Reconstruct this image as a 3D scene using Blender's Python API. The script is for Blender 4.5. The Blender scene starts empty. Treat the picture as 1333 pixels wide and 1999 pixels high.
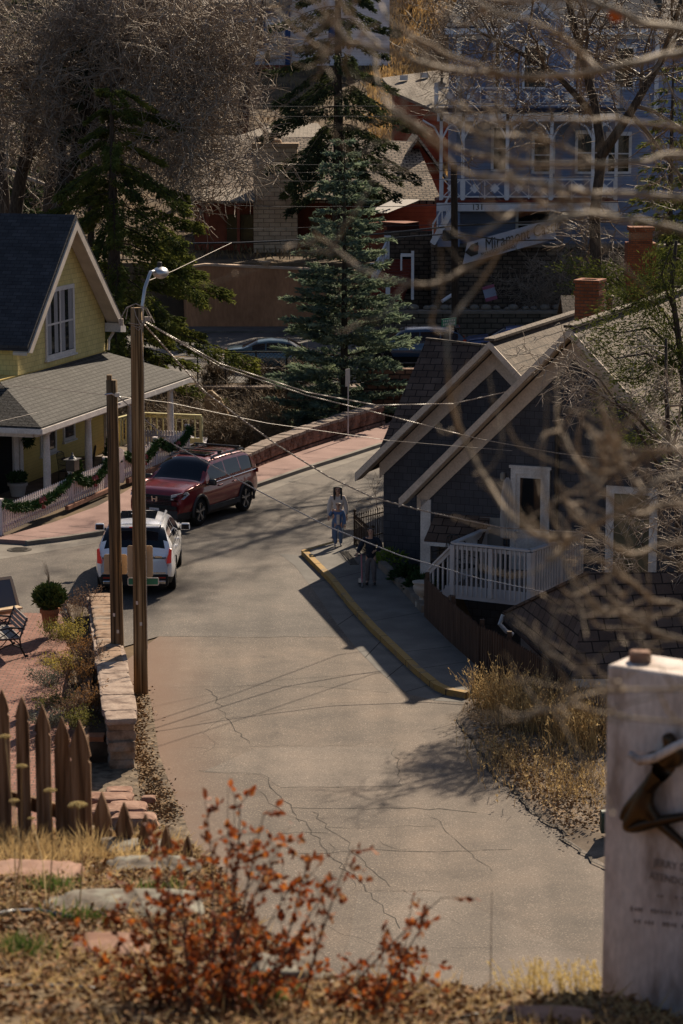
import bpy, bmesh, math, random
import numpy as np
from mathutils import Vector, Matrix
random.seed(7); RNG = np.random.default_rng(11)
R = math.radians
sc = bpy.context.scene
COL = sc.collection
# ---------------------------------------------------------------- camera, world, sun, exposure
FPX = 4721.0; CAMZ = 12.9; PITCH = math.atan(849.5/FPX)
CU, CX, CY = 1.0, 666.5, 999.5
cam_d = bpy.data.cameras.new('camera'); cam = bpy.data.objects.new('camera', cam_d); COL.objects.link(cam)
cam_d.sensor_fit = 'HORIZONTAL'; cam_d.sensor_width = 24.0; cam_d.lens = 85.0
cam_d.clip_start = 0.3; cam_d.clip_end = 1500
cam.location = (0, 0, CAMZ); cam.rotation_euler = (math.pi/2 - PITCH, 0, 0)
cam_d.dof.use_dof = True; cam_d.dof.focus_distance = 62.0; cam_d.dof.aperture_fstop = 5.0
sc.camera = cam
SUN_AZ = math.atan2(0.40, 0.92); SUN_EL = R(34)
wd = bpy.data.worlds.new('World'); sc.world = wd; wd.use_nodes = True
nt = wd.node_tree; bg = nt.nodes['Background']
sky = nt.nodes.new('ShaderNodeTexSky'); sky.sky_type = 'NISHITA'; sky.sun_disc = False
sky.sun_elevation = SUN_EL; sky.sun_rotation = SUN_AZ; sky.altitude = 900; sky.dust_density = 2.5; sky.air_density = 0.9
nt.links.new(sky.outputs['Color'], bg.inputs['Color']); bg.inputs['Strength'].default_value = 0.054
sd = bpy.data.lights.new('sun', 'SUN'); sd.energy = 5.0; sd.angle = R(0.53); sd.color = (1.0, 0.84, 0.64)
sun = bpy.data.objects.new('sun', sd); COL.objects.link(sun)
sdir = Vector((math.sin(SUN_AZ)*math.cos(SUN_EL), math.cos(SUN_AZ)*math.cos(SUN_EL), math.sin(SUN_EL)))
sun.rotation_euler = sdir.to_track_quat('Z', 'Y').to_euler(); sun.location = (20, 40, 60)
sc.view_settings.view_transform = 'Standard'; sc.view_settings.look = 'None'
sc.view_settings.exposure = 0.74; sc.view_settings.gamma = 1.0
sc.render.engine = 'CYCLES'
sc.cycles.max_bounces = 6; sc.cycles.diffuse_bounces = 3; sc.cycles.glossy_bounces = 3
sc.cycles.transmission_bounces = 4; sc.cycles.transparent_max_bounces = 8
sc.cycles.use_denoising = True
sc.cycles.caustics_reflective = False; sc.cycles.caustics_refractive = False

# ---------------------------------------------------------------- survey helpers: photo pixel -> world point
def ray(px, py):
    a = (px-CX)/FPX; b = (CY-py)/FPX
    cp, sp = math.cos(PITCH), math.sin(PITCH)
    return Vector((a, cp + b*sp, -sp + b*cp))
def G(px, py, z=0.0):
    d = ray(px, py); t = (z-CAMZ)/d.z; return Vector((d.x*t, d.y*t, z))
def D(px, py, y):
    d = ray(px, py); t = y/d.y; return Vector((d.x*t, y, CAMZ + d.z*t))
def lin(h):
    h = h.lstrip('#'); c = [int(h[i:i+2], 16)/255 for i in (0, 2, 4)]
    return tuple((v/12.92 if v <= .04045 else ((v+.055)/1.055)**2.4) for v in c) + (1,)
def col(c):
    if isinstance(c, str): return lin(c)
    return tuple(c)+(1,) if len(c) == 3 else tuple(c)

# ---------------------------------------------------------------- materials
MATS = {}
def newmat(name):
    m = bpy.data.materials.new(name); m.use_nodes = True
    return m, m.node_tree, m.node_tree.nodes['Principled BSDF']
def N(t, kind, **kw):
    n = t.nodes.new(kind)
    for k, v in kw.items():
        if hasattr(n, k): setattr(n, k, v)
        else: n.inputs[k].default_value = v
    return n
def ramp(t, fac, stops):
    r = t.nodes.new('ShaderNodeValToRGB')
    e = r.color_ramp.elements
    while len(e) < len(stops): e.new(0.5)
    for el, (p, c) in zip(e, stops): el.position = p; el.color = col(c)
    t.links.new(fac, r.inputs['Fac']); return r.outputs['Color']
def coords(t, kind='Object', scale=(1, 1, 1)):
    tc = t.nodes.new('ShaderNodeTexCoord'); mp = t.nodes.new('ShaderNodeMapping')
    mp.inputs['Scale'].default_value = scale
    t.links.new(tc.outputs[kind], mp.inputs['Vector']); return mp.outputs['Vector']
def mixc(t, a, b, fac, mode='MIX'):
    m = t.nodes.new('ShaderNodeMix'); m.data_type = 'RGBA'; m.blend_type = mode
    for sck, v in (('A', a), ('B', b)):
        s = [i for i in m.inputs if i.name == sck and i.type == 'RGBA'][0]
        if hasattr(v, 'links'): t.links.new(v, s)
        else: s.default_value = col(v)
    f = m.inputs[0]
    if hasattr(fac, 'links'): t.links.new(fac, f)
    else: f.default_value = fac
    return [o for o in m.outputs if o.type == 'RGBA'][0]
def bump(t, bs, h, strength, dist=0.02):
    b = t.nodes.new('ShaderNodeBump'); b.inputs['Strength'].default_value = strength; b.inputs['Distance'].default_value = dist
    t.links.new(h, b.inputs['Height']); t.links.new(b.outputs['Normal'], bs.inputs['Normal'])
def pm(name, c1, c2=None, scale=3.0, rough=0.8, bmp=0.0, metal=0.0, stretch=(1, 1, 1), detail=6, lo=.35, hi=.65, coat=0.0, c3=None, fine=0, spec=0.5, bd=.02, transl=0.0):
    if name in MATS: return MATS[name]
    m, t, b = newmat(name)
    b.inputs['Roughness'].default_value = rough; b.inputs['Metallic'].default_value = metal
    b.inputs['Coat Weight'].default_value = coat; b.inputs['Specular IOR Level'].default_value = spec if rough < .55 or spec != .5 else .2
    v = coords(t, 'Object', stretch)
    n = N(t, 'ShaderNodeTexNoise', Scale=scale, Detail=detail); t.links.new(v, n.inputs['Vector'])
    c2 = c2 or c1
    stops = [(lo, c1), (hi, c2)] if c3 is None else [(lo, c1), ((lo+hi)/2, c2), (hi, c3)]
    c = ramp(t, n.outputs['Fac'], stops)
    if fine:
        n2 = N(t, 'ShaderNodeTexNoise', Scale=fine, Detail=2); t.links.new(v, n2.inputs['Vector'])
        g = ramp(t, n2.outputs['Fac'], [(.3, (.86, .86, .86)), (.7, (1.12, 1.12, 1.12))])
        c = mixc(t, c, g, 1.0, 'MULTIPLY')
    t.links.new(c, b.inputs['Base Color'])
    if bmp: bump(t, b, n.outputs['Fac'], bmp, bd)
    if transl:
        tr = t.nodes.new('ShaderNodeBsdfTranslucent'); t.links.new(c, tr.inputs['Color'])
        mx = t.nodes.new('ShaderNodeMixShader'); mx.inputs[0].default_value = transl
        out = t.nodes['Material Output']
        t.links.new(b.outputs[0], mx.inputs[1]); t.links.new(tr.outputs[0], mx.inputs[2]); t.links.new(mx.outputs[0], out.inputs['Surface'])
    MATS[name] = m; return m
def brickm(name, c1, c2, mortar, w, h, msz=.01, rough=.85, bmp=.4, off=.5, noise=.5, nscale=2.0, squash=1.0, bias=0.0, smooth=.1):
    """unit pattern in metres on the mesh's own UV (u along the wall, v up it)"""
    if name in MATS: return MATS[name]
    m, t, b = newmat(name); b.inputs['Roughness'].default_value = rough; b.inputs['Specular IOR Level'].default_value = .2
    v = coords(t, 'UV')
    dn = N(t, 'ShaderNodeTexNoise', Scale=3.0, Detail=3)
    t.links.new(v, dn.inputs['Vector'])
    vm = t.nodes.new('ShaderNodeVectorMath'); vm.operation = 'MULTIPLY_ADD'
    vm.inputs[1].default_value = (.03*noise*h*8, .03*noise*h*8, 0); t.links.new(dn.outputs['Color'], vm.inputs[0]); t.links.new(v, vm.inputs[2])
    br = N(t, 'ShaderNodeTexBrick', offset=off, squash=squash)
    br.inputs['Scale'].default_value = 1.0; br.inputs['Brick Width'].default_value = w; br.inputs['Row Height'].default_value = h
    br.inputs['Mortar Size'].default_value = msz; br.inputs['Mortar Smooth'].default_value = smooth; br.inputs['Bias'].default_value = bias
    br.inputs['Color1'].default_value = col(c1); br.inputs['Color2'].default_value = col(c2); br.inputs['Mortar'].default_value = col(mortar)
    t.links.new(vm.outputs[0], br.inputs['Vector'])
    n = N(t, 'ShaderNodeTexNoise', Scale=nscale, Detail=8); t.links.new(v, n.inputs['Vector'])
    g = ramp(t, n.outputs['Fac'], [(.25, (1-noise*.7,)*3), (.75, (1+noise*.5,)*3)])
    c = mixc(t, br.outputs['Color'], g, 1.0, 'MULTIPLY'); t.links.new(c, b.inputs['Base Color'])
    if bmp:
        mt = t.nodes.new('ShaderNodeMath'); mt.operation = 'MULTIPLY_ADD'; mt.inputs[1].default_value = -1.0
        n3 = N(t, 'ShaderNodeTexNoise', Scale=14.0, Detail=4); t.links.new(v, n3.inputs['Vector'])
        t.links.new(br.outputs['Fac'], mt.inputs[0]); t.links.new(n3.outputs['Fac'], mt.inputs[2]); bump(t, b, mt.outputs[0], bmp, .03)
    MATS[name] = m; return m
def sidingm(name, c1, c2, pitch=.12, rough=.7, bmp=.8):
    """lapped boards: a saw-tooth profile along v"""
    if name in MATS: return MATS[name]
    m, t, b = newmat(name); b.inputs['Roughness'].default_value = rough; b.inputs['Specular IOR Level'].default_value = .25
    v = coords(t, 'UV'); sx = t.nodes.new('ShaderNodeSeparateXYZ'); t.links.new(v, sx.inputs[0])
    d = N(t, 'ShaderNodeMath', operation='DIVIDE'); d.inputs[1].default_value = pitch; t.links.new(sx.outputs['Y'], d.inputs[0])
    f = N(t, 'ShaderNodeMath', operation='FRACT'); t.links.new(d.outputs[0], f.inputs[0])
    inv = N(t, 'ShaderNodeMath', operation='SUBTRACT'); inv.inputs[0].default_value = 1.0; t.links.new(f.outputs[0], inv.inputs[1])
    n = N(t, 'ShaderNodeTexNoise', Scale=1.3, Detail=7); t.links.new(v, n.inputs['Vector'])
    c = ramp(t, n.outputs['Fac'], [(.35, c1), (.65, c2)])
    jn = ramp(t, f.outputs[0], [(0, (.55, .55, .55)), (.10, (1, 1, 1))])
    c = mixc(t, c, jn, 1.0, 'MULTIPLY'); t.links.new(c, b.inputs['Base Color'])
    bump(t, b, inv.outputs[0], bmp, .02); MATS[name] = m; return m
def woodm(name, c1, c2, rough=.85, sx=18, sz=1.2, bmp=.35, c3=None):
    return pm(name, c1, c2, scale=1.0, rough=rough, bmp=bmp, stretch=(sx, sx, sz), detail=8, c3=c3)
def glassm(name, c=(.02, .025, .03), rough=.06):
    if name in MATS: return MATS[name]
    m, t, b = newmat(name); b.inputs['Base Color'].default_value = col(c); b.inputs['Roughness'].default_value = rough
    b.inputs['Specular IOR Level'].default_value = .4; MATS[name] = m; return m
def emitm(name, c, s):
    if name in MATS: return MATS[name]
    m, t, b = newmat(name); b.inputs['Base Color'].default_value = col(c); b.inputs['Emission Color'].default_value = col(c)
    b.inputs['Emission Strength'].default_value = s; b.inputs['Roughness'].default_value = .3; MATS[name] = m; return m

# ---------------------------------------------------------------- objects
XF = {}
def tag(o, label=None, cat=None, group=None, kind=None):
    if label: o['label'] = label
    if cat: o['category'] = cat
    if group: o['group'] = group
    if kind: o['kind'] = kind
    return o
def thing(name, label, cat, loc=(0, 0, 0), rz=0.0, group=None):
    o = bpy.data.objects.new(name, None); COL.objects.link(o); o.empty_display_size = .2
    o.location = loc; o.rotation_euler = (0, 0, rz); XF[o.name] = (Vector(loc), rz)
    return tag(o, label, cat, group)
def root_of(o):
    while o.parent: o = o.parent
    return o
def to_local(o, V):
    """world coordinates -> the frame of a thing"""
    r = root_of(o); loc, rz = XF.get(r.name, (Vector((0, 0, 0)), 0))
    V = np.asarray(V, float) - np.array(loc)
    c, s = math.cos(-rz), math.sin(-rz)
    W = V.copy(); W[:, 0] = V[:, 0]*c - V[:, 1]*s; W[:, 1] = V[:, 0]*s + V[:, 1]*c
    return W
def link_mesh(name, V, F, mats, parent=None, smooth=False, world=False, midx=None, uv=True):
    V = np.asarray(V, float).reshape(-1, 3)
    if world and parent is not None: V = to_local(parent, V)
    me = bpy.data.meshes.new(name); me.from_pydata([tuple(v) for v in V], [], [tuple(int(i) for i in f) for f in F]) if not isinstance(F, np.ndarray) else mesh_np(me, V, F)
    for m in (mats if isinstance(mats, (list, tuple)) else [mats]): me.materials.append(m)
    if midx is not None: me.polygons.foreach_set('material_index', np.asarray(midx, np.int32))
    if smooth: me.polygons.foreach_set('use_smooth', np.ones(len(me.polygons), bool))
    if uv and len(me.polygons) < 60000: auto_uv(me)
    me.update()
    o = bpy.data.objects.new(name, me); COL.objects.link(o)
    if parent is not None: o.parent = parent
    return o
def mesh_np(me, V, F):
    nv, (nf, k) = len(V), F.shape
    me.vertices.add(nv); me.vertices.foreach_set('co', V.astype(np.float32).ravel())
    me.loops.add(nf*k); me.loops.foreach_set('vertex_index', F.astype(np.int32).ravel())
    me.polygons.add(nf); me.polygons.foreach_set('loop_start', np.arange(0, nf*k, k, dtype=np.int32))
    me.polygons.foreach_set('loop_total', np.full(nf, k, np.int32)); me.update(calc_edges=True)
def auto_uv(me):
    uvl = me.uv_layers.new(name='UVMap').data
    out = np.zeros((len(me.loops), 2), np.float32); Z = Vector((0, 0, 1))
    for p in me.polygons:
        n = p.normal
        if abs(n.z) > .985: tx, bx = Vector((1, 0, 0)), Vector((0, 1, 0))
        else: tx = Z.cross(n).normalized(); bx = n.cross(tx)
        for li in p.loop_indices:
            co = me.vertices[me.loops[li].vertex_index].co; out[li] = (co.dot(tx), co.dot(bx))
    uvl.foreach_set('uv', out.ravel())

class MB:
    """collects shapes; build() links them as ONE mesh object"""
    def __init__(s): s.V = []; s.F = []; s.M = []; s.mi = 0
    def add(s, V, F):
        o = len(s.V); s.V += [tuple(v) for v in V]; s.F += [tuple(i+o for i in f) for f in F]; s.M += [s.mi]*len(F); return s
    def box(s, c, size, ax=None, taper=1.0):
        """c = centre, size = full extents, ax = optional 3 axes"""
        ax = ax or (Vector((1, 0, 0)), Vector((0, 1, 0)), Vector((0, 0, 1))); c = Vector(c)
        V = []
        for k in (-1, 1):
            q = 1.0 if k < 0 else taper
            for i, j in ((-1, -1), (1, -1), (1, 1), (-1, 1)):
                V.append(c + ax[0]*(i*size[0]/2*q) + ax[1]*(j*size[1]/2*q) + ax[2]*(k*size[2]/2))
        return s.add(V, [(3, 2, 1, 0), (4, 5, 6, 7), (0, 1, 5, 4), (1, 2, 6, 5), (2, 3, 7, 6), (3, 0, 4, 7)])
    def bar(s, a, b, w, h=None, up=(0, 0, 1)):
        a, b = Vector(a), Vector(b); d = (b-a); L = d.length; d.normalize(); h = h or w
        up = Vector(up); x = up.cross(d)
        if x.length < 1e-4: x = Vector((1, 0, 0)).cross(d)
        x.normalize(); y = d.cross(x)
        return s.box((a+b)/2, (w, h, L), (x, y, d))
    def prism(s, poly, vec):
        """poly = 3-D outline, vec = extrusion"""
        vec = Vector(vec); P = [Vector(p) for p in poly]; n = len(P)
        nrm = Vector((0, 0, 0))
        for i in range(n): nrm += P[i].cross(P[(i+1) % n])
        if nrm.dot(vec) < 0: P = P[::-1]
        V = P + [p+vec for p in P]
        return s.add(V, [tuple(range(n-1, -1, -1)), tuple(range(n, 2*n))] + [(i, (i+1) % n, (i+1) % n+n, i+n) for i in range(n)])
    def quad(s, *P): return s.add(P, [tuple(range(len(P)))])
    def lathe(s, prof, c=(0, 0, 0), n=16, ax=None, cap=True):
        ax = ax or (Vector((1, 0, 0)), Vector((0, 1, 0)), Vector((0, 0, 1))); c = Vector(c)
        V = []; F = []
        for r, z in prof:
            for i in range(n):
                a = 2*math.pi*i/n; V.append(c + ax[0]*(r*math.cos(a)) + ax[1]*(r*math.sin(a)) + ax[2]*z)
        for k in range(len(prof)-1):
            for i in range(n): j = (i+1) % n; F.append((k*n+i, k*n+j, (k+1)*n+j, (k+1)*n+i))
        if cap: F.append(tuple(range(n-1, -1, -1))); F.append(tuple(range((len(prof)-1)*n, len(prof)*n)))
        return s.add(V, F)
    def tube(s, pts, r, n=8, cap=True):
        V, F = tube_arr([Vector(p) for p in pts], r, n, cap); return s.add(V, F)
    def sphere(s, c, r, n=12, m=8, sc=(1, 1, 1)):
        prof = [(math.sin(math.pi*k/m), -math.cos(math.pi*k/m)) for k in range(m+1)]
        V = []; F = []; c = Vector(c)
        for q, z in prof:
            for i in range(n): a = 2*math.pi*i/n; V.append(c + Vector((q*math.cos(a)*sc[0], q*math.sin(a)*sc[1], z*sc[2]))*r)
        for k in range(m):
            for i in range(n): j = (i+1) % n; F.append((k*n+i, k*n+j, (k+1)*n+j, (k+1)*n+i))
        return s.add(V, F)
    def build(s, name, mats, parent=None, smooth=False, world=False, bevel=0.0):
        o = link_mesh(name, s.V, s.F, mats, parent, smooth, world, s.M)
        if bevel:
            md = o.modifiers.new('bevel', 'BEVEL'); md.width = bevel; md.segments = 2; md.limit_method = 'ANGLE'; md.angle_limit = R(40)
        return o
def tube_arr(P, r, n, cap=True):
    m = len(P); rs = r if hasattr(r, '__len__') else [r]*m
    V = []; F = []; ref = None
    for i, p in enumerate(P):
        t = (P[min(i+1, m-1)] - P[max(i-1, 0)]).normalized()
        if ref is None: ref = Vector((0, 0, 1)) if abs(t.z) < .9 else Vector((1, 0, 0)); x = ref.cross(t).normalized()
        else: x = (x - t*x.dot(t)).normalized()
        y = t.cross(x)
        for k in range(n): a = 2*math.pi*k/n; V.append(p + x*(rs[i]*math.cos(a)) + y*(rs[i]*math.sin(a)))
    for i in range(m-1):
        for k in range(n): j = (k+1) % n; F.append((i*n+k, i*n+j, (i+1)*n+j, (i+1)*n+k))
    if cap: F.append(tuple(range(n-1, -1, -1))); F.append(tuple(range((m-1)*n, m*n)))
    return V, F
def tubes_np(P, rad, n=3):
    """many polylines at once. P (B,K,3), rad (B,K) -> V, quad F"""
    P = np.asarray(P, float); B, K, _ = P.shape
    T = np.empty_like(P); T[:, 1:-1] = P[:, 2:]-P[:, :-2]; T[:, 0] = P[:, 1]-P[:, 0]; T[:, -1] = P[:, -1]-P[:, -2]
    T /= np.linalg.norm(T, axis=2, keepdims=True)+1e-9
    ref = np.where(np.abs(T[:, :1, 2:3]) < .9, np.array([[[0, 0, 1.]]]), np.array([[[1., 0, 0]]]))
    X = np.cross(np.broadcast_to(ref, T.shape), T); X /= np.linalg.norm(X, axis=2, keepdims=True)+1e-9; Y = np.cross(T, X)
    a = 2*np.pi*np.arange(n)/n
    V = P[:, :, None] + rad[:, :, None, None]*(X[:, :, None]*np.cos(a)[None, None, :, None] + Y[:, :, None]*np.sin(a)[None, None, :, None])
    idx = np.arange(B*K*n).reshape(B, K, n); nx = np.roll(idx, -1, axis=2)
    F = np.stack([idx[:, :-1], nx[:, :-1], nx[:, 1:], idx[:, 1:]], axis=-1).reshape(-1, 4)
    return V.reshape(-1, 3), F
class NPB:
    """numpy twin of MB for thousands of quads"""
    def __init__(s): s.V = []; s.F = []; s.n = 0
    def add(s, V, F): s.V.append(V); s.F.append(F+s.n); s.n += len(V); return s
    def build(s, name, mat, parent=None, smooth=False, world=True):
        return link_mesh(name, np.concatenate(s.V), np.concatenate(s.F), mat, parent, smooth, world, uv=False)
def unit(a): return a/(np.linalg.norm(a, axis=-1, keepdims=True)+1e-9)
def blades(P, Dr, L, W, side=None):
    """flat pointed leaves: base P, direction Dr, length L, width W"""
    n = len(P); Dr = unit(Dr); q = RNG.normal(size=(n, 3)) if side is None else side
    S = unit(np.cross(Dr, q)); L = np.broadcast_to(L, (n,))[:, None]; W = np.broadcast_to(W, (n,))[:, None]
    V = np.stack([P, P+Dr*L*.5+S*W*.5, P+Dr*L, P+Dr*L*.5-S*W*.5], axis=1).reshape(-1, 3)
    return V, np.arange(n*4).reshape(n, 4)
def copy_tree(o, parent=None):
    c = o.copy(); COL.objects.link(c); c.parent = parent
    for ch in list(o.children): copy_tree(ch, c)
    if parent is None and o.name in XF: XF[c.name] = XF[o.name]
    return c
def text(name, s, size, mat, parent, loc, ax, up, ext=.004, shear=0.0, align='CENTER', sx=1.0):
    """lettering as a mesh; loc = centre in world, ax = reading direction, up = upward"""
    cu = bpy.data.curves.new(name, 'FONT'); cu.body = s; cu.size = size; cu.extrude = ext; cu.shear = shear; cu.align_x = align; cu.align_y = 'CENTER'
    cu.resolution_u = 2
    t = bpy.data.objects.new(name, cu); COL.objects.link(t); bpy.context.view_layer.update()
    me = bpy.data.meshes.new_from_object(t.evaluated_get(bpy.context.evaluated_depsgraph_get())); COL.objects.unlink(t); bpy.data.objects.remove(t)
    ax = Vector(ax).normalized(); up = Vector(up); up = (up-ax*up.dot(ax)).normalized(); nz = ax.cross(up); loc = Vector(loc)
    V = [loc + ax*(v.co.x*sx) + up*v.co.y + nz*v.co.z for v in me.vertices]; F = [tuple(p.vertices) for p in me.polygons]
    bpy.data.meshes.remove(me)
    return link_mesh(name, V, F, mat, parent, world=True)
def ground_poly(name, px, mat, z, kind='structure', thick=0.0, parent=None, world_pts=None):
    P = world_pts or [G(a, b, z) for a, b in px]
    P = [Vector((p[0], p[1], z)) for p in P]
    mb = MB()
    if thick: mb.prism([p - Vector((0, 0, thick)) for p in P], (0, 0, thick))
    else:
        ar = sum(P[i].x*P[(i+1) % len(P)].y - P[(i+1) % len(P)].x*P[i].y for i in range(len(P)))
        mb.quad(*(P if ar > 0 else P[::-1]))
    o = mb.build(name, mat, parent); 
    if kind: tag(o, kind=kind)
    return o
from mathutils import noise as MN
def rock_mesh(mb, c, size, seed, sub=3, amp=.16, flat=.5, freq=1.6, rz=0.0):
    bm = bmesh.new(); bmesh.ops.create_icosphere(bm, subdivisions=sub, radius=1.0); off = Vector((seed*3.7, seed*1.3, seed*.7)); V = []
    for v in bm.verts:
        p = v.co.copy(); q = p.normalized()
        for a in range(3): p[a] = math.copysign(abs(p[a])**flat, p[a])
        p *= 1 + amp*MN.noise(q*freq+off) + amp*.5*MN.noise(q*freq*3+off) + amp*.25*MN.noise(q*freq*8+off)
        x, y = p.x*size[0]/2, p.y*size[1]/2; cr, sr = math.cos(rz), math.sin(rz); V.append(Vector(c) + Vector((x*cr-y*sr, x*sr+y*cr, p.z*size[2]/2)))
    mb.add(V, [tuple(v.index for v in f.verts) for f in bm.faces]); bm.free()
# ================================================================ THE SETTING: ground, streets, pavements
def smooth(a, b, v):
    t = np.clip((v-a)/(b-a), 0, 1); return t*t*(3-2*t)
EDGE_X = [-9, -2.2, -1.5, -1.05, -0.75, -0.45, -0.13, 0.9, 1.3, 1.8, 4, 9]
EDGE_Y = [16.5, 15.9, 15.8, 15.4, 13.8, 11.2, 9.3, 9.0, 9.6, 10.6, 13.0, 14]
def ground_z(x, y):
    x = np.asarray(x, float); y = np.asarray(y, float)
    z = np.full(np.broadcast(x, y).shape, -.03)
    # lower lot behind the dark fence on the right
    fx = np.interp(y, [40, 45.7, 51, 57, 62, 70], [7.6, 5.2, 3.55, 2.25, 3.2, 5.6])
    z = z - 2.6*smooth(.1, .9, x-fx)*smooth(38, 44, y)*(1-smooth(58, 62, y))
    # sunken yard behind the pink pavement
    wx = np.interp(y, [70, 78, 84.8, 92, 104], [-6, -2.0, 1.2, 3.5, 9])
    z = z - 2.1*smooth(.3, 1.4, wx-x)*smooth(84.5, 87, y)*(1-smooth(101.0, 101.8, y))*smooth(-14, -9, x)
    # hillside behind the far street
    z = z + np.where(y > 126.2, 3.35, 0)*(1-smooth(10, 12, x)) + smooth(10, 12, x)*(smooth(119.6, 120.1, y)*1.2 + smooth(124.5, 126.5, y)*2.8)
    z = z + np.clip(y-142, 0, None)*.16 + np.clip(y-205, 0, 60)*.30 + np.clip(y-230, 0, 80)*.2
    # the bank the photographer stands on
    ye = np.interp(x, EDGE_X, EDGE_Y)
    zp = 9.62 - .238*(y-8) - .045*np.clip(x, -3, 6) - .35*np.clip(x-1.0, 0, 4)
    zb = np.where(y < ye, zp, 9.62-.238*(ye-8) - .045*np.clip(x, -3, 6) - .35*np.clip(x-1.0, 0, 4) - (y-ye)*.95)
    return np.maximum(z, zb)
def gz(x, y): return float(ground_z(x, y))
def grid_sheet(name, xs, ys, mat, noise=.0, kind='structure', fn=None):
    X, Y = np.meshgrid(xs, ys); Z = (fn or ground_z)(X, Y) + noise*RNG.normal(size=X.shape)
    V = np.stack([X, Y, Z], -1).reshape(-1, 3); nx, ny = len(xs), len(ys)
    i = np.arange(nx*ny).reshape(ny, nx)
    F = np.stack([i[:-1, :-1], i[:-1, 1:], i[1:, 1:], i[1:, :-1]], -1).reshape(-1, 4)
    o = link_mesh(name, V, F, mat, smooth=True, uv=False); tag(o, kind=kind); return o
m_dirt = pm('dirt', (.055, .038, .025), (.13, .095, .065), scale=2.2, rough=.95, bmp=.6, fine=18)
m_bank = pm('bank soil', (.045, .03, .018), (.12, .085, .05), scale=6, rough=.95, bmp=.8, fine=45, c3=(.17, .12, .065))
m_hill = pm('hill soil', (.05, .035, .022), (.16, .105, .055), scale=.35, rough=.95, bmp=.4, fine=4)
grid_sheet('ground', np.concatenate([np.linspace(-220, -16, 24), np.linspace(-15, 12, 82), np.linspace(13, 220, 24)]), np.concatenate([np.linspace(22, 130, 217), np.linspace(132, 520, 60)]), m_hill)
grid_sheet('bank', np.linspace(-7, 7, 141), np.concatenate([np.linspace(2, 24, 200)]), m_bank, noise=.012)
# --- asphalt: a smooth newer sheet beyond the joint, worn chip seal on this side
def asphalt(name, base, dark, warm, speck, big=.35, dust=False):
    m, t, b = newmat(name); b.inputs['Roughness'].default_value = .8; b.inputs['Specular IOR Level'].default_value = .25
    v = coords(t, 'Object'); n = N(t, 'ShaderNodeTexNoise', Scale=big, Detail=5); t.links.new(v, n.inputs['Vector'])
    c = ramp(t, n.outputs['Fac'], [(.35, dark), (.55, base), (.72, warm)])
    n2 = N(t, 'ShaderNodeTexNoise', Scale=30, Detail=4, Roughness=.9); t.links.new(v, n2.inputs['Vector'])
    g = ramp(t, n2.outputs['Fac'], [(.33, (1-speck*1.5,)*3), (.67, (1+speck*1.5,)*3)]); c = mixc(t, c, g, 1.0, 'MULTIPLY')
    vo = N(t, 'ShaderNodeTexVoronoi', Scale=55); t.links.new(v, vo.inputs['Vector'])
    pw = N(t, 'ShaderNodeMath', operation='GREATER_THAN'); pw.inputs[1].default_value = .94
    sp = t.nodes.new('ShaderNodeSeparateColor'); t.links.new(vo.outputs['Color'], sp.inputs[0]); t.links.new(sp.outputs[0], pw.inputs[0])
    pf = N(t, 'ShaderNodeMath', operation='MULTIPLY'); pf.inputs[1].default_value = .30; t.links.new(pw.outputs[0], pf.inputs[0])
    c = mixc(t, c, (.50, .41, .32), pf.outputs[0]) if speck > .2 else c
    # oil darkened wheel tracks and blotches
    n5 = N(t, 'ShaderNodeTexNoise', Scale=.9, Detail=6, Roughness=.65); t.links.new(v, n5.inputs['Vector'])
    c = mixc(t, c, ramp(t, n5.outputs['Fac'], [(.32, (.72, .71, .71)), (.5, (1, 1, 1)), (.68, (1.18, 1.15, 1.12))]), 1.0, 'MULTIPLY')
    n6 = N(t, 'ShaderNodeTexNoise', Scale=2.6, Detail=7, Roughness=.7); t.links.new(v, n6.inputs['Vector'])
    c = mixc(t, c, ramp(t, n6.outputs['Fac'], [(.30, (.62, .61, .61)), (.40, (.95, .95, .95)), (.60, (1, 1, 1)), (.72, (1.16, 1.13, 1.1))]), 1.0, 'MULTIPLY')
    st = t.nodes.new('ShaderNodeMapping'); st.inputs['Scale'].default_value = (1.15, .06, 1); st.inputs['Rotation'].default_value = (0, 0, .10); t.links.new(v, st.inputs['Vector'])
    n7 = N(t, 'ShaderNodeTexNoise', Scale=1.0, Detail=2); t.links.new(st.outputs[0], n7.inputs['Vector'])
    c = mixc(t, c, ramp(t, n7.outputs['Fac'], [(.38, (.82, .81, .80)), (.58, (1.05, 1.05, 1.05))]), 1.0, 'MULTIPLY')
    if dust:      # red dust washed along the left edge of the lane
        sx = t.nodes.new('ShaderNodeSeparateXYZ'); t.links.new(v, sx.inputs[0]); ma = N(t, 'ShaderNodeMath', operation='MULTIPLY_ADD'); ma.inputs[1].default_value = .105
        t.links.new(sx.outputs['Y'], ma.inputs[0]); t.links.new(sx.outputs['X'], ma.inputs[2]); mb_ = N(t, 'ShaderNodeMath', operation='MULTIPLY_ADD'); mb_.inputs[1].default_value = 1.2; t.links.new(n5.outputs['Fac'], mb_.inputs[0]); t.links.new(ma.outputs[0], mb_.inputs[2])
        mr = N(t, 'ShaderNodeMapRange'); mr.inputs['From Min'].default_value = 3.2; mr.inputs['From Max'].default_value = 1.9; t.links.new(mb_.outputs[0], mr.inputs['Value'])
        mq = N(t, 'ShaderNodeMath', operation='MULTIPLY'); mq.inputs[1].default_value = .75; t.links.new(mr.outputs[0], mq.inputs[0]); c = mixc(t, c, (.15, .082, .05), mq.outputs[0])
    t.links.new(c, b.inputs['Base Color']); bump(t, b, n2.outputs['Fac'], .5, .008); return m
m_asph = asphalt('asphalt', (.100, .084, .071), (.078, .066, .057), (.118, .099, .083), .32)
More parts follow.
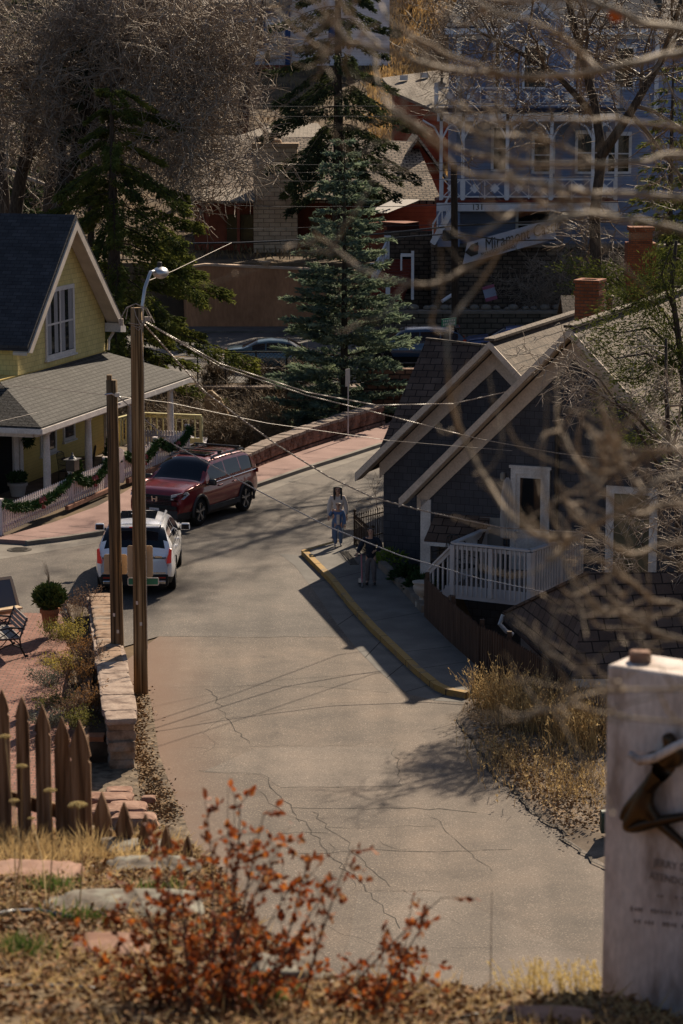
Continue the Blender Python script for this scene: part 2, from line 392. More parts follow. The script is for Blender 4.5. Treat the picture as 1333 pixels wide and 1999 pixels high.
m_chip = asphalt('chip seal', (.124, .095, .073), (.092, .072, .057), (.148, .111, .083), .36, dust=True)
m_street = asphalt('street asphalt', (.10, .092, .088), (.078, .072, .068), (.12, .108, .098), .15)
ground_poly('road', None, m_asph, 0.0, world_pts=[(-40, 40), (14, 40), (18, 66), (30, 104), (-40, 104)])
# trim: the road sheet must not cover the lower lots, so it is drawn as strips instead
bpy.data.objects.remove(bpy.data.objects['road'])
RIGHT = [(2.3, 56.9), (3.3, 52.4), (4.4, 47.6), (5.4, 44.6), (6.2, 38)]
road_pts = [(-30, 52), (-6.0, 52.8), G(310, 1242), G(500, 1243), G(680, 1243), (2.2, 57.2), (1.9, 60), (1.4, 64), (2.5, 70), (6.5, 78), (9.5, 86), (10.5, 103.0), (5.5, 103.0), (3.6, 92.0), G(742, 868), G(500, 955), G(400, 1000), G(190, 1040), G(54, 1058), (-11, 66), (-30, 66)]
ground_poly('road', None, m_asph, 0.0, world_pts=[Vector((p[0], p[1], 0)) for p in road_pts])
near_pts = [G(310, 1242), (-4.9, 52.6), (-4.4, 47), (-3.5, 42), (-2.9, 38), (-2.2, 34), (-1.5, 30), (-1.2, 24), (7, 24), (6.2, 38), (5.2, 41), (4.0, 44.5), (3.0, 48.0), (2.75, 50.5), (2.55, 53), (2.2, 57.2), G(680, 1243), G(500, 1243)]
ground_poly('lower_road', None, m_chip, 0.0, world_pts=[Vector((p[0], p[1], 0)) for p in near_pts])
ground_poly('far_street', None, m_street, 0.0, world_pts=[(-60, 103.0), (60, 103.0), (60, 119.4), (10, 119.4), (9, 123.4), (-60, 123.4)])
m_conc = pm('concrete', (.135, .118, .10), (.20, .178, .152), scale=1.4, rough=.85, bmp=.2, fine=30)
m_concd = pm('grey concrete', (.105, .098, .09), (.15, .14, .128), scale=1.4, rough=.85, bmp=.2, fine=30)
m_pink = pm('pink concrete', (.20, .118, .102), (.28, .175, .152), scale=.9, rough=.85, bmp=.2, fine=24)
m_yellow = pm('yellow kerb paint', (.16, .13, .10), (.33, .205, .065), lo=.30, hi=.46, scale=3, rough=.8, bmp=.2, fine=20)
m_dark = pm('dark gap', (.02, .018, .016), rough=.9)
ground_poly('far_pavement', None, m_concd, 0.10, world_pts=[(-60, 123.4), (9, 123.4), (9, 125.8), (-60, 125.8)], thick=.12)
# yellow centre line on the far street, tar lines on the near road
mb = MB()
for x0 in (0, .25): mb.quad((-60, 112.6+x0, .004), (60, 112.6+x0, .004), (60, 112.72+x0, .004), (-60, 112.72+x0, .004))
tag(mb.build('centre_line', m_yellow), kind='structure')
# --- right pavement with its yellow kerb and gutter
kerb_px = [(588, 1074), (612, 1098), (642, 1128), (682, 1178), (722, 1222), (764, 1262), (806, 1302), (845, 1334), (870, 1345), (908, 1352)]
kerb = [G(a, b, .14) for a, b in kerb_px]
inner_px = [(690, 1046), (742, 1105), (800, 1162), (832, 1202), (870, 1246), (935, 1302)]
inner = [G(a, b, .13) for a, b in inner_px]
def offset(path, d):
    out = []
    for i, p in enumerate(path):
        t = (path[min(i+1, len(path)-1)] - path[max(i-1, 0)]); n = Vector((-t.y, t.x, 0)).normalized(); out.append(p + n*d)
    return out
kin = offset(kerb, .17)
far_edge = [G(588, 1074, .13), G(655, 1056, .13), G(700, 1046, .13)]
pave = [Vector((p.x, p.y, .13)) for p in kin] + [Vector((p.x, p.y, .13)) for p in inner[::-1]] + [G(655, 1056, .13), G(596, 1071, .13)]
ground_poly('pavement', None, m_concd, .13, world_pts=pave, thick=.2)
def strip(name, A, B, z, mat, thick=.0, kind='structure', base=None):
    mb = MB()
    for i in range(len(A)-1):
        a, b, c, d = A[i], A[i+1], B[i+1], B[i]
        P = [Vector((p.x, p.y, z)) for p in (a, b, c, d)]
        ar = sum(P[k].x*P[(k+1) % 4].y - P[(k+1) % 4].x*P[k].y for k in range(4))
        if ar < 0: P = P[::-1]
        if thick: mb.prism([p - Vector((0, 0, thick)) for p in P], (0, 0, thick))
        else: mb.quad(*P)
    o = mb.build(name, mat); return tag(o, kind=kind) if kind else o
strip('kerb', kerb, kin, .142, m_yellow, thick=.2)
fk = [G(588, 1074, .14), G(620, 1064.5, .14), G(655, 1055, .14)]
strip('kerb', fk, offset(fk, -.13), .141, m_yellow, thick=.2)
gut_px = [(545, 1081), (575, 1104), (612, 1152), (650, 1208), (692, 1262), (735, 1306), (770, 1336), (800, 1356), (850, 1368), (905, 1371)]
gut = [G(a, b) for a, b in gut_px]; kb = [Vector((p.x, p.y, 0)) for p in kerb]
strip('gutter', gut, kb, .004, m_concd)
mb = MB()
for pa, pb_ in (((660, 1128), (738, 1108)), ((728, 1212), (818, 1196)), ((792, 1272), (880, 1262)), ((826, 1304), (908, 1292))):
    a, b = G(*pa, .1325), G(*pb_, .1325); n = (b-a).normalized(); n = Vector((-n.y, n.x, 0))*.012
    mb.quad(a-n, b-n, b+n, a+n)
for t in (.2, .36, .5, .62, .75, .88):
    k = t*(len(gut)-1); i = int(k); a = gut[i].lerp(gut[i+1], k-i); b = kb[i].lerp(kb[i+1], k-i); a = a+Vector((0, 0, .007)); b = b+Vector((0, 0, .007))
    n = (b-a).normalized(); n = Vector((-n.y, n.x, 0))*.012; mb.quad(a-n, b-n, b+n, a+n)
for t in (.12, .24, .37, .5, .63, .76, .89):      # open joints between the kerb stones
    k = t*(len(kerb)-1); i = int(k); a = kerb[i].lerp(kerb[i+1], k-i); b = kin[i].lerp(kin[i+1], k-i); a = Vector((a.x, a.y, .144)); b = Vector((b.x, b.y, .144)); o_ = (a-b).normalized()*.004
    n = (b-a).normalized(); n = Vector((-n.y, n.x, 0))*.014; mb.quad(a-n, b-n, b+n, a+n); lo = Vector((0, 0, -.14)); mb.quad(a+o_-n, a+o_+n, a+o_+n+lo, a+o_-n+lo)
tag(mb.build('pavement_joints', m_dark), kind='structure')
# --- pink pavement on the far side, kerb and gutter
pk_px = [(54, 1057), (120, 1049), (194, 1038), (300, 1016), (400, 983), (500, 946), (600, 912), (690, 884), (745, 866)]
pk = [G(a, b, .12) for a, b in pk_px]
pin_px = [(-40, 1048), (22, 1043), (105, 1019), (190, 988), (240, 962), (300, 925), (352, 893), (440, 925), (500, 912), (590, 880), (680, 851), (745, 832)]
pin = [G(a, b, .12) for a, b in pin_px]
ext = [G(820, 842, .12), G(860, 800, .12), G(820, 790, .12)]
ground_poly('pink_pavement', None, m_pink, .12, world_pts=offset(pk, .16) + ext + pin[::-1] + [G(-40, 1050, .12)], thick=.2)
strip('pink_pavement_kerb', pk+ext[:1], offset(pk+ext[:1], .16), .123, m_conc, thick=.2)
g2 = [G(a, b) for a, b in [(0, 1092), (120, 1072), (200, 1058), (300, 1040), (400, 1008), (500, 968), (600, 930), (690, 900), (745, 882), (800, 866)]]
g1 = [Vector((p.x, p.y, 0)) for p in ([G(0, 1055)] + [G(a, b) for a, b in [(120, 1051), (200, 1039), (300, 1018), (400, 985), (500, 948), (600, 914), (690, 886), (745, 868), (800, 852)]])]
strip('pink_pavement_gutter', g2, g1, .004, m_conc)
ground_poly('driveway_apron', [(-60, 1052), (54, 1058), (120, 1052), (0, 1056), (0, 1092), (-60, 1100)], m_conc, .0045)
mb = MB()
for i in range(1, 11):
    a = pk[0].lerp(pk[-1], i/11); 
    k = i/11*(len(pk)-1); j = int(k); a = pk[j].lerp(pk[min(j+1, len(pk)-1)], k-j); q = Vector((-.9, .42, 0))
    a = Vector((a.x, a.y, .1225)); b = a + q*1.35; n = Vector((.42, .9, 0))*.012; mb.quad(a-n, b-n, b+n, a+n)
tag(mb.build('pink_pavement_joints', m_dark), kind='structure')
# --- patches and cracks of the road, plus a painted cable shadow: thin tar filled lines, each a crooked ribbon
def crack(mb, px, w=.012, z=.0035, jit=.04):
    P = [G(a, b, z) for a, b in px]; Q = []
    for i in range(len(P)-1):
        n = max(2, int((P[i+1]-P[i]).length/.22))
        for k in range(n):
            q = P[i].lerp(P[i+1], k/n); Q.append(q + Vector((random.gauss(0, jit), random.gauss(0, jit), 0)))
    Q.append(P[-1])
    for i in range(len(Q)-1):
        t = (Q[i+1]-Q[i]); n = Vector((-t.y, t.x, 0)).normalized()*w*.42*random.uniform(.3, 1.3); m2 = Vector((-t.y, t.x, 0)).normalized()*w*.42*random.uniform(.3, 1.3)
        mb.quad(Q[i]-n, Q[i]+n, Q[i+1]+m2, Q[i+1]-m2)
mb = MB()
for px, w in [([(310, 1242), (500, 1244), (675, 1243)], .02), ([(405, 1345), (430, 1378), (455, 1420), (487, 1452)], .03), ([(330, 1342), (520, 1338), (620, 1340), (760, 1352)], .012),
              ([(395, 1505), (450, 1508), (510, 1512), (535, 1535), (560, 1570), (600, 1612), (650, 1668), (720, 1745), (780, 1812)], .028), ([(570, 1577), (640, 1579), (760, 1578), (880, 1582), (930, 1586)], .034),
              ([(610, 1582), (660, 1630), (720, 1690), (760, 1730)], .02), ([(530, 1628), (640, 1626)], .018), ([(570, 1668), (640, 1665), (700, 1660), (800, 1661), (890, 1662), (1000, 1658)], .022), ([(640, 1616), (760, 1615), (850, 1612)], .012),
              ([(500, 1535), (520, 1560), (560, 1590), (585, 1605)], .015), ([(765, 1460), (775, 1490), (785, 1535)], .02), ([(550, 1536), (660, 1535), (785, 1534)], .01), ([(840, 1590), (880, 1630), (910, 1660), (960, 1700)], .014),
              ([(780, 1735), (850, 1775), (900, 1805)], .01), ([(380, 1408), (470, 1398), (560, 1382), (700, 1370)], .008), ([(330, 1460), (480, 1458), (640, 1456), (760, 1448)], .009), ([(395, 1475), (420, 1455), (400, 1430), (440, 1400)], .01),  # the level line across the lane paints a cable's cast shadow
              ([(640, 1645), (700, 1738), (860, 1741)], .009), ([(620, 1800), (760, 1856), (960, 1850)], .009), ([(740, 1640), (755, 1655), (800, 1657)], .01)]:
    crack(mb, px, w)
m_tar = pm('tar', (.030, .025, .021), (.065, .054, .044), scale=2, rough=.9)
tag(mb.build('cracks_and_cable_shadow', m_tar), kind='structure')
# dark slick patch and paler patch on the lower road
m_chip2 = asphalt('chip seal pale', (.138, .110, .088), (.112, .090, .073), (.154, .122, .097), .34)
ground_poly('road_patch', [(395, 1507), (508, 1512), (548, 1537), (786, 1535), (765, 1460), (640, 1457), (500, 1460)], m_chip2, .0025)
ground_poly('road_patch', [(700, 1742), (862, 1742), (1180, 1885), (1185, 1990), (940, 2050), (640, 2040)], m_chip2, .0025)
# reddish dust along the left edge and at the right shoulder
m_dust = pm('red dust', (.23, .15, .105), (.21, .165, .135), scale=1.0, rough=.95, fine=25)
0 and ground_poly('shoulder', [(285, 1350), (312, 1340), (335, 1420), (352, 1520), (372, 1620), (385, 1750), (300, 1750), (290, 1560), (270, 1450)], m_dust, .002)
# right-hand dirt shoulder rising from a broken asphalt edge
m_shoulder = pm('dry shoulder', (.10, .075, .055), (.20, .155, .115), scale=1.6, rough=.95, bmp=.6, fine=22)
sh = [G(a, b) for a, b in [(905, 1372), (893, 1405), (935, 1462), (985, 1530), (1050, 1590), (1100, 1632), (1140, 1660), (1200, 1700), (1260, 1760)]]
mb = MB(); ridge = [p + Vector((.35+.03*i, .05, .10 + .02*(i % 3))) for i, p in enumerate(sh)]; back = [p + Vector((3.4, .8, .22)) for p in sh]
for i in range(len(sh)-1):
    for A, B in ((sh, ridge), (ridge, back)):
        mb.quad(A[i+1], A[i], B[i], B[i+1])
tag(mb.build('dirt_shoulder', m_shoulder), kind='structure')
mb = MB(); crack(mb, [(893, 1400), (935, 1462), (985, 1530), (1050, 1590), (1100, 1632)], .07, .03, .05); crack(mb, [(1090, 1632), (1140, 1665), (1200, 1704)], .07, .03, .05)
tag(mb.build('broken_road_edge', m_tar), kind='structure')
# left verge of gravel between wall and road
m_verge = pm('verge gravel', (.07, .052, .036), (.21, .16, .11), scale=5, rough=.95, bmp=1.0, fine=30, bd=.05)
vp = [G(a, b, .012) for a, b in [(225, 1340), (290, 1350), (300, 1400), (310, 1470), (335, 1540), (360, 1600), (400, 1700), (240, 1720), (215, 1560), (200, 1440)]]
ground_poly('verge', None, m_verge, .012, world_pts=vp)
# manhole and drain covers flush with the paving
m_iron = pm('cast iron', (.03, .026, .022), (.07, .06, .05), scale=8, rough=.6, metal=.6)
mb = MB(); c = G(38, 1073, .008); mb.lathe([(.34, 0), (.34, .012), (.29, .012), (.29, .016), (0, .016)], c, 24, cap=False)
for k in range(-3, 4): mb.box(c + Vector((0, k*.075, .02)), (.5-.03*abs(k)*2, .03, .008))
tag(mb.build('manhole_cover', m_iron), 'round iron manhole cover in the pale driveway apron', 'manhole cover')
mb = MB(); c = G(680, 1075, .134); 
for k in range(7): mb.box(c + Vector((.05*k-.1, -.12*k+.2, .01)), (.05, .3, .02))
# slotted trench drain crossing the pavement corner
mb = MB(); a, b = G(672, 1077, .134), G(692, 1102, .134); d = (b-a); n = Vector((-d.y, d.x, 0)).normalized()
for s in (-.11, .11): mb.bar(a+n*s, b+n*s, .03, .03)
for k in range(14): p = a.lerp(b, k/13); mb.bar(p-n*.1, p+n*.1, .025, .02)
tag(mb.build('trench_drain', m_iron), 'dark slotted drain grate across the pavement behind the boy', 'drain grate')
# ================================================================ BUILDINGS
def V3(*a): return Vector(a)
class Frame:
    """a wall-aligned frame: o origin, a along the facade, n outward (towards street), z up"""
    def __init__(s, o, adir, flip=1):
        s.o = Vector((o[0], o[1], 0)); s.a = Vector((adir[0], adir[1], 0)).normalized(); s.n = Vector((s.a.y, -s.a.x, 0))*flip
        s.ax = (s.a, s.n, Vector((0, 0, 1)))
    def p(s, a, n, z): return s.o + s.a*a + s.n*n + Vector((0, 0, z))
    def box(s, mb, a0, a1, n0, n1, z0, z1):
        return mb.box(s.p((a0+a1)/2, (n0+n1)/2, (z0+z1)/2), (abs(a1-a0), abs(n1-n0), abs(z1-z0)), s.ax)
    def prism(s, mb, poly, n0, n1):
        """poly in (a,z), extruded from n0 to n1"""
        return mb.prism([s.p(a, n0, z) for a, z in poly], s.n*(n1-n0))
def window(fr, a0, a1, z0, z1, n, parent, frame_m, glass_m, fw=.09, mull=(), rails=(), curtain=None, proud=.05, sill=True, name='window'):
    """frame ring round glass, with mullions; lies on the wall face at n"""
    mb = MB()
    fr.box(mb, a0, a0+fw, n, n+proud, z0, z1); fr.box(mb, a1-fw, a1, n, n+proud, z0, z1)
    fr.box(mb, a0+fw, a1-fw, n, n+proud, z1-fw, z1); fr.box(mb, a0+fw, a1-fw, n, n+proud, z0, z0+fw)
    for q in mull: fr.box(mb, q-fw*.35, q+fw*.35, n, n+proud*.9, z0+fw, z1-fw)
    for q in rails: fr.box(mb, a0+fw, a1-fw, n, n+proud*.7, q-.03, q+.03)
    if sill: fr.box(mb, a0-.06, a1+.06, n, n+proud+.05, z0-.06, z0-.003)
    w = mb.build(name, frame_m, parent, world=True)
    mb = MB(); fr.box(mb, a0+fw, a1-fw, n+.004, n+.02, z0+fw, z1-fw); mb.build('pane', glass_m, w, world=True)
    if curtain:
        mb = MB(); 
        for q0, q1 in curtain[1]: fr.box(mb, q0, q1, n+.021, n+.024, z0+fw+.02, z1-fw-.01)
        mb.build('curtain', curtain[0], w, world=True)
    return w
m_white = pm('white paint', (.52, .48, .45), (.66, .61, .57), scale=2.5, rough=.6, fine=25)
m_trim = pm('cream trim', (.50, .43, .36), (.62, .54, .46), scale=2.5, rough=.65)
m_glass = glassm('window glass', (.015, .016, .018)); m_glassb = glassm('pale window glass', (.10, .10, .11), .12)
m_yel = sidingm('yellow shingle siding', (.42, .32, .12), (.50, .385, .15), .16)
m_yelb = brickm('yellow shingles', (.60, .48, .19), (.68, .55, .23), (.40, .31, .12), .22, .17, .007, noise=.25, bmp=.3)
m_yclap = sidingm('yellow clapboard', (.58, .42, .13), (.66, .48, .16), .11)
m_roofg = brickm('grey asphalt shingles', (.042, .040, .039), (.066, .063, .060), (.013, .012, .012), .33, .17, .022, noise=.35, bmp=.5)
m_roofd = brickm('slate blue shingles', (.035, .036, .042), (.055, .055, .062), (.02, .02, .024), .33, .15, .01, noise=.4)
m_curt = pm('curtain', (.22, .21, .21), (.34, .33, .33), scale=4, rough=.9, stretch=(8, 8, .3))
m_black = pm('black paint', (.008, .008, .009), (.014, .014, .015), rough=.35)
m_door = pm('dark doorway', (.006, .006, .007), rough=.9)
# ---------------------------------------------------------------- yellow house
YN = Vector((.96, -.281, 0))
yf = Frame((-9.35, 68.2), (.281, .96))          # a = along fence, n = towards street
yh = thing('yellow_house', 'pale yellow house with steep dark gable and white columned porch', 'house', yf.p(9, -6, 0))
def build(mb, name, m, par=None, **k): return mb.build(name, m, par, world=True, **k)
mb = MB(); yf.box(mb, 3.2, 14.7, -11.5, -3.1, -.3, 3.6); build(mb, 'lower_wall', m_yclap, yh)
mb = MB(); gn = -3.08
yf.prism(mb, [(7.35, 3.6), (14.75, 3.6), (14.75, 4.95), (11.05, 8.25), (7.35, 4.75)], -11.5, gn); build(mb, 'gable_wall', m_yelb, yh)
mb = MB()   # corner boards of lower wall
for q0, q1, z in ((14.55, 14.74, 2.9), (6.75, 7.1, 2.3), (7.2, 7.45, 2.3)): mb = MB(); yf.box(mb, q0, q1, -3.1, -3.0, 0, z); build(mb, 'corner_board', m_white, yh)
def roof_pair(fr, a0, ap, a1, z0, zp, z1, n0, n1, th, mat, par, name='roof'):
    mb = MB(); up = th
    fr.prism(mb, [(a0, z0), (ap, zp), (ap, zp+up*1.3), (a0-.0, z0+up*1.3)], n0, n1)
    fr.prism(mb, [(ap+.001, zp), (a1, z1), (a1, z1+up*1.3), (ap+.001, zp+up*1.3)], n0, n1)
    return build(mb, name, mat, par)
roof_pair(yf, 6.95, 11.05, 15.2, 4.42, 8.3, 4.42, -11.9, -2.55, .13, m_roofd, yh)
mb = MB()     # white bargeboards and the broad lit frieze under the far rake
for (a0, z0, a1, z1) in ((6.95, 4.38, 11.05, 8.27), (15.2, 4.38, 11.05, 8.27)):
    d = Vector((a1-a0, z1-z0)).normalized()
    yf.prism(mb, [(a0, z0), (a1, z1), (a1, z1-.30), (a0+(.25 if a1 > a0 else -.25), z0-.05)], -2.56, -2.50)
    yf.prism(mb, [(a0, z0-.02), (a1, z1-.02), (a1, z1-.10), (a0, z0-.10)], -3.06, -2.58)
build(mb, 'bargeboard', m_trim, yh)
mb = MB(); yf.prism(mb, [(14.8, 4.55), (15.25, 4.4), (15.25, 4.2), (14.75, 4.25)], -3.3, -2.5); mb.tube([yf.p(15.1, -2.9, 4.2), yf.p(14.9, -3.0, 3.95), yf.p(14.83, -3.0, 3.6)], .05); build(mb, 'gutter', m_white, yh)
window(yf, 9.55, 12.0, 4.15-.32, 6.15-.02, gn, yh, m_white, m_glass, fw=.14, mull=(10.78,), rails=(4.95,), curtain=(m_curt, [(9.72, 10.05), (10.3, 10.6), (10.9, 11.2), (11.5, 11.84)]))
# porch: hipped roof wrapping the near corner
E = 2.45; C = {'nl': (3.85, -.82), 'fl': (16.9, -.82)}
mb = MB()
P = lambda a, n, z: yf.p(a, n, z)
A1, A2 = P(3.7, -.75, E), P(17.0, -.75, E); B2 = P(14.75, -3.08, 3.46); B1 = P(6.0, -3.08, 3.46)
C1 = P(3.7, -12.0, E); D1 = P(6.0, -12.0, 3.46); A3 = P(17.0, -4.5, E)
up = V3(0, 0, .09)
for q in ([A1, A2, B2, B1], [A1, B1, D1, C1], [A2, A3, P(14.75, -4.5, 3.3), B2]): mb.prism(q, up)
build(mb, 'porch_roof', m_roofg, yh)
mb = MB()
mb.bar(A1 + V3(0, 0, -.05), A2 + V3(0, 0, -.05), .10, .16); mb.bar(A1 + V3(0, 0, -.05), C1 + V3(0, 0, -.05), .10, .16); mb.bar(A2 + V3(0, 0, -.05), A3 + V3(0, 0, -.05), .10, .16)
mb.bar(P(4.2, -1.2, 2.25), P(16.6, -1.2, 2.25), .22, .2); mb.bar(P(4.2, -1.2, 2.25), P(4.2, -11, 2.25), .22, .2)
build(mb, 'porch_fascia', m_white, yh)
mb = MB(); mb.quad(P(3.8, -.8, 2.37), P(16.9, -.8, 2.37), P(16.9, -3.1, 2.37), P(3.8, -3.1, 2.37)); build(mb, 'porch_ceiling', m_white, yh)
mb = MB(); yf.box(mb, 3.2, 16.9, -3.1, -.7, -.3, .05); build(mb, 'porch_floor', pm('porch boards', (.10, .075, .055), (.16, .12, .09), rough=.8), yh)
colp = [(.15, 0), (.15, .09), (.125, .11), (.12, .16), (.118, 1.2), (.10, 2.0), (.10, 2.03), (.125, 2.06), (.13, 2.1), (.16, 2.11), (.16, 2.17)]
for a in (5.13, 8.5, 12.2, 16.06):
    mb = MB(); mb.lathe(colp, P(a, -1.2, .05), 16); build(mb, 'porch_column', m_white, yh, smooth=True)
mb = MB(); yf.box(mb, 5.3, 6.72, -3.1, -3.06, .05, 2.2); build(mb, 'door', m_door, yh)
window(yf, 9.0, 10.3, .75, 2.2, -3.1, yh, m_white, m_glass, fw=.11, mull=(9.62,), rails=(1.5,))
window(yf, 10.9, 11.9, .95, 2.2, -3.1, yh, m_white, m_glass, fw=.11, rails=(1.6,))
window(yf, 7.5, 8.3, 1.5, 2.2, -3.1, yh, m_white, m_glassb, fw=.09)
# side door frame: 2 pale pilasters beside the door are the corner boards; a wreath hangs on the wall
m_wreath = pm('evergreen sprig', (.012, .03, .010), (.035, .075, .02), scale=9, rough=.8)
m_sprig = pm('garland green', (.018, .045, .014), (.06, .12, .03), scale=9, rough=.75)
m_red = pm('red ribbon', (.18, .02, .02), (.30, .05, .04), scale=6, rough=.5)
def sprigs(center_line, rad, count, L=.16, W=.03):
    Pts = np.array([tuple(p) for p in center_line]); seg = RNG.integers(0, len(Pts)-1, count); t = RNG.random((count, 1))
    base = Pts[seg]*(1-t) + Pts[seg+1]*t; dr = RNG.normal(size=(count, 3)); base = base + unit(dr)*rad*.35*RNG.random((count, 1))
    return blades(base, dr, L*RNG.uniform(.6, 1.2, count), W)
w = thing('wreath', 'dark evergreen wreath on yellow porch wall', 'wreath', P(7.9, -2.95, 1.8))
ring = [P(7.72 + .26*math.cos(t), -2.94, 1.72 + .34*math.sin(t)) for t in np.linspace(0, 2*math.pi, 25)]
nb = NPB(); nb.add(*sprigs(ring, .3, 900, .17, .045)); nb.build('evergreen_ring', m_wreath, w)
# ---------------------------------------------------------------- dark house on the right
DU = Vector((.368, .93, 0)); DV = Vector((.93, -.368, 0))
df = Frame((1.13, 64.1), (.93, -.368))           # a along facade to the right, n towards camera
m_char = brickm('charcoal shingle siding', (.058, .058, .066), (.075, .074, .083), (.030, .030, .034), .24, .19, .006, noise=.25, bmp=.3)
m_shadetrim = pm('shade toned white trim', (.52, .42, .33), (.60, .49, .39), scale=3, rough=.6, fine=20)  # white paint; its beige look in shade is put into the colour
m_cedar = brickm('weathered shingle roof', (.105, .08, .062), (.16, .125, .096), (.026, .02, .016), .34, .24, .014, noise=.4, bmp=.6)
m_brownsh = brickm('brown shingle roof', (.085, .055, .042), (.125, .085, .066), (.022, .015, .012), .36, .26, .015, noise=.45, bmp=.6)
dh = thing('dark_house', 'charcoal shingled house with two steep tan trimmed gables', 'house', df.p(5, -3, 0))
mb = MB()
df.prism(mb, [(0, -3), (6.26, -3), (6.26, 2.95), (3.13, 5.95), (0, 2.95)], -9, 0)
df.prism(mb, [(2.19, -3), (10.1, -3), (10.1, 2.72), (6.14, 6.62), (2.19, 2.72)], -9, 3.0)
build(mb, 'wall', m_char, dh)
roof_pair(df, -.6, 3.13, 6.86, 2.35, 6.03, 2.35, -9.2, .55, .10, m_cedar, dh)
roof_pair(df, 1.76, 6.14, 10.55, 2.30, 6.77, 2.30, -9.2, 3.55, .10, m_cedar, dh)
mb = MB()
for (a0, z0, ap, zp, n) in ((-.6, 2.35, 3.13, 6.03, .55), (6.86, 2.35, 3.13, 6.03, .55), (1.76, 2.30, 6.14, 6.77, 3.55), (10.55, 2.30, 6.14, 6.77, 3.55)):
    s = 1 if a0 < ap else -1
    df.prism(mb, [(a0, z0-.10), (ap, zp-.06), (ap, zp+.13), (a0, z0+.13)], n-.02, n+.05)           # barge board
build(mb, 'bargeboard', m_shadetrim, dh)
mb = MB()
for (a0, z0, ap, zp, n) in ((-.1, 2.85, 3.13, 6.0, .0), (6.36, 2.85, 3.13, 6.0, .0), (2.05, 2.60, 6.14, 6.72, 3.0), (10.25, 2.60, 6.14, 6.72, 3.0)):
    df.prism(mb, [(a0, z0-.16), (ap, zp-.12), (ap, zp-.62), (a0, z0-.56)], n+.003, n+.05)   # broad frieze on wall
build(mb, 'frieze_board', m_shadetrim, dh)
mb = MB(); 
for (a0, z0, ap, zp, n) in ((-.6, 2.25, 3.13, 5.93, .5), (1.76, 2.2, 6.14, 6.67, 3.5), (10.55, 2.2, 6.14, 6.67, 3.5)):
    df.prism(mb, [(a0, z0), (ap, zp), (ap, zp+.05), (a0, z0+.05)], n-.5, n-.03)
build(mb, 'soffit', m_shadetrim, dh)
mb = MB(); mb.bar(df.p(3.13, .6, 6.2), df.p(3.13, -9.2, 6.2), .28, .07); mb.bar(df.p(6.14, 3.6, 6.94), df.p(6.14, -9.2, 6.94), .28, .07); build(mb, 'ridge_cap', m_cedar, dh)
mb = MB(); df.box(mb, 2.15, 2.42, 2.85, 3.05, 0, 2.35); build(mb, 'corner_board', m_white, dh)
mb = MB(); df.prism(mb, [(2.55, 1.35), (4.1, 1.35), (4.1, 1.36), (2.55, 1.36)], 3.0, 3.01)
# awning roof over the front opening
q = [df.p(2.55, 3.02, 1.95), df.p(4.0, 3.02, 1.95), df.p(4.0, 3.75, 1.38), df.p(2.5, 3.75, 1.38)]
mb = MB(); mb.prism(q, (0, 0, .07)); aw = build(mb, 'awning', m_brownsh, dh)
mb = MB(); mb.bar(df.p(2.5, 3.76, 1.36), df.p(4.0, 3.76, 1.36), .06, .09); build(mb, 'awning_edge', m_white, aw)
window(df, 2.6, 3.95, .05, 1.4, 3.0, dh, m_black, m_glass, fw=.06, name='front_window')
mb = MB(); df.box(mb, 3.72, 4.35, 3.003, 3.06, .4, 2.0); build(mb, 'grey_panel', pm('grey panel', (.20, .18, .165), (.25, .23, .21), rough=.7), dh)
# awning on the far gable, tilted brown shingles above a small window
q = [df.p(3.05, .02, 4.55), df.p(5.0, .02, 4.55), df.p(5.0, .8, 3.35), df.p(2.75, .8, 3.35)]
mb = MB(); mb.prism(q, (0, 0, .07)); build(mb, 'awning', m_brownsh, dh)
# big dark shingled roof plane falling behind the left gable
q = [df.p(-.5, -3.5, 2.2), df.p(4.2, -1.2, 5.3), df.p(3.3, -9.4, 5.6), df.p(-.3, -9.4, 5.6)]
# door
mb = MB(); a0, a1, z1 = 4.54, 5.55, 3.30
df.box(mb, a0, a0+.13, 3.003, 3.07, .72, z1); df.box(mb, a1-.13, a1, 3.003, 3.07, .72, z1); df.box(mb, a0+.13, a1-.13, 3.003, 3.07, z1-.14, z1); df.box(mb, a0-.04, a1+.04, 3.0, 3.09, z1+.002, z1+.07)
dr = build(mb, 'door_frame', m_white, dh)
mb = MB(); df.box(mb, a0+.13, a1-.13, 3.004, 3.035, .72, z1-.14); d2 = build(mb, 'door', m_white, dh)
mb = MB(); df.box(mb, a0+.24, a1-.24, 3.036, 3.043, 1.75, z1-.24); build(mb, 'door_pane', m_glass, d2)
mb = MB(); 
for q0, q1 in ((a0+.24, a0+.47), (a0+.53, a1-.24)): df.box(mb, q0, q1, 3.036, 3.05, .95, 1.6)
mb.sphere(df.p(a0+.19, 3.08, 1.7), .035, 8, 6); build(mb, 'door_panels', m_white, d2)
mb = MB(); mb.lathe([(.05, 0), (.06, .02), (.06, .14), (.03, .18)], df.p(4.33, 3.09, 3.0), 10); mb.box(df.p(4.33, 3.03, 3.06), (.10, .06, .2), df.ax); build(mb, 'wall_lamp', pm('lamp metal', (.25, .23, .2), rough=.4), dh)
mb = MB(); mb.tube([df.p(5.72, 3.06, 4.9), df.p(5.72, 3.06, -.3)], .05, 8); build(mb, 'downpipe', m_black, dh)
mb = MB(); df.box(mb, 7.0, 7.2, 3.003, 3.06, .3, 3.0); df.box(mb, 7.2, 8.3, 3.003, 3.06, 2.82, 3.0); df.box(mb, 8.1, 8.3, 3.003, 3.06, .3, 2.82)
wf = build(mb, 'window', m_white, dh); mb = MB(); df.box(mb, 7.2, 8.1, 3.004, 3.02, .3, 2.82); build(mb, 'pane', pm('olive blind', (.10, .085, .05), (.16, .135, .08), rough=.7), wf)
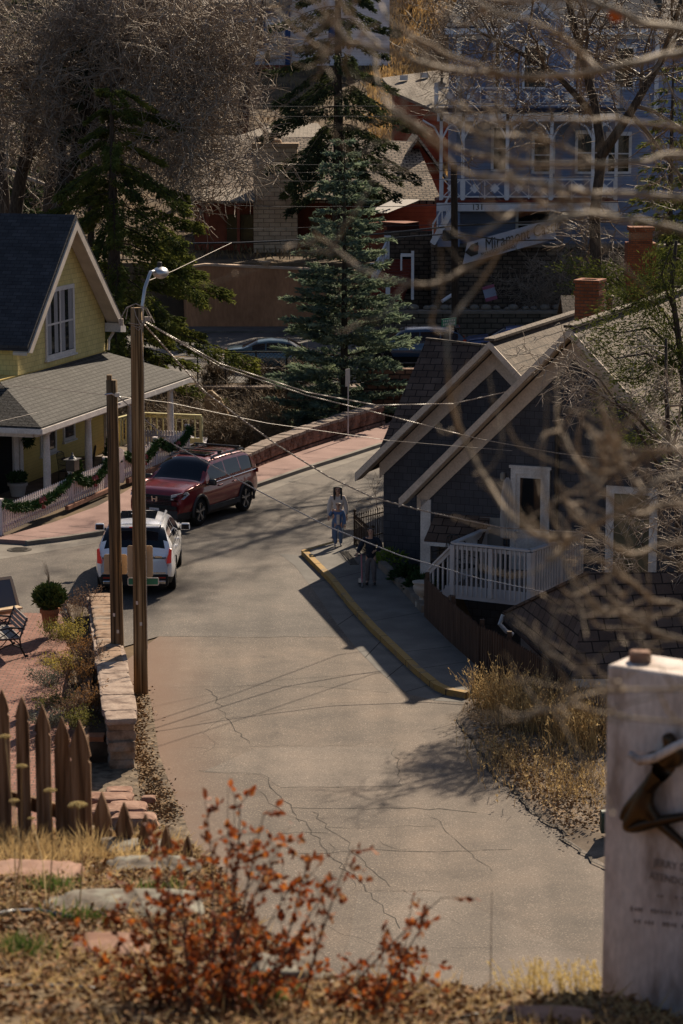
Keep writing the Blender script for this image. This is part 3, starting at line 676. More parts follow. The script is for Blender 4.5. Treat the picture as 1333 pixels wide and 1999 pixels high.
m_rbrick = brickm('red chimney brick', (.24, .068, .026), (.34, .105, .042), (.13, .07, .045), .22, .085, .012, noise=.35, bmp=.5)
def chimney(c, w, d, h, par, ax, mat, name='chimney'):
    mb = MB(); c = Vector(c); mb.box(c + V3(0, 0, h/2), (w, d, h), ax)
    mb.box(c + V3(0, 0, h-.28), (w+.06, d+.06, .12), ax); 
    for s in (-1, 1): mb.box(c + ax[0]*(s*(w/2-.05)) + V3(0, 0, h+.03), (.16, d+.12, .07), ax); mb.box(c + ax[1]*(s*(d/2-.05)) + V3(0, 0, h+.031), (w-.22, .16, .066), ax)
    o = build(mb, name, mat, par)
    mb = MB(); mb.box(c + V3(0, 0, h+.004), (w-.2, d-.2, .006), ax); build(mb, 'flue', m_black, o); return o
chimney(D(1149, 690, 64.5), .64, .64, 1.92, dh, df.ax, m_rbrick)
mb = MB(); c = D(1189, 620, 65.5); mb.lathe([(.09, 0), (.09, .5), (.13, .5), (.13, .58), (.08, .62)], c, 10); build(mb, 'vent_pipe', pm('rusty flue', (.16, .10, .075), (.22, .15, .11), rough=.7), dh)
# rear wing of the house running back to the right
rf = Frame(df.p(6.14, -9.2, 0)[:2], (.93, -.368)); 
# brown shingled wing to the left behind the gable: low roof slope seen face on
wg = thing('shingled_shed', 'low building with wide dark brown shingle roof behind the dark house', 'shed', D(850, 900, 76))
mb = MB()
R1, R2, R3, R4 = D(832, 662, 74.3), D(985, 680, 73.2), D(1000, 880, 70.3), D(742, 872, 71.4)
mb.prism([R4, R3, R2, R1], (0, .05, -.12)); build(mb, 'roof', m_brownsh, wg)
mb = MB(); mb.bar(R1 + V3(0, 0, .02), R2 + V3(0, 0, .02), .12, .06); build(mb, 'ridge_cap', m_cedar, wg)
mb = MB(); mb.prism([R4 + V3(.5, .6, -.3), R3 + V3(-.3, .6, -.3), R2 + V3(-.3, 0, -.3), R1 + V3(.3, 0, -.3)], (0, 0, -2.2)); build(mb, 'wall', m_char, wg)
# ---------------------------------------------------------------- deck
dk = thing('wooden_deck', 'white railed deck with stairs outside the charcoal house', 'deck', df.p(5, 4.5, 0))
zd, zr = .70, 1.73
FL = G(885, 1060, zr); FR = G(1035, 1075, zr); BL = df.p(1.75+.0, 3.06, zr); BL = G(955, 1030, zr); BR = df.p(4.4+.6, 3.1, zr); BR = G(1145, 1040, zr)
fl = lambda p, z: Vector((p.x, p.y, z))
mb = MB(); mb.prism([fl(FL, zd-.05), fl(FR, zd-.05), fl(BR, zd-.05), fl(BL, zd-.05)], (0, 0, .05)); build(mb, 'floor', pm('deck boards', (.16, .13, .11), (.22, .185, .16), rough=.8, stretch=(1, 9, 1)), dk)
m_rail = pm('deck white', (.44, .40, .39), (.54, .50, .48), scale=2, rough=.6)
def railing(path, z0, zr, par, step=.125, m=None, cap=.15, name='railing', zfun=None):
    mb = MB()
    for i in range(len(path)-1):
        a, b = path[i], path[i+1]; L = (b-a).length; d = (b-a).normalized(); n = Vector((-d.y, d.x, 0)); k = max(2, int(L/step))
        da = (zr[i], zr[i+1]) if hasattr(zr, '__len__') else (zr, zr); db = (z0[i], z0[i+1]) if hasattr(z0, '__len__') else (z0, z0)
        mb.bar(fl(a, da[0]), fl(b, da[1]), cap, .045); mb.bar(fl(a, da[0]-.10), fl(b, da[1]-.10), .035, .09); mb.bar(fl(a, db[0]+.02), fl(b, db[1]+.02), .045, .20)
        for j in range(k+1):
            t = j/k; p = a.lerp(b, t); zt = da[0]*(1-t)+da[1]*t; zb = db[0]*(1-t)+db[1]*t
            w = .10 if j in (0, k) or (k > 9 and j == k//2) else .042
            mb.box(Vector((p.x, p.y, (zt-.04+zb-.12)/2)) - n*.03, (w, w, zt-zb+.08), (d, n, Vector((0, 0, 1))))
    return build(mb, name, m or m_rail, par)
railing([fl(BL, 0), fl(FL, 0), fl(FR, 0), fl(BR, 0)], zd-.12, zr, dk)
st0 = G(835, 1112, 1.0); 
railing([fl(FL, 0) + V3(-.02, .05, 0), fl(st0, 0)], [zd-.12, .0], [zr-.06, 1.0], dk, name='stair_railing')
mb = MB()
for i in range(4): t = (i+.5)/4; p = fl(FL, 0).lerp(fl(st0, 0), t) + DU*.55; mb.box(p + V3(0, 0, zd*(1-t)), (.3, 1.0, .05), (DV, DU, V3(0, 0, 1)))
build(mb, 'stairs', m_rail, dk)
mb = MB()
mb.bar(fl(FL, .45), fl(FR, .45), .05, .18); build(mb, 'beam', m_rail, dk)
for p in (FL, FR, BR): mb = MB(); mb.box(fl(p, -1.2), (.12, .12, 3.3), df.ax); build(mb, 'post', pm('dark post', (.10, .09, .085), (.14, .125, .12), rough=.8), dk)
# closed parasol, table and chairs on the deck
m_canvas = pm('parasol canvas', (.36, .33, .31), (.46, .42, .39), scale=2, rough=.9, stretch=(14, 14, .6))
c = df.p(4.72, 3.9, zd); um = thing('patio_umbrella', 'closed pale parasol standing on the deck before the white door', 'umbrella', c)
mb = MB(); mb.lathe([(.02, 0), (.02, 2.55)], c, 8); mb.lathe([(.24, 0), (.24, .05), (.05, .09)], c, 14); build(mb, 'pole', m_black, um)
mb = MB(); pr = [(.03, .95), (.13, 1.0), (.14, 1.5), (.12, 2.1), (.08, 2.4), (.02, 2.5)]
V = []; n = 24
for r, z in pr:
    for i in range(n): a = 2*math.pi*i/n; rr = r*(1+.22*math.cos(i*math.pi)); V.append(c + V3(rr*math.cos(a), rr*math.sin(a), z))
mb.add(V, [(k*n+i, k*n+(i+1) % n, (k+1)*n+(i+1) % n, (k+1)*n+i) for k in range(len(pr)-1) for i in range(n)]); build(mb, 'canopy', m_canvas, um)
m_metal = pm('dark wrought metal', (.015, .014, .013), (.03, .028, .026), rough=.45, metal=.5)
def patio_chair(label, c, rz, group):
    t = thing('patio_chair', label, 'chair', c, rz, group)
    mb = MB(); 
    for x in (-.24, .24):
        mb.tube([(x, -.24, 0), (x, -.22, .42), (x, -.2, .62), (x, .2, .64)], .014, 6); mb.tube([(x, .26, 0), (x, .22, .42), (x, .3, .95)], .014, 6)
    mb.tube([(-.24, .3, .95), (-.12, .33, 1.02), (.12, .33, 1.02), (.24, .3, .95)], .014, 6); mb.tube([(-.24, -.22, .42), (.24, -.22, .42)], .012, 6)
    mb.build('frame', m_metal, t)
    mb = MB(); mb.box((0, 0, .43), (.48, .46, .025)); mb.build('seat', m_metal, t)
    mb = MB()
    for k in range(7): x = -.2+k*.0667; mb.bar((x, .24, .46), (x, .325, .99), .012)
    for k in range(4): mb.bar((-.22, .25+k*.02, .55+k*.12), (.22, .25+k*.02, .55+k*.12), .01)
    mb.build('backrest', m_metal, t); return t
def patio_table(label, c, r=.5, h=.72):
    t = thing('patio_table', label, 'table', c)
    mb = MB(); mb.lathe([(r, 0), (r, .025), (0, .026)], (0, 0, h), 24); mb.build('tabletop', m_metal, t)
    for k in range(4):
        a = k*math.pi/2+.5; mb = MB(); mb.tube([(.12*math.cos(a), .12*math.sin(a), h), (.16*math.cos(a), .16*math.sin(a), h*.5), (r*.8*math.cos(a), r*.8*math.sin(a), 0)], .016, 6); mb.build('leg', m_metal, t)
    return t
patio_chair('black metal chair on the deck, nearest the stair rail', df.p(3.3, 4.5, zd), -.9, 'chairs on the deck')
patio_chair('black metal chair on the deck, beside the folded parasol', df.p(4.0, 5.0, zd), .6, 'chairs on the deck')
patio_table('dark round table between chairs on white deck', df.p(3.95, 4.15, zd), .42)
# porch chairs and table of the yellow house
patio_chair('black mesh chair on yellow porch, left of the white column', P(8.15, -1.75, .05), 1.2, 'chairs on the yellow porch')
patio_chair('black mesh chair on yellow porch, right of the white column', P(9.6, -1.75, .05), -1.4, 'chairs on the yellow porch')
patio_table('small black round table on the yellow porch', P(8.9, -1.9, .05), .4, .68)
# ---------------------------------------------------------------- small brown-roofed building below the deck
g = thing('garden_shed', 'small shed with brown diamond shingle hip roof behind dark fence', 'shed', (5.5, 51, -2))
L = D(984, 1196, 53); T = D(1150, 1117, 49.3); B = D(1116, 1322, 47.6); Q = D(1420, 1322, 48.0); T2 = D(1420, 1117, 49.9)
mb = MB(); mb.prism([L, B, T], (0, 0, -.1)); mb.prism([B, Q, T2, T], (0, 0, -.1)); build(mb, 'roof', m_brownsh, g)
mb = MB(); mb.bar(B + V3(0, 0, -.12), Q + V3(0, 0, -.12), .10, .16); build(mb, 'eave_board', m_shadetrim, g); mb = MB(); mb.bar(L + V3(0, 0, -.12), B + V3(0, 0, -.12), .06, .10); mb.bar(L, T, .1, .06); build(mb, 'hip_cap', m_brownsh, g)
mb = MB(); ins = V3(.35, .45, 0)
mb.prism([fl(L, -2.9) + V3(.35, -.4, 0), fl(B, -2.9) + V3(.15, .35, 0), fl(Q, -2.9) + V3(0, .35, 0), fl(T2, -2.9) + V3(0, 1, 0)], (0, 0, 3.75)); build(mb, 'wall', pm('pale shed wall', (.26, .22, .19), (.34, .29, .25), rough=.8), g)
mb = MB()
for t in (.25, .5, .75): p = L.lerp(B, t); mb = MB(); mb.box(fl(p, -1.5) + V3(.1, 0, (p.z)/2), (.09, .09, 2.8)); build(mb, 'post', m_white, g)
mb = MB(); mb.tube([L + V3(-.02, 0, -.05), L + V3(-.1, -.05, -.25), L + V3(.05, -.05, -.42), L + V3(.2, 0, -.5)], .05, 8); build(mb, 'downpipe', m_white, g)
# ================================================================ FAR STREET SIDE: walls and houses beyond
m_adobe = pm('ochre stucco', (.29, .145, .078), (.44, .225, .12), scale=.9, rough=.9, bmp=.2, fine=8, stretch=(1, 1, .35))
m_flag = brickm('sandstone blocks', (.52, .39, .27), (.66, .51, .36), (.24, .175, .125), .62, .24, .018, noise=.3, bmp=.5)
m_stone = brickm('brown rubble stone', (.095, .07, .055), (.15, .115, .085), (.045, .035, .028), .5, .22, .03, noise=.6, bmp=.8)
m_stone2 = brickm('grey block stone', (.11, .095, .075), (.17, .14, .11), (.05, .042, .034), .6, .26, .03, noise=.5, bmp=.8)
m_barn = sidingm('barn red boards', (.20, .035, .014), (.27, .052, .02), .25)
m_redw = pm('rust red boards', (.17, .05, .028), (.25, .075, .042), scale=2, rough=.8)
m_lroof = brickm('brown grey shingles', (.20, .165, .13), (.27, .225, .18), (.06, .048, .038), .5, .22, .02, noise=.4, bmp=.5)
m_shake = brickm('rough shake roof', (.20, .15, .11), (.33, .255, .19), (.03, .022, .018), .4, .26, .035, noise=.55, bmp=.9)
m_blue = sidingm('slate blue clapboard', (.19, .235, .36), (.225, .275, .41), .16)
m_bwhite = pm('blue white trim', (.62, .62, .66), (.72, .72, .75), rough=.6)
m_bsh = brickm('dark blue shingles', (.03, .036, .06), (.045, .052, .08), (.012, .014, .022), .35, .2, .012, noise=.3)
# stucco retaining wall with urn
wy = 125.7
rw = thing('retaining_wall', 'long ochre stucco retaining wall beyond the street', 'wall', D(480, 640, wy))
mb = MB(); a, b = D(362, 516, wy), D(760, 545, wy); e = D(357, 640, wy)
mb.prism([(a.x, wy, -.1), (a.x, wy, 3.1), (a.x+1.0, wy, 3.25), (b.x, wy, 2.85), (b.x, wy, -.1)], (0, .5, 0)); mb.prism([(a.x, wy, -.1), (a.x, wy, 3.1), (a.x-1.2, wy+4, 3.1), (a.x-1.2, wy+4, -.1)], (.5, .2, 0)); build(mb, 'wall_face', m_adobe, rw)
mb = MB(); mb.prism([(a.x-.06, wy-.06, 3.1), (a.x+1.0, wy-.06, 3.25), (b.x, wy-.06, 2.85), (b.x, wy-.06, 2.95), (a.x+1.0, wy-.06, 3.36), (a.x-.06, wy-.06, 3.21)], (0, .62, 0)); build(mb, 'coping', pm('pale coping', (.40, .29, .21), (.48, .36, .27), rough=.85), rw)
u = D(518, 528, wy+.3); t = thing('garden_urn', 'pale stone urn standing on the ochre wall', 'urn', u)
mb = MB(); mb.lathe([(.24, 0), (.24, .07), (.12, .12), (.10, .22), (.2, .34), (.30, .42), (.33, .47), (.27, .47), (.2, .40)], u, 18); build(mb, 'bowl', pm('sandstone urn', (.40, .30, .21), (.48, .37, .27), rough=.85), t, smooth=True)
# low house with the tall sandstone chimney
lh = thing('chimney_house', 'low shake roofed house with tall sandstone chimney', 'house', D(560, 490, 136))
mb = MB(); y = 136
W0, W1 = D(380, 500, y), D(760, 500, y); mb.box(((W0.x+W1.x)/2, y+5, 4.7), (W1.x-W0.x, 9.6, 3.4)); build(mb, 'wall', m_redw, lh)
mb = MB()
E0, E1, R0, R1 = D(350, 386, y-.8), D(862, 392, y-.8), D(350, 262, y+7), D(812, 276, y+7)
mb.prism([E0, E1, R1, R0], (0, 0, -.2)); build(mb, 'roof', m_shake, lh)
mb = MB(); L0, L1, L2, L3 = D(395, 392, y-3.2), D(498, 392, y-3.2), D(497, 368, y-.2), D(395, 368, y-.2); mb.prism([L0, L1, L2, L3], (0, 0, -.14)); build(mb, 'porch_roof', m_lroof, lh)
mb = MB()
for px in (404, 465): p = D(px, 392, y-3.0); mb = MB(); mb.box((p.x, y-3.0, (p.z+3.3)/2), (.16, .16, p.z-3.3)); build(mb, 'porch_post', m_redw, lh)
cz = D(538, 491, y-1.6); mb = MB(); mb.box((cz.x, y-1.0, 6.15), (2.42, 1.3, 5.9)); build(mb, 'chimney', m_flag, lh)
ch = lh.children[-1]; mb = MB(); mb.box((cz.x, y-1.0, 9.2), (2.6, 1.5, .2)); mb.box((cz.x, y-1.0, 9.33), (.7, .6, .1)); mb.sphere((cz.x, y-1.0, 9.42), .34, 12, 6, (1, 1, .45)); build(mb, 'chimney_cap', pm('tan cap', (.38, .27, .18), (.44, .32, .22), rough=.8), ch)
mb = MB()
for px in (618, 660, 700, 455, 482): p = D(px, 445, y-.02); mb = MB(); mb.box((p.x, y-.05, p.z), (.7, .06, 1.5)); build(mb, 'window', glassm('amber glass', (.07, .05, .03), .1), lh)
mb = MB(); p = D(508, 272, y+6); mb.box(p, (.5, .4, .35)); build(mb, 'roof_vent', m_black, lh)
# pale roof of a house above it
uh = thing('upper_house', 'pale roofed house half hidden above the shake roof', 'house', D(560, 250, 152))
mb = MB(); y2 = 152; mb.prism([D(455, 268, y2), D(640, 268, y2), D(620, 240, y2+6), D(535, 242, y2+6)], (0, 0, -.2)); build(mb, 'roof', m_lroof, uh)
mb = MB(); a, b = D(475, 268, y2+1), D(620, 268, y2+1); mb.box(((a.x+b.x)/2, y2+4, a.z-1.8), (b.x-a.x, 5, 3.3)); build(mb, 'wall', m_redw, uh)
# barn red house, gable towards the right
bh = thing('red_house', 'deep red gabled house with grey brown roof', 'house', D(800, 400, 141))
y3 = 142
mb = MB(); gA, gB, gC = D(735, 400, y3), D(815, 275, y3), D(900, 400, y3)
mb.prism([(gA.x, y3, 3.2), (gC.x, y3, 3.2), (gC.x, y3, gC.z), gB, (gA.x, y3, gA.z)], (0, 10, 0)); build(mb, 'wall', m_barn, bh)
mb = MB(); s = V3(-.4, -1.0, 0); mb.prism([gA + V3(-.5, -.9, -.4), gB + V3(0, -.9, .1), gB + V3(0, 9, .1), gA + V3(-.5, 9, -.4)], (0, 0, .22)); mb.prism([gB + V3(0, -.9, .1), gC + V3(.5, -.9, -.4), gC + V3(.5, 9, -.4), gB + V3(0, 9, .1)], (0, 0, .22)); build(mb, 'roof', m_lroof, bh)
# barn red house further up with a light roof and skylights
b2 = thing('red_house', 'red walled house with light brown roof carrying three skylights', 'house', D(820, 215, 165))
y4 = 166; mb = MB(); a, b, c, d = D(770, 180, y4), D(905, 240, y4-3), D(905, 130, y4+8), D(745, 152, y4+8); mb.prism([a, b, c, d], (0, 0, -.2)); build(mb, 'roof', m_lroof, b2)
mb = MB(); mb.prism([a + V3(0, .4, -.2), b + V3(0, .4, -.2), b + V3(0, .4, -5), a + V3(0, .4, -5)], (0, 7, 0)); build(mb, 'wall', m_barn, b2)
for px, py in ((788, 152), (828, 147), (875, 137)):
    p = D(px, py, y4+4.5); mb = MB(); mb.box(p, (.55, .6, .35)); build(mb, 'skylight', pm('bright dome', (.5, .47, .44), (.6, .56, .52), rough=.4), b2)
p = D(862, 165, y4+1); mb = MB(); mb.lathe([(.09, 0), (.09, 1.3)], p, 8); build(mb, 'vent_pipe', m_black, b2)
# white house with blue trim at the top
wh = thing('white_house', 'white clapboard house with blue trim and large dark window', 'house', D(500, 125, 205))
y5 = 205; m_wclap = sidingm('white clapboard', (.62, .57, .58), (.70, .65, .66), .25); m_btrim = pm('deep blue trim', (.02, .05, .14), (.03, .065, .17), rough=.6)
mb = MB(); a, b = D(400, 128, y5), D(560, 128, y5); t = D(480, 20, y5); mb.box(((a.x+b.x)/2, y5+4, (a.z+t.z)/2), (b.x-a.x, 8, t.z-a.z)); 
c, d = D(560, 128, y5+.4), D(760, 128, y5+.4); mb.box(((c.x+d.x)/2, y5+4.4, (a.z+t.z+6)/2), (d.x-c.x, 8, t.z-a.z+6)); build(mb, 'wall', m_wclap, wh)
mb = MB(); a, b = D(434, 95, y5), D(516, 43, y5); mb.box(((a.x+b.x)/2, y5-.03, (a.z+b.z)/2), (b.x-a.x, .08, b.z-a.z)); build(mb, 'window', m_glass, wh); w = wh.children[-1]
mb = MB()
for px in (434, 462, 490, 516): p = D(px, 69, y5); mb.box((p.x, y5-.09, p.z), (.12, .06, 2.3))
build(mb, 'frame', m_btrim, w)
mb = MB(); p, q = D(562, 128, y5), D(562, 0, y5); mb.box((p.x, y5-.06, (p.z+q.z)/2), (.45, .14, q.z-p.z)); p, q = D(400, 22, y5), D(562, 22, y5); mb.box(((p.x+q.x)/2, y5-.3, p.z), (q.x-p.x, .8, .45)); build(mb, 'trim', m_btrim, wh)
mb = MB(); p = D(655, 55, y5); mb.box((p.x, y5+.36, p.z), (1.2, .1, 1.6)); build(mb, 'window', m_btrim, wh)
mb = MB(); p, q = D(395, 15, y5), D(570, 15, y5); mb.prism([(p.x, y5-.6, p.z+.2), (q.x, y5-.6, p.z+.2), (q.x, y5+8, p.z+3), (p.x, y5+8, p.z+3)], (0, 0, .2)); build(mb, 'roof', m_lroof, wh)
mb = MB(); p, q = D(395, 126, y5), D(570, 126, y5); mb.box(((p.x+q.x)/2, y5-.5, p.z-.25), (q.x-p.x, 1.2, .4)); build(mb, 'deck_edge', m_redw, wh)
t = thing('patio_heater', 'tall metal patio heater on white house deck', 'heater', D(522, 122, y5-.8))
p = D(522, 122, y5-.8); mb = MB(); mb.lathe([(.2, 0), (.22, .9), (.04, .95), (.04, 2.3)], p, 12); build(mb, 'post', m_metal, t); mb = MB(); mb.lathe([(.45, 2.3), (.1, 2.5), (0, 2.52)], p, 16); build(mb, 'reflector', pm('heater metal', (.3, .28, .26), rough=.35, metal=.7), t)
# ---------------------------------------------------------------- blue Victorian house
y6 = 127.0
vh = thing('victorian_house', 'tall slate blue Victorian house with white two storey porch', 'house', D(1050, 470, y6))
X = lambda px, y=y6: D(px, 150, y).x
Zz = lambda py, y=y6: D(700, py, y).z
mb = MB(); mb.box(((X(892)+X(1285))/2, y6+5, (3.2+Zz(62))/2), (X(1285)-X(892), 10, Zz(62)-3.2)); build(mb, 'wall', m_blue, vh)
mb = MB(); mb.prism([(X(868), y6-.7, Zz(60)), (X(1300), y6-.7, Zz(60)), (X(1250), y6+5, Zz(-70)), (X(930), y6+5, Zz(-70))], (0, .05, .2)); build(mb, 'roof', m_bsh, vh)
mb = MB(); mb.bar((X(866), y6-.75, Zz(62)), (X(1300), y6-.75, Zz(62)), .12, .3); mb.box((X(1080), y6-.06, Zz(72)), (X(1285)-X(892), .12, .22)); build(mb, 'cornice', m_bwhite, vh)
# gabled bay
mb = MB(); bx0, bx1 = X(975), X(1112); mb.prism([(bx0, y6-1.2, Zz(226)), (bx1, y6-1.2, Zz(226)), (bx1, y6-1.2, Zz(70)), ((bx0+bx1)/2, y6-1.2, Zz(10)), (bx0, y6-1.2, Zz(70))], (0, 1.19, 0)); build(mb, 'bay', m_blue, vh)
mb = MB(); 
for s in (-1, 1): mb.bar(((bx0+bx1)/2 + s*(bx1-bx0)*.58, y6-1.5, Zz(78)), ((bx0+bx1)/2, y6-1.5, Zz(6)), .5, .22)
build(mb, 'gable_trim', m_bwhite, vh)
for x in (bx0, bx1, X(892)+.1, X(1285)-.1): mb = MB(); mb.box((x, y6-(1.22 if x in (bx0, bx1) else .05), (Zz(226)+Zz(70))/2), (.22, .1, Zz(70)-Zz(226))); build(mb, 'corner_board', m_bwhite, vh)
def vwin(px0, px1, py0, py1, yy):
    mb = MB(); x0, x1, z0, z1 = X(px0), X(px1), Zz(py1), Zz(py0)
    for a, b, c, d in ((x0-.14, x0, z0-.1, z1+.2), (x1, x1+.14, z0-.1, z1+.2), (x0, x1, z1, z1+.2), (x0, x1, z0-.12, z0)): mb.box(((a+b)/2, yy-.05, (c+d)/2), (b-a, .12, d-c))
    mb.box(((x0+x1)/2, yy-.04, (z0+z1)/2), (x1-x0, .07, .07)); w = build(mb, 'window', m_bwhite, vh)
    mb = MB(); mb.box(((x0+x1)/2, yy-.012, (z0+z1)/2), (x1-x0, .02, z1-z0)); build(mb, 'pane', m_glass, w)
vwin(967, 994, 84, 172, y6-1.2 if False else y6-.0)
vwin(1020, 1060, 90, 170, y6-1.2); vwin(965, 990, 250, 330, y6); vwin(1045, 1080, 270, 335, y6); vwin(1130, 1170, 262, 335, y6); vwin(1200, 1235, 95, 170, y6); vwin(1015, 1075, 412, 465, y6-.0); vwin(1190, 1230, 265, 335, y6)
# porch: floor, roof, posts with brackets, chinoiserie railings on two storeys
pz, rz_, py0 = Zz(386), Zz(214), y6-2.6
m_porch = pm('porch red boards', (.14, .03, .02), (.18, .045, .03), rough=.7)
mb = MB(); mb.box(((X(850)+X(1200))/2, y6-1.3, pz-.05), (X(1200)-X(850), 2.6, .14)); build(mb, 'porch_floor', m_porch, vh)
mb = MB(); mb.box(((X(842)+X(1210))/2, y6-1.3, rz_), (X(1210)-X(842), 3.0, .2)); build(mb, 'porch_roof', m_bsh, vh)
mb = MB(); mb.box(((X(850)+X(1200))/2, py0, rz_-.35), (X(1200)-X(850), .16, .4)); mb.box(((X(850)+X(1200))/2, py0, pz-.35), (X(1200)-X(850), .14, .42)); build(mb, 'porch_beam', m_bwhite, vh)
posts = [858, 900, 985, 1070, 1150, 1195]
for px in posts:
    mb = MB(); x = X(px); mb.box((x, py0, (pz+rz_)/2), (.16, .16, rz_-pz)); 
    for s in (-1, 1): mb.tube([(x, py0, rz_-1.5), (x+s*.35, py0, rz_-.85), (x+s*.95, py0, rz_-.5)], .055, 6)
    build(mb, 'porch_post', m_bwhite, vh)
def fret(x0, x1, z, h, yy, name='railing'):
    mb = MB(); mb.bar((x0, yy, z+h), (x1, yy, z+h), .1, .08); mb.bar((x0, yy, z+.12), (x1, yy, z+.12), .08, .07); n = max(1, round((x1-x0)/1.0))
    for i in range(n):
        a = x0+(x1-x0)*i/n; b = x0+(x1-x0)*(i+1)/n
        mb.bar((a, yy, z), (a, yy, z+h), .06); mb.bar((a, yy, z+.12), (b, yy, z+h), .045); mb.bar((a, yy, z+h), (b, yy, z+.12), .045)
        mb.box(((a+b)/2, yy, z+h*.55), (.36, .05, .36), (V3(.707, 0, .707), V3(0, 1, 0), V3(-.707, 0, .707)))
    mb.bar((x1, yy, z), (x1, yy, z+h), .06); build(mb, name, m_bwhite, vh)
for i in range(len(posts)-1): fret(X(posts[i])+.1, X(posts[i+1])-.1, pz+.05, 1.0, py0)
fret(X(848), X(895), rz_+.12, 1.0, py0, 'balcony_railing'); fret(X(895), X(1195), rz_+.12, 1.0, py0, 'balcony_railing')
mb = MB()
for px in (848, 1195): mb = MB(); mb.box((X(px), py0, rz_+.7), (.2, .2, 1.35)); build(mb, 'balcony_post', m_bwhite, vh)
mb = MB(); mb.box(((X(853)+X(895))/2, py0+1.2, (Zz(475)+pz)/2-.15), (X(895)-X(853), 2.3, pz-Zz(475)-.3)); build(mb, 'porch_base', m_blue, vh)
text('house_number', '131', .42, m_black, vh, (X(929), py0-.1, pz-.36), (1, 0, 0), (0, 0, 1))
mb = MB(); a, b = V3(X(842), py0-.3, Zz(468)), V3(X(886), py0-.3, Zz(392)); mb.bar(a, b, 1.0, .25); mb.bar(a + V3(0, -.5, 1.0), b + V3(0, -.5, 1.0), .08, .08)
for k in range(6): p = a.lerp(b, k/5) + V3(0, -.5, 0); mb.bar(p, p + V3(0, 0, 1.0), .06)
build(mb, 'stairs', m_bwhite, vh)
# light roof of its right-hand neighbour
nh = thing('grey_roof_house', 'grey shingle roofed building right of the blue house', 'house', (34, 150, 12))
mb = MB(); mb.prism([D(1180, 75, 140), D(1500, 75, 140), D(1500, -60, 150), D(1200, -60, 150)], (0, 0, -.2)); build(mb, 'roof', brickm('pale grey shingles', (.17, .15, .145), (.23, .205, .195), (.05, .045, .042), .5, .24, .02, noise=.4), nh)
mb = MB(); a, b = D(1290, 75, 140.5), D(1500, 75, 140.5); mb.prism([(a.x, 141, 3), (b.x, 141, 3), (b.x, 141, a.z-.2), (a.x, 141, a.z-.2)], (0, 8, 0)); build(mb, 'wall', m_blue, nh)
mb = MB(); mb.lathe([(.3, 0), (.3, 1.0), (.4, 1.0), (.4, 1.2)], D(1282, 30, 143), 10); build(mb, 'roof_vent', m_black, nh)
# second red brick chimney beyond (of a house hidden in the lot)
n2 = thing('brick_chimney_house', 'building with tall red brick chimney behind the twigs', 'house', D(1255, 640, 96))
mb = MB(); c = D(1252, 610, 96); mb.box((c.x, 98.5, 1.2), (5.6, 5, 2.6)); build(mb, 'wall', m_char, n2)
mb = MB(); mb.prism([(c.x-3, 95.6, 2.4), (c.x+3, 95.6, 2.4), (c.x+3, 98.5, 4.0), (c.x-3, 98.5, 4.0)], (0, 0, .14)); mb.prism([(c.x-3, 98.5, 4.0), (c.x+3, 98.5, 4.0), (c.x+3, 101.4, 2.4), (c.x-3, 101.4, 2.4)], (0, 0, .14)); build(mb, 'roof', m_cedar, n2)
mb = MB(); mb.box((c.x, 96.8, 4.6), (1.15, 1.0, 3.6)); mb.box((c.x, 96.8, 5.4), (.85, .8, 3.0)); mb.box((c.x, 96.8, 6.95), (1.0, .95, .16)); build(mb, 'chimney', m_rbrick, n2)
# stone walls under the blue house
sw = thing('stone_wall', 'low grey block wall with cobble top along far street', 'wall', D(900, 640, 119.8))
mb = MB(); a, b = D(742, 630, 119.6), D(1250, 640, 119.6); mb.box(((a.x+b.x)/2, 120.0, .6), (b.x-a.x, .7, 1.5)); build(mb, 'wall_face', m_stone2, sw)
mb = MB(); mb.box(((a.x+b.x)/2, 119.98, 1.42), (b.x-a.x+.1, .85, .14)); build(mb, 'coping', pm('grey coping', (.17, .145, .12), (.24, .2, .165), scale=3, rough=.9), sw)
random.seed(3)
for i in range(26):
    x = a.x + (b.x-a.x)*(i+.5)/26 + random.uniform(-.15, .15); r = random.uniform(.12, .24); st = MB(); st.sphere((0, 0, 0), r, 8, 6, (1.2, 1, .75))
    o = st.build('cobble', m_conc, None, smooth=True); o.location = (x, 120.1+random.uniform(-.1, .2), 1.49+r*.5); XF[o.name] = (o.location.copy(), 0)
    tag(o, 'rounded cobble in the row on top of the low grey block wall', 'stone', 'cobbles along the low wall')
hw = thing('stone_wall', 'high brown rubble wall under blue house', 'wall', D(1000, 600, 124.6))
mb = MB(); a, b = D(842, 598, 124.4), D(1400, 598, 124.4); mb.prism([(a.x, 124.4, .9), (b.x, 124.4, .9), (b.x, 125.0, 4.25), (a.x, 125.0, 4.25)], (0, .7, 0)); build(mb, 'wall_face', m_stone, hw)
mb = MB(); mb.box(((a.x+b.x)/2, 125.3, 4.33), (b.x-a.x, 1.0, .14)); build(mb, 'coping', pm('grey coping', (.1, .1, .1)), hw)
s2 = thing('stone_wall', 'dark rubble wall with doorway beside the white stairs', 'wall', D(790, 560, 126))
mb = MB(); a, b = D(750, 598, 126), D(845, 598, 126); mb.box(((a.x+b.x)/2, 126.4, 2.9), (b.x-a.x, .8, 4.2)); build(mb, 'wall_face', m_stone, s2)
mb = MB(); p = D(793, 530, 126); mb.box((p.x, 125.98, p.z-.2), (.75, .05, 1.9)); build(mb, 'doorway', m_door, s2)
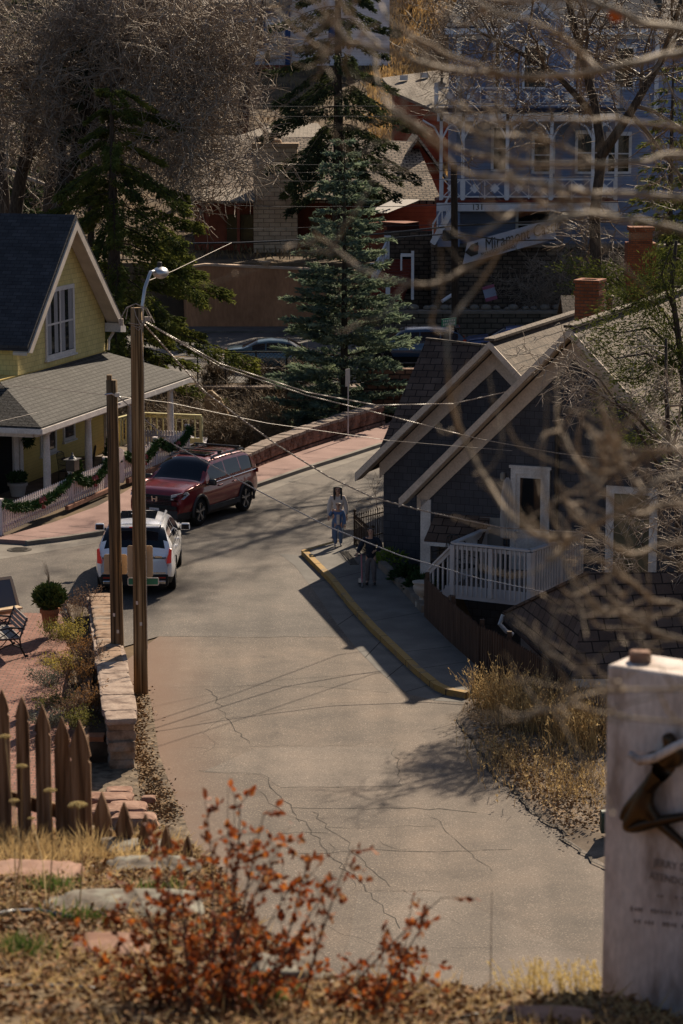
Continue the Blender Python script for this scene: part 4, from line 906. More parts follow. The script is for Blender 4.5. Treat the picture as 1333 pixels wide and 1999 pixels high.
# corrugated lean-to roof catching the sun
ln = thing('lean_to', 'sunlit corrugated metal lean-to roof behind the spruce', 'shelter', D(760, 440, 130))
A, B, Cc, Dd = D(706, 420, 131), D(755, 416, 129.5), D(818, 391, 133), D(770, 390, 134.5)
mb = MB(); n = 26
for i in range(n):
    t0, t1 = i/n, (i+1)/n; z0 = .06*(i % 2); z1 = .06*((i+1) % 2)
    mb.quad(A.lerp(B, t0)+V3(0, 0, z0), A.lerp(B, t1)+V3(0, 0, z1), Dd.lerp(Cc, t1)+V3(0, 0, z1), Dd.lerp(Cc, t0)+V3(0, 0, z0))
build(mb, 'roof', pm('corrugated metal', (.20, .18, .175), (.27, .245, .235), rough=.7), ln)
mb = MB(); mb.prism([fl(A, 3.0), fl(B, 3.0), fl(Cc, 3.0), fl(Dd, 3.0)], (0, 0, 2.1)); build(mb, 'wall', m_redw, ln)
# stair with white railing, T shaped white post
st = thing('garden_stairs', 'dark stairs with white lattice handrail climbing past the spruce', 'stairs', D(745, 570, 123))
yA, yB = 122.5, 126; p0, p1 = D(737, 520, yA), D(760, 466, yB)
mb = MB(); z0 = p0.z-1.1; z1 = p1.z-1.1
for k in range(10): t = k/9; mb.box((p0.x+.5+(p1.x-p0.x)*t, yA+(yB-yA)*t, z0+(z1-z0)*t-.3), (1.6, .5, .7))
build(mb, 'steps', m_porch, st)
mb = MB(); a, b = V3(p0.x-.2, yA, z0), V3(p1.x-.1, yB, z1); mb.bar(a + V3(0, 0, 1), b + V3(0, 0, 1), .1, .1); mb.bar(a + V3(0, 0, .25), b + V3(0, 0, .25), .08, .08)
for k in range(5): q0, q1 = a.lerp(b, k/5), a.lerp(b, (k+1)/5); mb.bar(q0+V3(0, 0, .25), q1+V3(0, 0, 1), .06); mb.bar(q0+V3(0, 0, 1), q1+V3(0, 0, .25), .06)
build(mb, 'handrail', m_bwhite, st)
for q in (a, b, V3(D(757, 575, 121).x, 121, 1.5)): mb = MB(); mb.box((q.x, q.y, q.z+.55), (.22, .22, 1.3)); mb.box((q.x, q.y, q.z+1.23), (.34, .34, .08)); build(mb, 'newel_post', m_bwhite, st)
tp = thing('hanging_sign_post', 'white T shaped post with empty hanging arm by stone wall', 'post', D(805, 585, 122))
p, q = D(805, 585, 122), D(805, 490, 122); mb = MB(); mb.box((p.x, 122, (p.z+q.z)/2), (.14, .14, q.z-p.z)); a, b = D(782, 498, 122), D(805, 498, 122); mb.box(((a.x+b.x)/2, 122, a.z), (b.x-a.x, .1, .16)); c = D(783, 528, 122); mb.box((a.x+.03, 122, (a.z+c.z)/2), (.09, .09, a.z-c.z)); build(mb, 'frame', m_bwhite, tp)
# banner, poster
bn = thing('banner', 'white banner with lettering and black arrow on stone wall', 'banner', D(990, 490, 123.9))
yb = 123.7
q0, q1, q2, q3 = D(903, 516, yb), D(1085, 466, yb-.2), D(1085, 425, yb-.2), D(912, 474, yb)
mb = MB(); mb.prism([q0, q1, q2, q3], (0, .04, 0)); build(mb, 'cloth', pm('banner white', (.46, .46, .52), (.54, .54, .60), rough=.7), bn)
axb = (q1-q0).normalized()
text('lettering', 'Miramont Castle', .85, m_black, bn, q0.lerp(q1, .20).lerp(q3.lerp(q2, .20), .62) + V3(0, -.03, 0), axb, (0, 0, 1), .01, shear=.35, align='LEFT', sx=.70)
text('lettering', 'MANITOU GRAND', .34, m_black, bn, q0.lerp(q1, .19).lerp(q3.lerp(q2, .19), .20) + V3(0, -.03, 0), axb, (0, 0, 1), .01, align='LEFT', sx=.62)
mb = MB(); ce = D(921, 489, yb-.06); s = .36; ar = [(-1, 0), (-.2, .75), (-.2, .85), (.9, .95), (.9, -.75), (-.1, -.85)]
mb.prism([ce + axb*(a*s) + V3(0, 0, b*s) for a, b in ar], (0, -.02, 0)); build(mb, 'arrow', m_black, bn)
mb = MB(); mb.prism([ce + V3(.1, -.03, -.05), ce + V3(.34, -.03, .02), ce + V3(.34, -.03, .26), ce + V3(.1, -.03, .22)], (0, -.01, 0)); build(mb, 'arrow_patch', pm('maroon', (.16, .05, .05), rough=.7), bn)
ps = thing('poster', 'small tilted white poster with pink strips on rubble wall', 'poster', D(956, 572, 123.8))
c = D(956, 572, 123.9); ax1 = V3(.96, 0, .26).normalized(); up1 = V3(-.26, 0, .96).normalized(); axs = (ax1, V3(0, 1, 0), up1)
mb = MB(); mb.box(c, (.62, .03, .78), axs); build(mb, 'board', pm('poster white', (.34, .38, .5), (.38, .42, .54), rough=.6), ps)
mb = MB(); mb.box(c + up1*.31 + V3(0, -.02, 0), (.62, .03, .16), axs); mb.box(c - up1*.30 + V3(0, -.02, 0), (.62, .03, .18), axs); build(mb, 'strip', pm('poster pink', (.34, .10, .17), (.4, .13, .2), rough=.6), ps)
# blue-white downpipe leaning on the slope below
t = thing('drain_pipe', 'pale plastic pipe leaning on slope below rubble wall', 'pipe', D(880, 580, 121)); mb = MB(); mb.tube([D(863, 588, 121), D(888, 572, 121.6)], .09, 8); build(mb, 'tube', m_bwhite, t)
# corrugated shelter roof at left, grey house bits between the bare trees
gh = thing('hill_house', 'grey roofed house glimpsed through bare trees at left', 'house', D(60, 170, 190))
mb = MB(); mb.prism([D(-20, 150, 190), D(95, 128, 190), D(130, 165, 185), D(-20, 165, 185)], (0, 0, -.2)); build(mb, 'roof', pm('grey metal roof', (.20, .2, .2), (.26, .25, .25), rough=.5), gh)
a, b = D(-20, 160, 186), D(105, 160, 186); mb = MB(); mb.box(((a.x+b.x)/2, 189, a.z-1.7), (b.x-a.x, 5, 3.2)); build(mb, 'wall', m_redw, gh)
pl = thing('roof_shelter', 'sunlit pale roof edge left of the hillside', 'shelter', D(435, 155, 190))
mb = MB(); mb.prism([D(385, 168, 190), D(458, 153, 190), D(450, 146, 194), D(380, 158, 194)], (0, 0, -.15)); build(mb, 'roof', m_lroof, pl); a = D(420, 170, 192); mb = MB(); mb.box((a.x, 193, a.z-1.4), (2.4, 2, 2.6)); build(mb, 'wall', m_redw, pl)
# ================================================================ VEHICLES
m_tyre = pm('tyre', (.010, .010, .010), (.018, .018, .018), scale=12, rough=.85)
m_clad = pm('grey cladding', (.045, .042, .042), (.06, .056, .055), rough=.7)
m_clad2 = pm('black cladding', (.014, .014, .014), (.02, .02, .02), rough=.6)
m_rim = pm('alloy', (.30, .29, .29), (.40, .39, .38), rough=.3, metal=.8)
m_cglass = glassm('car glass', (.006, .008, .014), .05)
m_chrome = pm('chrome', (.6, .6, .6), rough=.12, metal=1.0)
m_lens = pm('lamp lens', (.42, .43, .46), (.5, .5, .54), rough=.1)
m_tail = emitm('lit brake light', (.48, .018, .008), .09)
m_taild = pm('red lens', (.28, .012, .01), (.34, .02, .015), rough=.15)
def paint(name, c, metal=.3, rough=.28):
    return pm(name, c, tuple(v*1.08 for v in c), scale=40, rough=rough, metal=metal, coat=.8)
def interp(tab, x):
    return float(np.interp(x, [t[0] for t in tab], [t[1] for t in tab]))
def sm(tab, x, w=.07):
    return sum(interp(tab, x+d*w)*q for d, q in ((-1.4, .1), (-.7, .2), (0, .4), (.7, .2), (1.4, .1)))
def car(name, label, loc, heading, prof, paint_m, clad_m, group=None):
    """x forward, y left, z up. prof: dict of tables along x; heading = world angle of +x"""
    t = thing(name, label, 'car', loc, heading, group)
    Lf, Lr = prof['x1'], prof['x0']; nst = 84
    xs = np.linspace(Lr, Lf, nst)
    rows = 25; wheels = prof['wheels']; wr = prof['wr']
    G_ = np.zeros((nst, 2*rows-1, 3))
    info = []
    for i, x in enumerate(xs):
        zt, zb, z0, hw = sm(prof['top'], x), sm(prof['belt'], x), sm(prof['bot'], x), sm(prof['hw'], x, .05)
        gh = max(0, zt-zb-.06)/max(.01, prof['roof']-prof['beltmax']); gh = min(1, gh)
        wt = hw - prof['tumble']*gh
        pts = []
        for r in range(12):       # lower body, sill to belt
            s = r/11; z = z0 + (zb-z0)*s; bulge = .055*math.sin(math.pi*min(1, s*1.05)) - .05*(1-s)**3 - .035*s**4
            pts.append((hw-.045+bulge, z))
        for r in range(1, 7):     # glass house side
            s = r/7; z = zb + (zt-.10*gh-.012-zb)*s; pts.append((hw-.035 + (wt-hw+.01)*s**1.15 - .01, z))
        for r in range(7):        # roof / bonnet crown
            s = r/6; a = s*math.pi/2; e = .16
            w0 = wt-.035; yy = w0*(1-s)**.8 if s < 1 else 0; zz = zt - (.10*gh+.012)*(1-s)**2.6 - (.05)*( (yy/max(w0, .1))**4)*(1-gh)
            pts.append((yy, zz))
        pts = pts[:rows]
        for r in range(rows): G_[i, r] = (x, pts[r][0], pts[r][1]); G_[i, 2*rows-2-r] = (x, -pts[r][0], pts[r][1])
        info.append((zt, zb, gh))
    V = G_.reshape(-1, 3).copy(); nc = 2*rows-1
    F = []; kind = []
    wx = prof['windows']
    for i in range(nst-1):
        xm = (xs[i]+xs[i+1])/2; gh = (info[i][2]+info[i+1][2])/2; slope = (info[i+1][0]-info[i][0])/(xs[i+1]-xs[i])
        for r in range(nc-1):
            f = (i*nc+r, (i+1)*nc+r, (i+1)*nc+r+1, i*nc+r+1); c = V[list(f)].mean(0); rr = r if r < rows-1 else nc-2-r
            k = 'p'
            hit = False
            if rr < 11:
                for w in wheels:
                    if math.hypot(c[0]-w, c[2]-wr) < wr+.085: hit = True
            if hit: continue
            if 12 <= rr <= 16 and gh > .18:
                for n, (a, b) in enumerate(wx):
                    if a + .28*(0 if n else 1)*max(0, .0) < xm < b: k = 's%d%s' % (n, 'l' if r < rows-1 else 'r')
            if rr >= 18 and .1 < gh < .93 and abs(slope) > .22 and abs(c[1]) < prof['hwmid']-.22:
                k = 'f' if slope < 0 else 'b'
            if rr < prof['cladrows']: k = 'c'
            F.append(f); kind.append(k)
    # round the wheel openings
    for i in range(nst):
        for r in list(range(0, 12)) + list(range(nc-12, nc)):
            v = V[i*nc+r]
            for w in wheels:
                d = math.hypot(v[0]-w, v[2]-wr); R_ = wr+.085
                if d < R_+.03 and d > R_-.075: q = R_/max(d, .01); v[0] = w+(v[0]-w)*q; v[2] = wr+(v[2]-wr)*q
    caps = [tuple(range(nc-1, -1, -1)), tuple((nst-1)*nc+j for j in range(nc))]
    def part(name, ks, m, cap=False, off=0.0, smooth=True):
        fs = [f for f, k in zip(F, kind) if k in ks] + (caps if cap else [])
        if not fs: return None
        used = sorted({j for f in fs for j in f}); mp = {j: n for n, j in enumerate(used)}
        o = link_mesh(name, V[used], [tuple(mp[j] for j in f)[::-1] for f in fs], m, t, smooth)
        return o
    body = part('body', ('p',), paint_m, True)
    part('cladding', ('c',), clad_m)
    part('windscreen', ('f',), m_cglass); part('rear_window', ('b',), m_cglass)
    for k in sorted({k for k in kind if k[0] == 's'}): part('side_window', (k,), m_cglass)
    mb = MB()                                      # dark inner shell so nothing shows through the arches
    hwm = prof['hwmid']; mb.box(((Lr+Lf)/2, 0, (prof['z0']+.62)/2+.05), (Lf-Lr-.5, 2*hwm-.42, .55)); mb.build('underbody', m_black, t)
    for w in wheels:
        for s in (1, -1):
            yy = s*(hwm-.13); ax = (V3(1, 0, 0), V3(0, 0, 1), V3(0, -s, 0))
            mb = MB(); mb.lathe([(wr*.66, -.105), (wr*.95, -.105), (wr, -.07), (wr, .07), (wr*.95, .105), (wr*.66, .105)], (w, yy, wr), 26, (V3(1, 0, 0), V3(0, 0, 1), V3(0, s, 0)), cap=False)
            wh_ = mb.build('wheel', m_tyre, t, smooth=True)
            mb = MB(); axs = (V3(1, 0, 0), V3(0, 0, 1), V3(0, s, 0)); mb.lathe([(0, .015), (wr*.62, .015), (wr*.66, .09), (wr*.72, .10), (wr*.72, .085)], (w, yy, wr), 26, axs, cap=False)
            mb.build('rim_dish', m_clad2, wh_, smooth=True)
            mb = MB()
            for q in range(5):
                a = q*2*math.pi/5+.3
                for da in (-.13, .13): mb.bar((w + .05*math.cos(a), yy+s*.075, wr+.05*math.sin(a)), (w + wr*.67*math.cos(a+da), yy+s*.088, wr+wr*.67*math.sin(a+da)), .03, .045, up=(0, s, 0))
            mb.lathe([(wr*.64, .075), (wr*.71, .10), (wr*.73, .10), (wr*.73, .085)], (w, yy, wr), 26, axs, cap=False); mb.lathe([(.07, .05), (.06, .105), (0, .106)], (w, yy, wr), 12, axs, cap=False)
            mb.build('rim', m_rim, wh_)
    return t, V, nc, xs
def arch_trim(t, prof, m):
    for w in prof['wheels']:
        for s in (1, -1):
            mb = MB(); R0 = prof['wr']+.075; n = 15; P = []
            for k in range(n+1):
                a = math.pi*(-.06 + 1.12*k/n); y = s*(prof['hwmid']-.005)
                P.append((w+R0*math.cos(a), y, prof['wr']+R0*math.sin(a)))
            mb.tube(P, .045, 6); mb.build('wheel_arch', m, t, smooth=True)
def mirror(t, x, y, z, m, m2, s):
    mb = MB(); mb.box((x, y+s*.16, z+.05), (.13, .25, .17), taper=.86); o = mb.build('mirror', m, t, bevel=.035)
    mb = MB(); mb.bar((x+.03, y-s*.02, z-.03), (x, y+s*.1, z+.01), .05, .06); mb.build('mirror_arm', m2, o)
    mb = MB(); mb.box((x-.066, y+s*.16, z+.045), (.008, .19, .12)); mb.build('mirror_glass', m_cglass, o)
def body_y(V, nc, xs, x, z):
    i = int(np.argmin(np.abs(xs-x))); r = V[i*nc:i*nc+25]; j = int(np.argmin(np.abs(r[:18, 2]-z))); return float(r[j, 1])
# ---- the burgundy SUV facing the camera
hp = dict(x0=-2.40, x1=2.42, wheels=(1.40, -1.42), wr=.385, roof=1.74, beltmax=1.13, tumble=.22, hwmid=.985, z0=.24, cladrows=3,
  top=[(-2.42, .95), (-2.40, 1.12), (-2.30, 1.28), (-2.02, 1.62), (-1.7, 1.74), (-.6, 1.775), (.35, 1.735), (.60, 1.65), (1.13, 1.20), (1.6, 1.165), (2.15, 1.09), (2.34, 1.0), (2.42, .80)],
  belt=[(-2.42, .92), (-2.3, 1.14), (-1.0, 1.11), (.9, 1.09), (1.3, 1.10), (2.1, 1.03), (2.34, .93), (2.42, .75)],
  bot=[(-2.42, .42), (-2.2, .30), (-1.9, .25), (1.9, .25), (2.2, .28), (2.42, .34)],
  hw=[(-2.42, .80), (-2.3, .90), (-1.9, .965), (0, .985), (1.6, .98), (2.0, .95), (2.3, .90), (2.42, .80)],
  windows=[(-2.0, -1.22), (-1.16, -.30), (-.24, .72)])
m_burg = paint('burgundy paint', (.21, .016, .020))
fw, rw_ = G(388, 1027), G(478, 1003)
hd = math.atan2(-2.50, -1.28)
d = V3(math.cos(hd), math.sin(hd), 0); left = V3(-d.y, d.x, 0)
ctr = fw - d*1.40 - left*.93
hd2 = hd
suv, Vh, nch, xsh = car('parked_suv', 'burgundy SUV with roof bars parked facing the camera by pink pavement', ctr, hd2, hp, m_burg, m_clad)
arch_trim(suv, hp, m_clad); suv.scale = (.96, 1.0, 1.07)
mb = MB(); mb.box((2.36, 0, .78), (.12, 1.18, .30)); mb.box((2.40, 0, .60), (.10, 1.5, .12)); g_ = mb.build('grille', m_clad2, suv, bevel=.02)
mb = MB(); 
for k in range(5): mb.box((2.425, 0, .68+k*.045), (.012, 1.1, .012))
mb.build('grille_bars', m_clad, g_)
mb = MB(); mb.box((2.36, 0, .42), (.14, 1.55, .24)); mb.build('front_bumper', m_clad, suv, bevel=.03)
for s in (1, -1):
    mb = MB(); P = [(2.40, s*.54, .82), (2.40, s*.55, .96), (2.10, s*.93, 1.03), (2.02, s*.955, .96), (2.24, s*.89, .85)]
    mb.prism(P, (.045, s*.02, 0)); mb.build('headlight', m_lens, suv, bevel=.008)
    h = suv.children[-1]; mb = MB(); mb.prism([(2.45, s*.58, .86), (2.45, s*.59, .89), (2.18, s*.92, .965), (2.18, s*.92, .94)], (.016, s*.012, 0)); mb.build('lamp_bar', m_clad2, h)
    for q in (.62, .72): mb = MB(); mb.sphere((2.36, s*q, .47), .05, 10, 6, (.5, 1, .8)); mb.build('fog_light', m_lens, suv, smooth=True)
    mirror(suv, .88, s*.93, 1.10, m_black, m_black, s)
    mb = MB(); mb.tube([(-1.85, s*.67, 1.69), (-1.7, s*.68, 1.75), (.1, s*.70, 1.75), (.28, s*.70, 1.69)], .034, 6); mb.build('roof_rail', m_black, suv)
    for q in (-.75, .15): mb = MB(); mb.box((q, s*.93, .97), (.22, .10, .035)); mb.build('door_handle', m_burg, suv, bevel=.01)
    mb = MB(); mb.prism([(-2.36, s*.62, .98), (-2.20, s*.93, 1.02), (-2.18, s*.93, 1.14), (-2.34, s*.62, 1.10)], (-.05, s*.02, 0)); mb.build('tail_light', m_taild, suv)
for q in (-1.35, -.25):
    mb = MB(); mb.box((q, 0, 1.845), (.09, 1.6, .035)); mb.box((q, .69, 1.80), (.12, .07, .09)); mb.box((q, -.69, 1.80), (.12, .07, .09)); mb.build('roof_bar', m_black, suv, bevel=.008)
mb = MB(); mb.box((-.12, 0, 1.757), (.62, .9, .03)); mb.build('sunroof', m_cglass, suv, bevel=.02)
mb = MB(); mb.box((2.445, 0, .50), (.02, .32, .16)); pl_ = mb.build('licence_plate', pm('plate', (.42, .40, .42), (.48, .46, .48), rough=.5), suv)
def loc_w(t, p):
    loc, rz = XF[t.name]; c, s = math.cos(rz), math.sin(rz); return Vector((loc.x+p[0]*c-p[1]*s, loc.y+p[0]*s+p[1]*c, loc.z+p[2]))
def dir_w(t, p):
    rz = XF[t.name][1]; c, s = math.cos(rz), math.sin(rz); return Vector((p[0]*c-p[1]*s, p[0]*s+p[1]*c, p[2]))
text('plate_number', 'DK 26', .085, m_black, pl_, loc_w(suv, (2.458, 0, .50)), dir_w(suv, (0, 1, 0)), (0, 0, 1), .002)
mb = MB(); 
for s in (1, -1): mb.bar((2.435, s*.055, .755), (2.435, s*.072, .90), .016, .02)
mb.bar((2.435, -.06, .825), (2.435, .06, .825), .016, .02)
for a, b in (((.085, .765), (.095, .89)), ((-.085, .765), (-.095, .89))): mb.bar((2.432, a[0], a[1]), (2.432, b[0], b[1]), .012, .012)
mb.build('emblem', m_chrome, suv)
mb = MB(); mb.tube([(-2.2, .90, 1.12), (-1.0, .935, 1.11), (.4, .945, 1.085), (1.0, .93, 1.07)], .012, 5); mb.tube([(-2.2, -.90, 1.12), (-1.0, -.935, 1.11), (.4, -.945, 1.085), (1.0, -.93, 1.07)], .012, 5); mb.build('window_trim', m_chrome, suv)
for s in (1, -1): mb = MB(); mb.box((0, s*.99, .42), (2.0, .04, .16)); mb.build('side_moulding', m_clad, suv, bevel=.015)
# ---- the white SUV seen from behind
cp = dict(x0=-2.40, x1=2.41, wheels=(1.42, -1.43), wr=.37, roof=1.66, beltmax=1.10, tumble=.26, hwmid=.965, z0=.22, cladrows=2,
  top=[(-2.42, .90), (-2.38, 1.02), (-2.26, 1.12), (-1.98, 1.42), (-1.72, 1.62), (-1.3, 1.655), (-.5, 1.675), (.2, 1.63), (.5, 1.54), (1.2, 1.10), (2.1, 1.0), (2.35, .85), (2.41, .72)],
  belt=[(-2.42, .88), (-2.3, 1.06), (-1.0, 1.06), (.9, 1.02), (1.3, 1.01), (2.1, .93), (2.41, .66)],
  bot=[(-2.42, .40), (-2.2, .30), (-1.9, .24), (1.9, .24), (2.41, .30)],
  hw=[(-2.42, .76), (-2.33, .88), (-1.9, .955), (0, .965), (1.6, .96), (2.1, .90), (2.41, .68)],
  windows=[(-1.75, -1.0), (-.95, -.20), (-.14, .72)])
m_wht = paint('white car paint', (.80, .80, .83), metal=.0, rough=.22)
cl, cr = G(190, 1153), G(343, 1156)
cd = R(91); cen = (cl+cr)/2; dd = V3(math.cos(cd), math.sin(cd), 0); cen = cen + dd*1.85 + V3(.0, 0, 0)
wsuv, Vc, ncc, xsc = car('driving_suv', 'white SUV seen from behind with brake lights on', cen, cd, cp, m_wht, m_clad2)
wsuv.scale = (1.05, 1.05, 1.07); m_wlow = m_clad2
mb = MB(); mb.box((-2.36, 0, .40), (.16, 1.62, .30)); mb.build('rear_bumper', m_clad2, wsuv, bevel=.05)
mb = MB(); mb.box((-2.445, 0, .585), (.02, 1.50, .03)); mb.build('bumper_strip', m_chrome, wsuv)
for s in (1, -1):
    mb = MB(); mb.prism([(-2.34, s*.765, .80), (-2.31, s*.875, .81), (-2.25, s*.885, 1.13), (-2.28, s*.835, 1.15)], (-.075, s*.015, 0)); mb.build('tail_light', m_tail, wsuv, bevel=.01)
    mb = MB(); mb.box((-2.44, s*.62, .36), (.05, .26, .09)); mb.build('exhaust', m_chrome, wsuv, bevel=.02)
    mb = MB(); mb.box((-2.44, s*.62, .47), (.02, .26, .03)); mb.build('reflector', m_taild, wsuv)
    mirror(wsuv, .80, s*.915, 1.06, m_wht, m_black, s)
    mb = MB(); mb.tube([(-1.75, s*.60, 1.585), (-1.6, s*.615, 1.625), (.05, s*.64, 1.63), (.2, s*.64, 1.585)], .026, 6); mb.build('roof_rail', m_wht, wsuv)
    for q in (-.85, .1): mb = MB(); mb.box((q, s*.925, .95), (.22, .08, .03)); mb.build('door_handle', m_wht, wsuv, bevel=.01)
    mb = MB(); mb.tube([(-1.9, s*.87, 1.075), (-1.0, s*.905, 1.075), (.4, s*.915, 1.05)], .012, 5); mb.build('window_trim', m_chrome, wsuv)
mb = MB(); mb.box((-2.02, 0, 1.63), (.30, 1.20, .035)); sp_ = mb.build('spoiler', m_wht, wsuv, bevel=.015)
mb = MB(); mb.box((-2.175, 0, 1.63), (.012, .24, .024)); mb.build('brake_lamp', m_tail, sp_)
mb = MB(); mb.box((-.62, 0, 1.661), (.95, .90, .02)); mb.build('sunroof', m_cglass, wsuv, bevel=.02)
mb = MB(); mb.box((-2.41, 0, .84), (.05, .56, .03)); mb.box((-2.415, 0, .72), (.02, .34, .17)); mb.build('licence_plate', pm('plate', (.42, .40, .42)), wsuv)
mb = MB(); mb.box((-2.40, -.58, .96), (.012, .16, .035)); mb.build('badge', m_chrome, wsuv)
mb = MB(); mb.tube([(-2.08, .05, 1.30), (-2.2, -.4, 1.18)], .012, 5); mb.build('rear_wiper', m_black, wsuv)
# ---- cars on the far street
sp = dict(cp); sp.update(roof=1.42, beltmax=.95, wr=.33, wheels=(1.36, -1.36), tumble=.28, hwmid=.90, cladrows=1,
  top=[(-2.42, .80), (-2.38, .98), (-2.1, 1.03), (-1.6, 1.08), (-1.0, 1.36), (-.4, 1.44), (.2, 1.42), (.5, 1.36), (1.15, 1.0), (2.1, .86), (2.41, .66)],
  belt=[(-2.42, .76), (-2.3, .95), (-1.0, .93), (.9, .90), (1.3, .89), (2.1, .80), (2.41, .60)],
  hw=[(-2.42, .70), (-2.33, .80), (-1.9, .88), (0, .90), (1.6, .89), (2.1, .84), (2.41, .62)], windows=[(-1.2, -.62), (-.55, .25), (.3, .80)], bot=[(-2.42, .36), (-2.2, .26), (-1.9, .2), (1.9, .2), (2.41, .26)])
m_teal = paint('teal paint', (.045, .10, .135)); m_navy = paint('steel blue paint', (.03, .06, .11)); m_bluep = paint('bright blue paint', (.02, .06, .20))
c = D(545, 668, 107.6); sed = car('parked_sedan', 'teal sedan parked on the far street left of the spruce', (c.x, 107.6, .0), 0.0, sp, m_teal, m_clad2)[0]
for s in (1, -1): mb = MB(); mb.box((-2.36, s*.62, .82), (.12, .3, .14)); mb.build('tail_light', m_taild, sed, bevel=.01)
c = D(812, 650, 108.5); s3 = car('parked_suv', 'steel blue SUV parked on the far street right of the spruce', (c.x-.1, 109.5, 0), math.pi, hp, m_navy, m_clad2)[0]
for s in (1, -1): mb = MB(); mb.box((-2.30, s*.80, 1.12), (.14, .16, .26)); mb.build('tail_light', m_taild, s3, bevel=.01)
mb = MB(); mb.box((-1.98, 0, 1.76), (.2, 1.1, .04)); q_ = mb.build('spoiler', m_navy, s3); mb = MB(); mb.box((-2.09, 0, 1.76), (.02, .3, .03)); mb.build('brake_lamp', m_tail, q_)
c = D(985, 680, 110); car('parked_sedan', 'bright blue sedan parked beyond the shingled ridge', (c.x+.6, 113, 0), math.pi, sp, m_bluep, m_clad2)
# ================================================================ POLES, CABLES, FENCES, PEOPLE
P = lambda a, n, z: yf.p(a, n, z)
m_pole = woodm('weathered pole wood', (.07, .040, .018), (.20, .12, .055), sx=26, sz=.5, bmp=.9, c3=(.36, .235, .12))
m_pole2 = woodm('dark pole wood', (.035, .022, .012), (.12, .075, .038), sx=26, sz=.5, bmp=.9, c3=(.22, .145, .08))
m_alu = pm('galvanised', (.42, .42, .43), (.52, .52, .53), rough=.35, metal=.6)
m_wire = pm('cable', (.20, .155, .12), (.42, .35, .29), scale=30, rough=.5); m_wired = pm('dark cable', (.05, .05, .055), rough=.6)
def pole_mesh(a, b, r0, r1, n=20):
    mb = MB(); k = 10; P = [Vector(a).lerp(Vector(b), i/k) for i in range(k+1)]; rr = [r0+(r1-r0)*i/k for i in range(k+1)]; mb.tube(P, rr, n); return mb
pb = G(275, 1355); pt = D(266.5, 601, pb.y)
tp_ = thing('utility_pole', 'tall brown wooden pole topped by a curved street lamp arm', 'pole', pb)
pole_mesh(pb - V3(0, 0, .3), pt, .152, .128).build('shaft', m_pole, tp_, smooth=True, world=True)
mb = MB(); b0, b1 = pt + V3(.10, -.02, -.5), D(305, 533, pt.y+.0)
mb.tube([b0, pt + V3(.12, 0, .05), pt + V3(.17, .1, .4), pt + V3(.28, .3, .72), V3(b1.x-.05, pt.y+.45, b1.z)], [.035, .035, .037, .037, .033], 10); arm = build(mb, 'lamp_arm', m_alu, tp_, smooth=True)
hc = V3(D(309, 537, pt.y).x, pt.y+.62, D(309, 537, pt.y).z)
mb = MB(); mb.sphere(hc, .165, 18, 10, (1.05, 1.7, .75)); hd_ = build(mb, 'lamp_head', m_alu, arm, smooth=True)
mb = MB(); mb.lathe([(.05, 0), (.05, .1), (.035, .11)], hc + V3(-.02, .02, .11), 10); build(mb, 'photocell', m_clad, hd_) if False else build(mb, 'photocell', m_clad, arm)
mb = MB(); mb.sphere(hc + V3(0, .05, -.06), .12, 14, 8, (1, 1.5, .6)); build(mb, 'lamp_glass', pm('frosted lens', (.5, .5, .5), rough=.3), arm, smooth=True)
mb = MB()   # wires looped round its top
for s, rr in ((0, .32), (.6, .27)):
    mb.tube([pt + V3(-rr+s*.1, -.15, -.22), pt + V3(-rr*.6, -.16, .02), pt + V3(0, -.17, .1), pt + V3(rr*.7, -.15, -.0), pt + V3(rr+.05, -.1, -.3)], .011, 5)
mb.tube([pt + V3(-.05, -.14, .04), pt + V3(.0, -.16, -.15), pt + V3(.1, -.16, -.35), pt + V3(.14, -.13, -1.2), pt + V3(.13, -.14, -7.2)], .009, 5)
mb.box(pt + V3(.23, -.1, -.22), (.12, .1, .09)); mb.box(pt + V3(-.31, -.15, -.28), (.09, .09, .14))
for k in range(3): mb.tube([pt + V3(-.16+.07*k, -.15, -.30-.05*k), pt + V3(.05, -.17, -.33-.06*k), pt + V3(.2, -.12, -.25)], .009, 5)
build(mb, 'wire_loops', m_wire, tp_)
qb = G(231, 1342); qt = D(218, 742, qb.y)
sp_ = thing('utility_pole', 'short dark stub pole with split top beside the tall pole', 'pole', qb)
pole_mesh(qb - V3(0, 0, .3), qt, .145, .118).build('shaft', m_pole2, sp_, smooth=True, world=True)
mb = MB(); mb.box(qt + V3(-.05, 0, .03), (.10, .16, .16)); build(mb, 'split_top', m_pole2, sp_)
mb = MB(); mb.tube([qt + V3(-.14, -.05, -.3), qt + V3(.0, -.13, -.27), qt + V3(.18, -.05, -.36)], .02, 6); mb.box(qt + V3(.12, -.08, -.3), (.10, .08, .08)); mb.sphere(qt + V3(.16, -.05, -.5), .03, 8, 6); build(mb, 'bracket', m_alu, sp_)
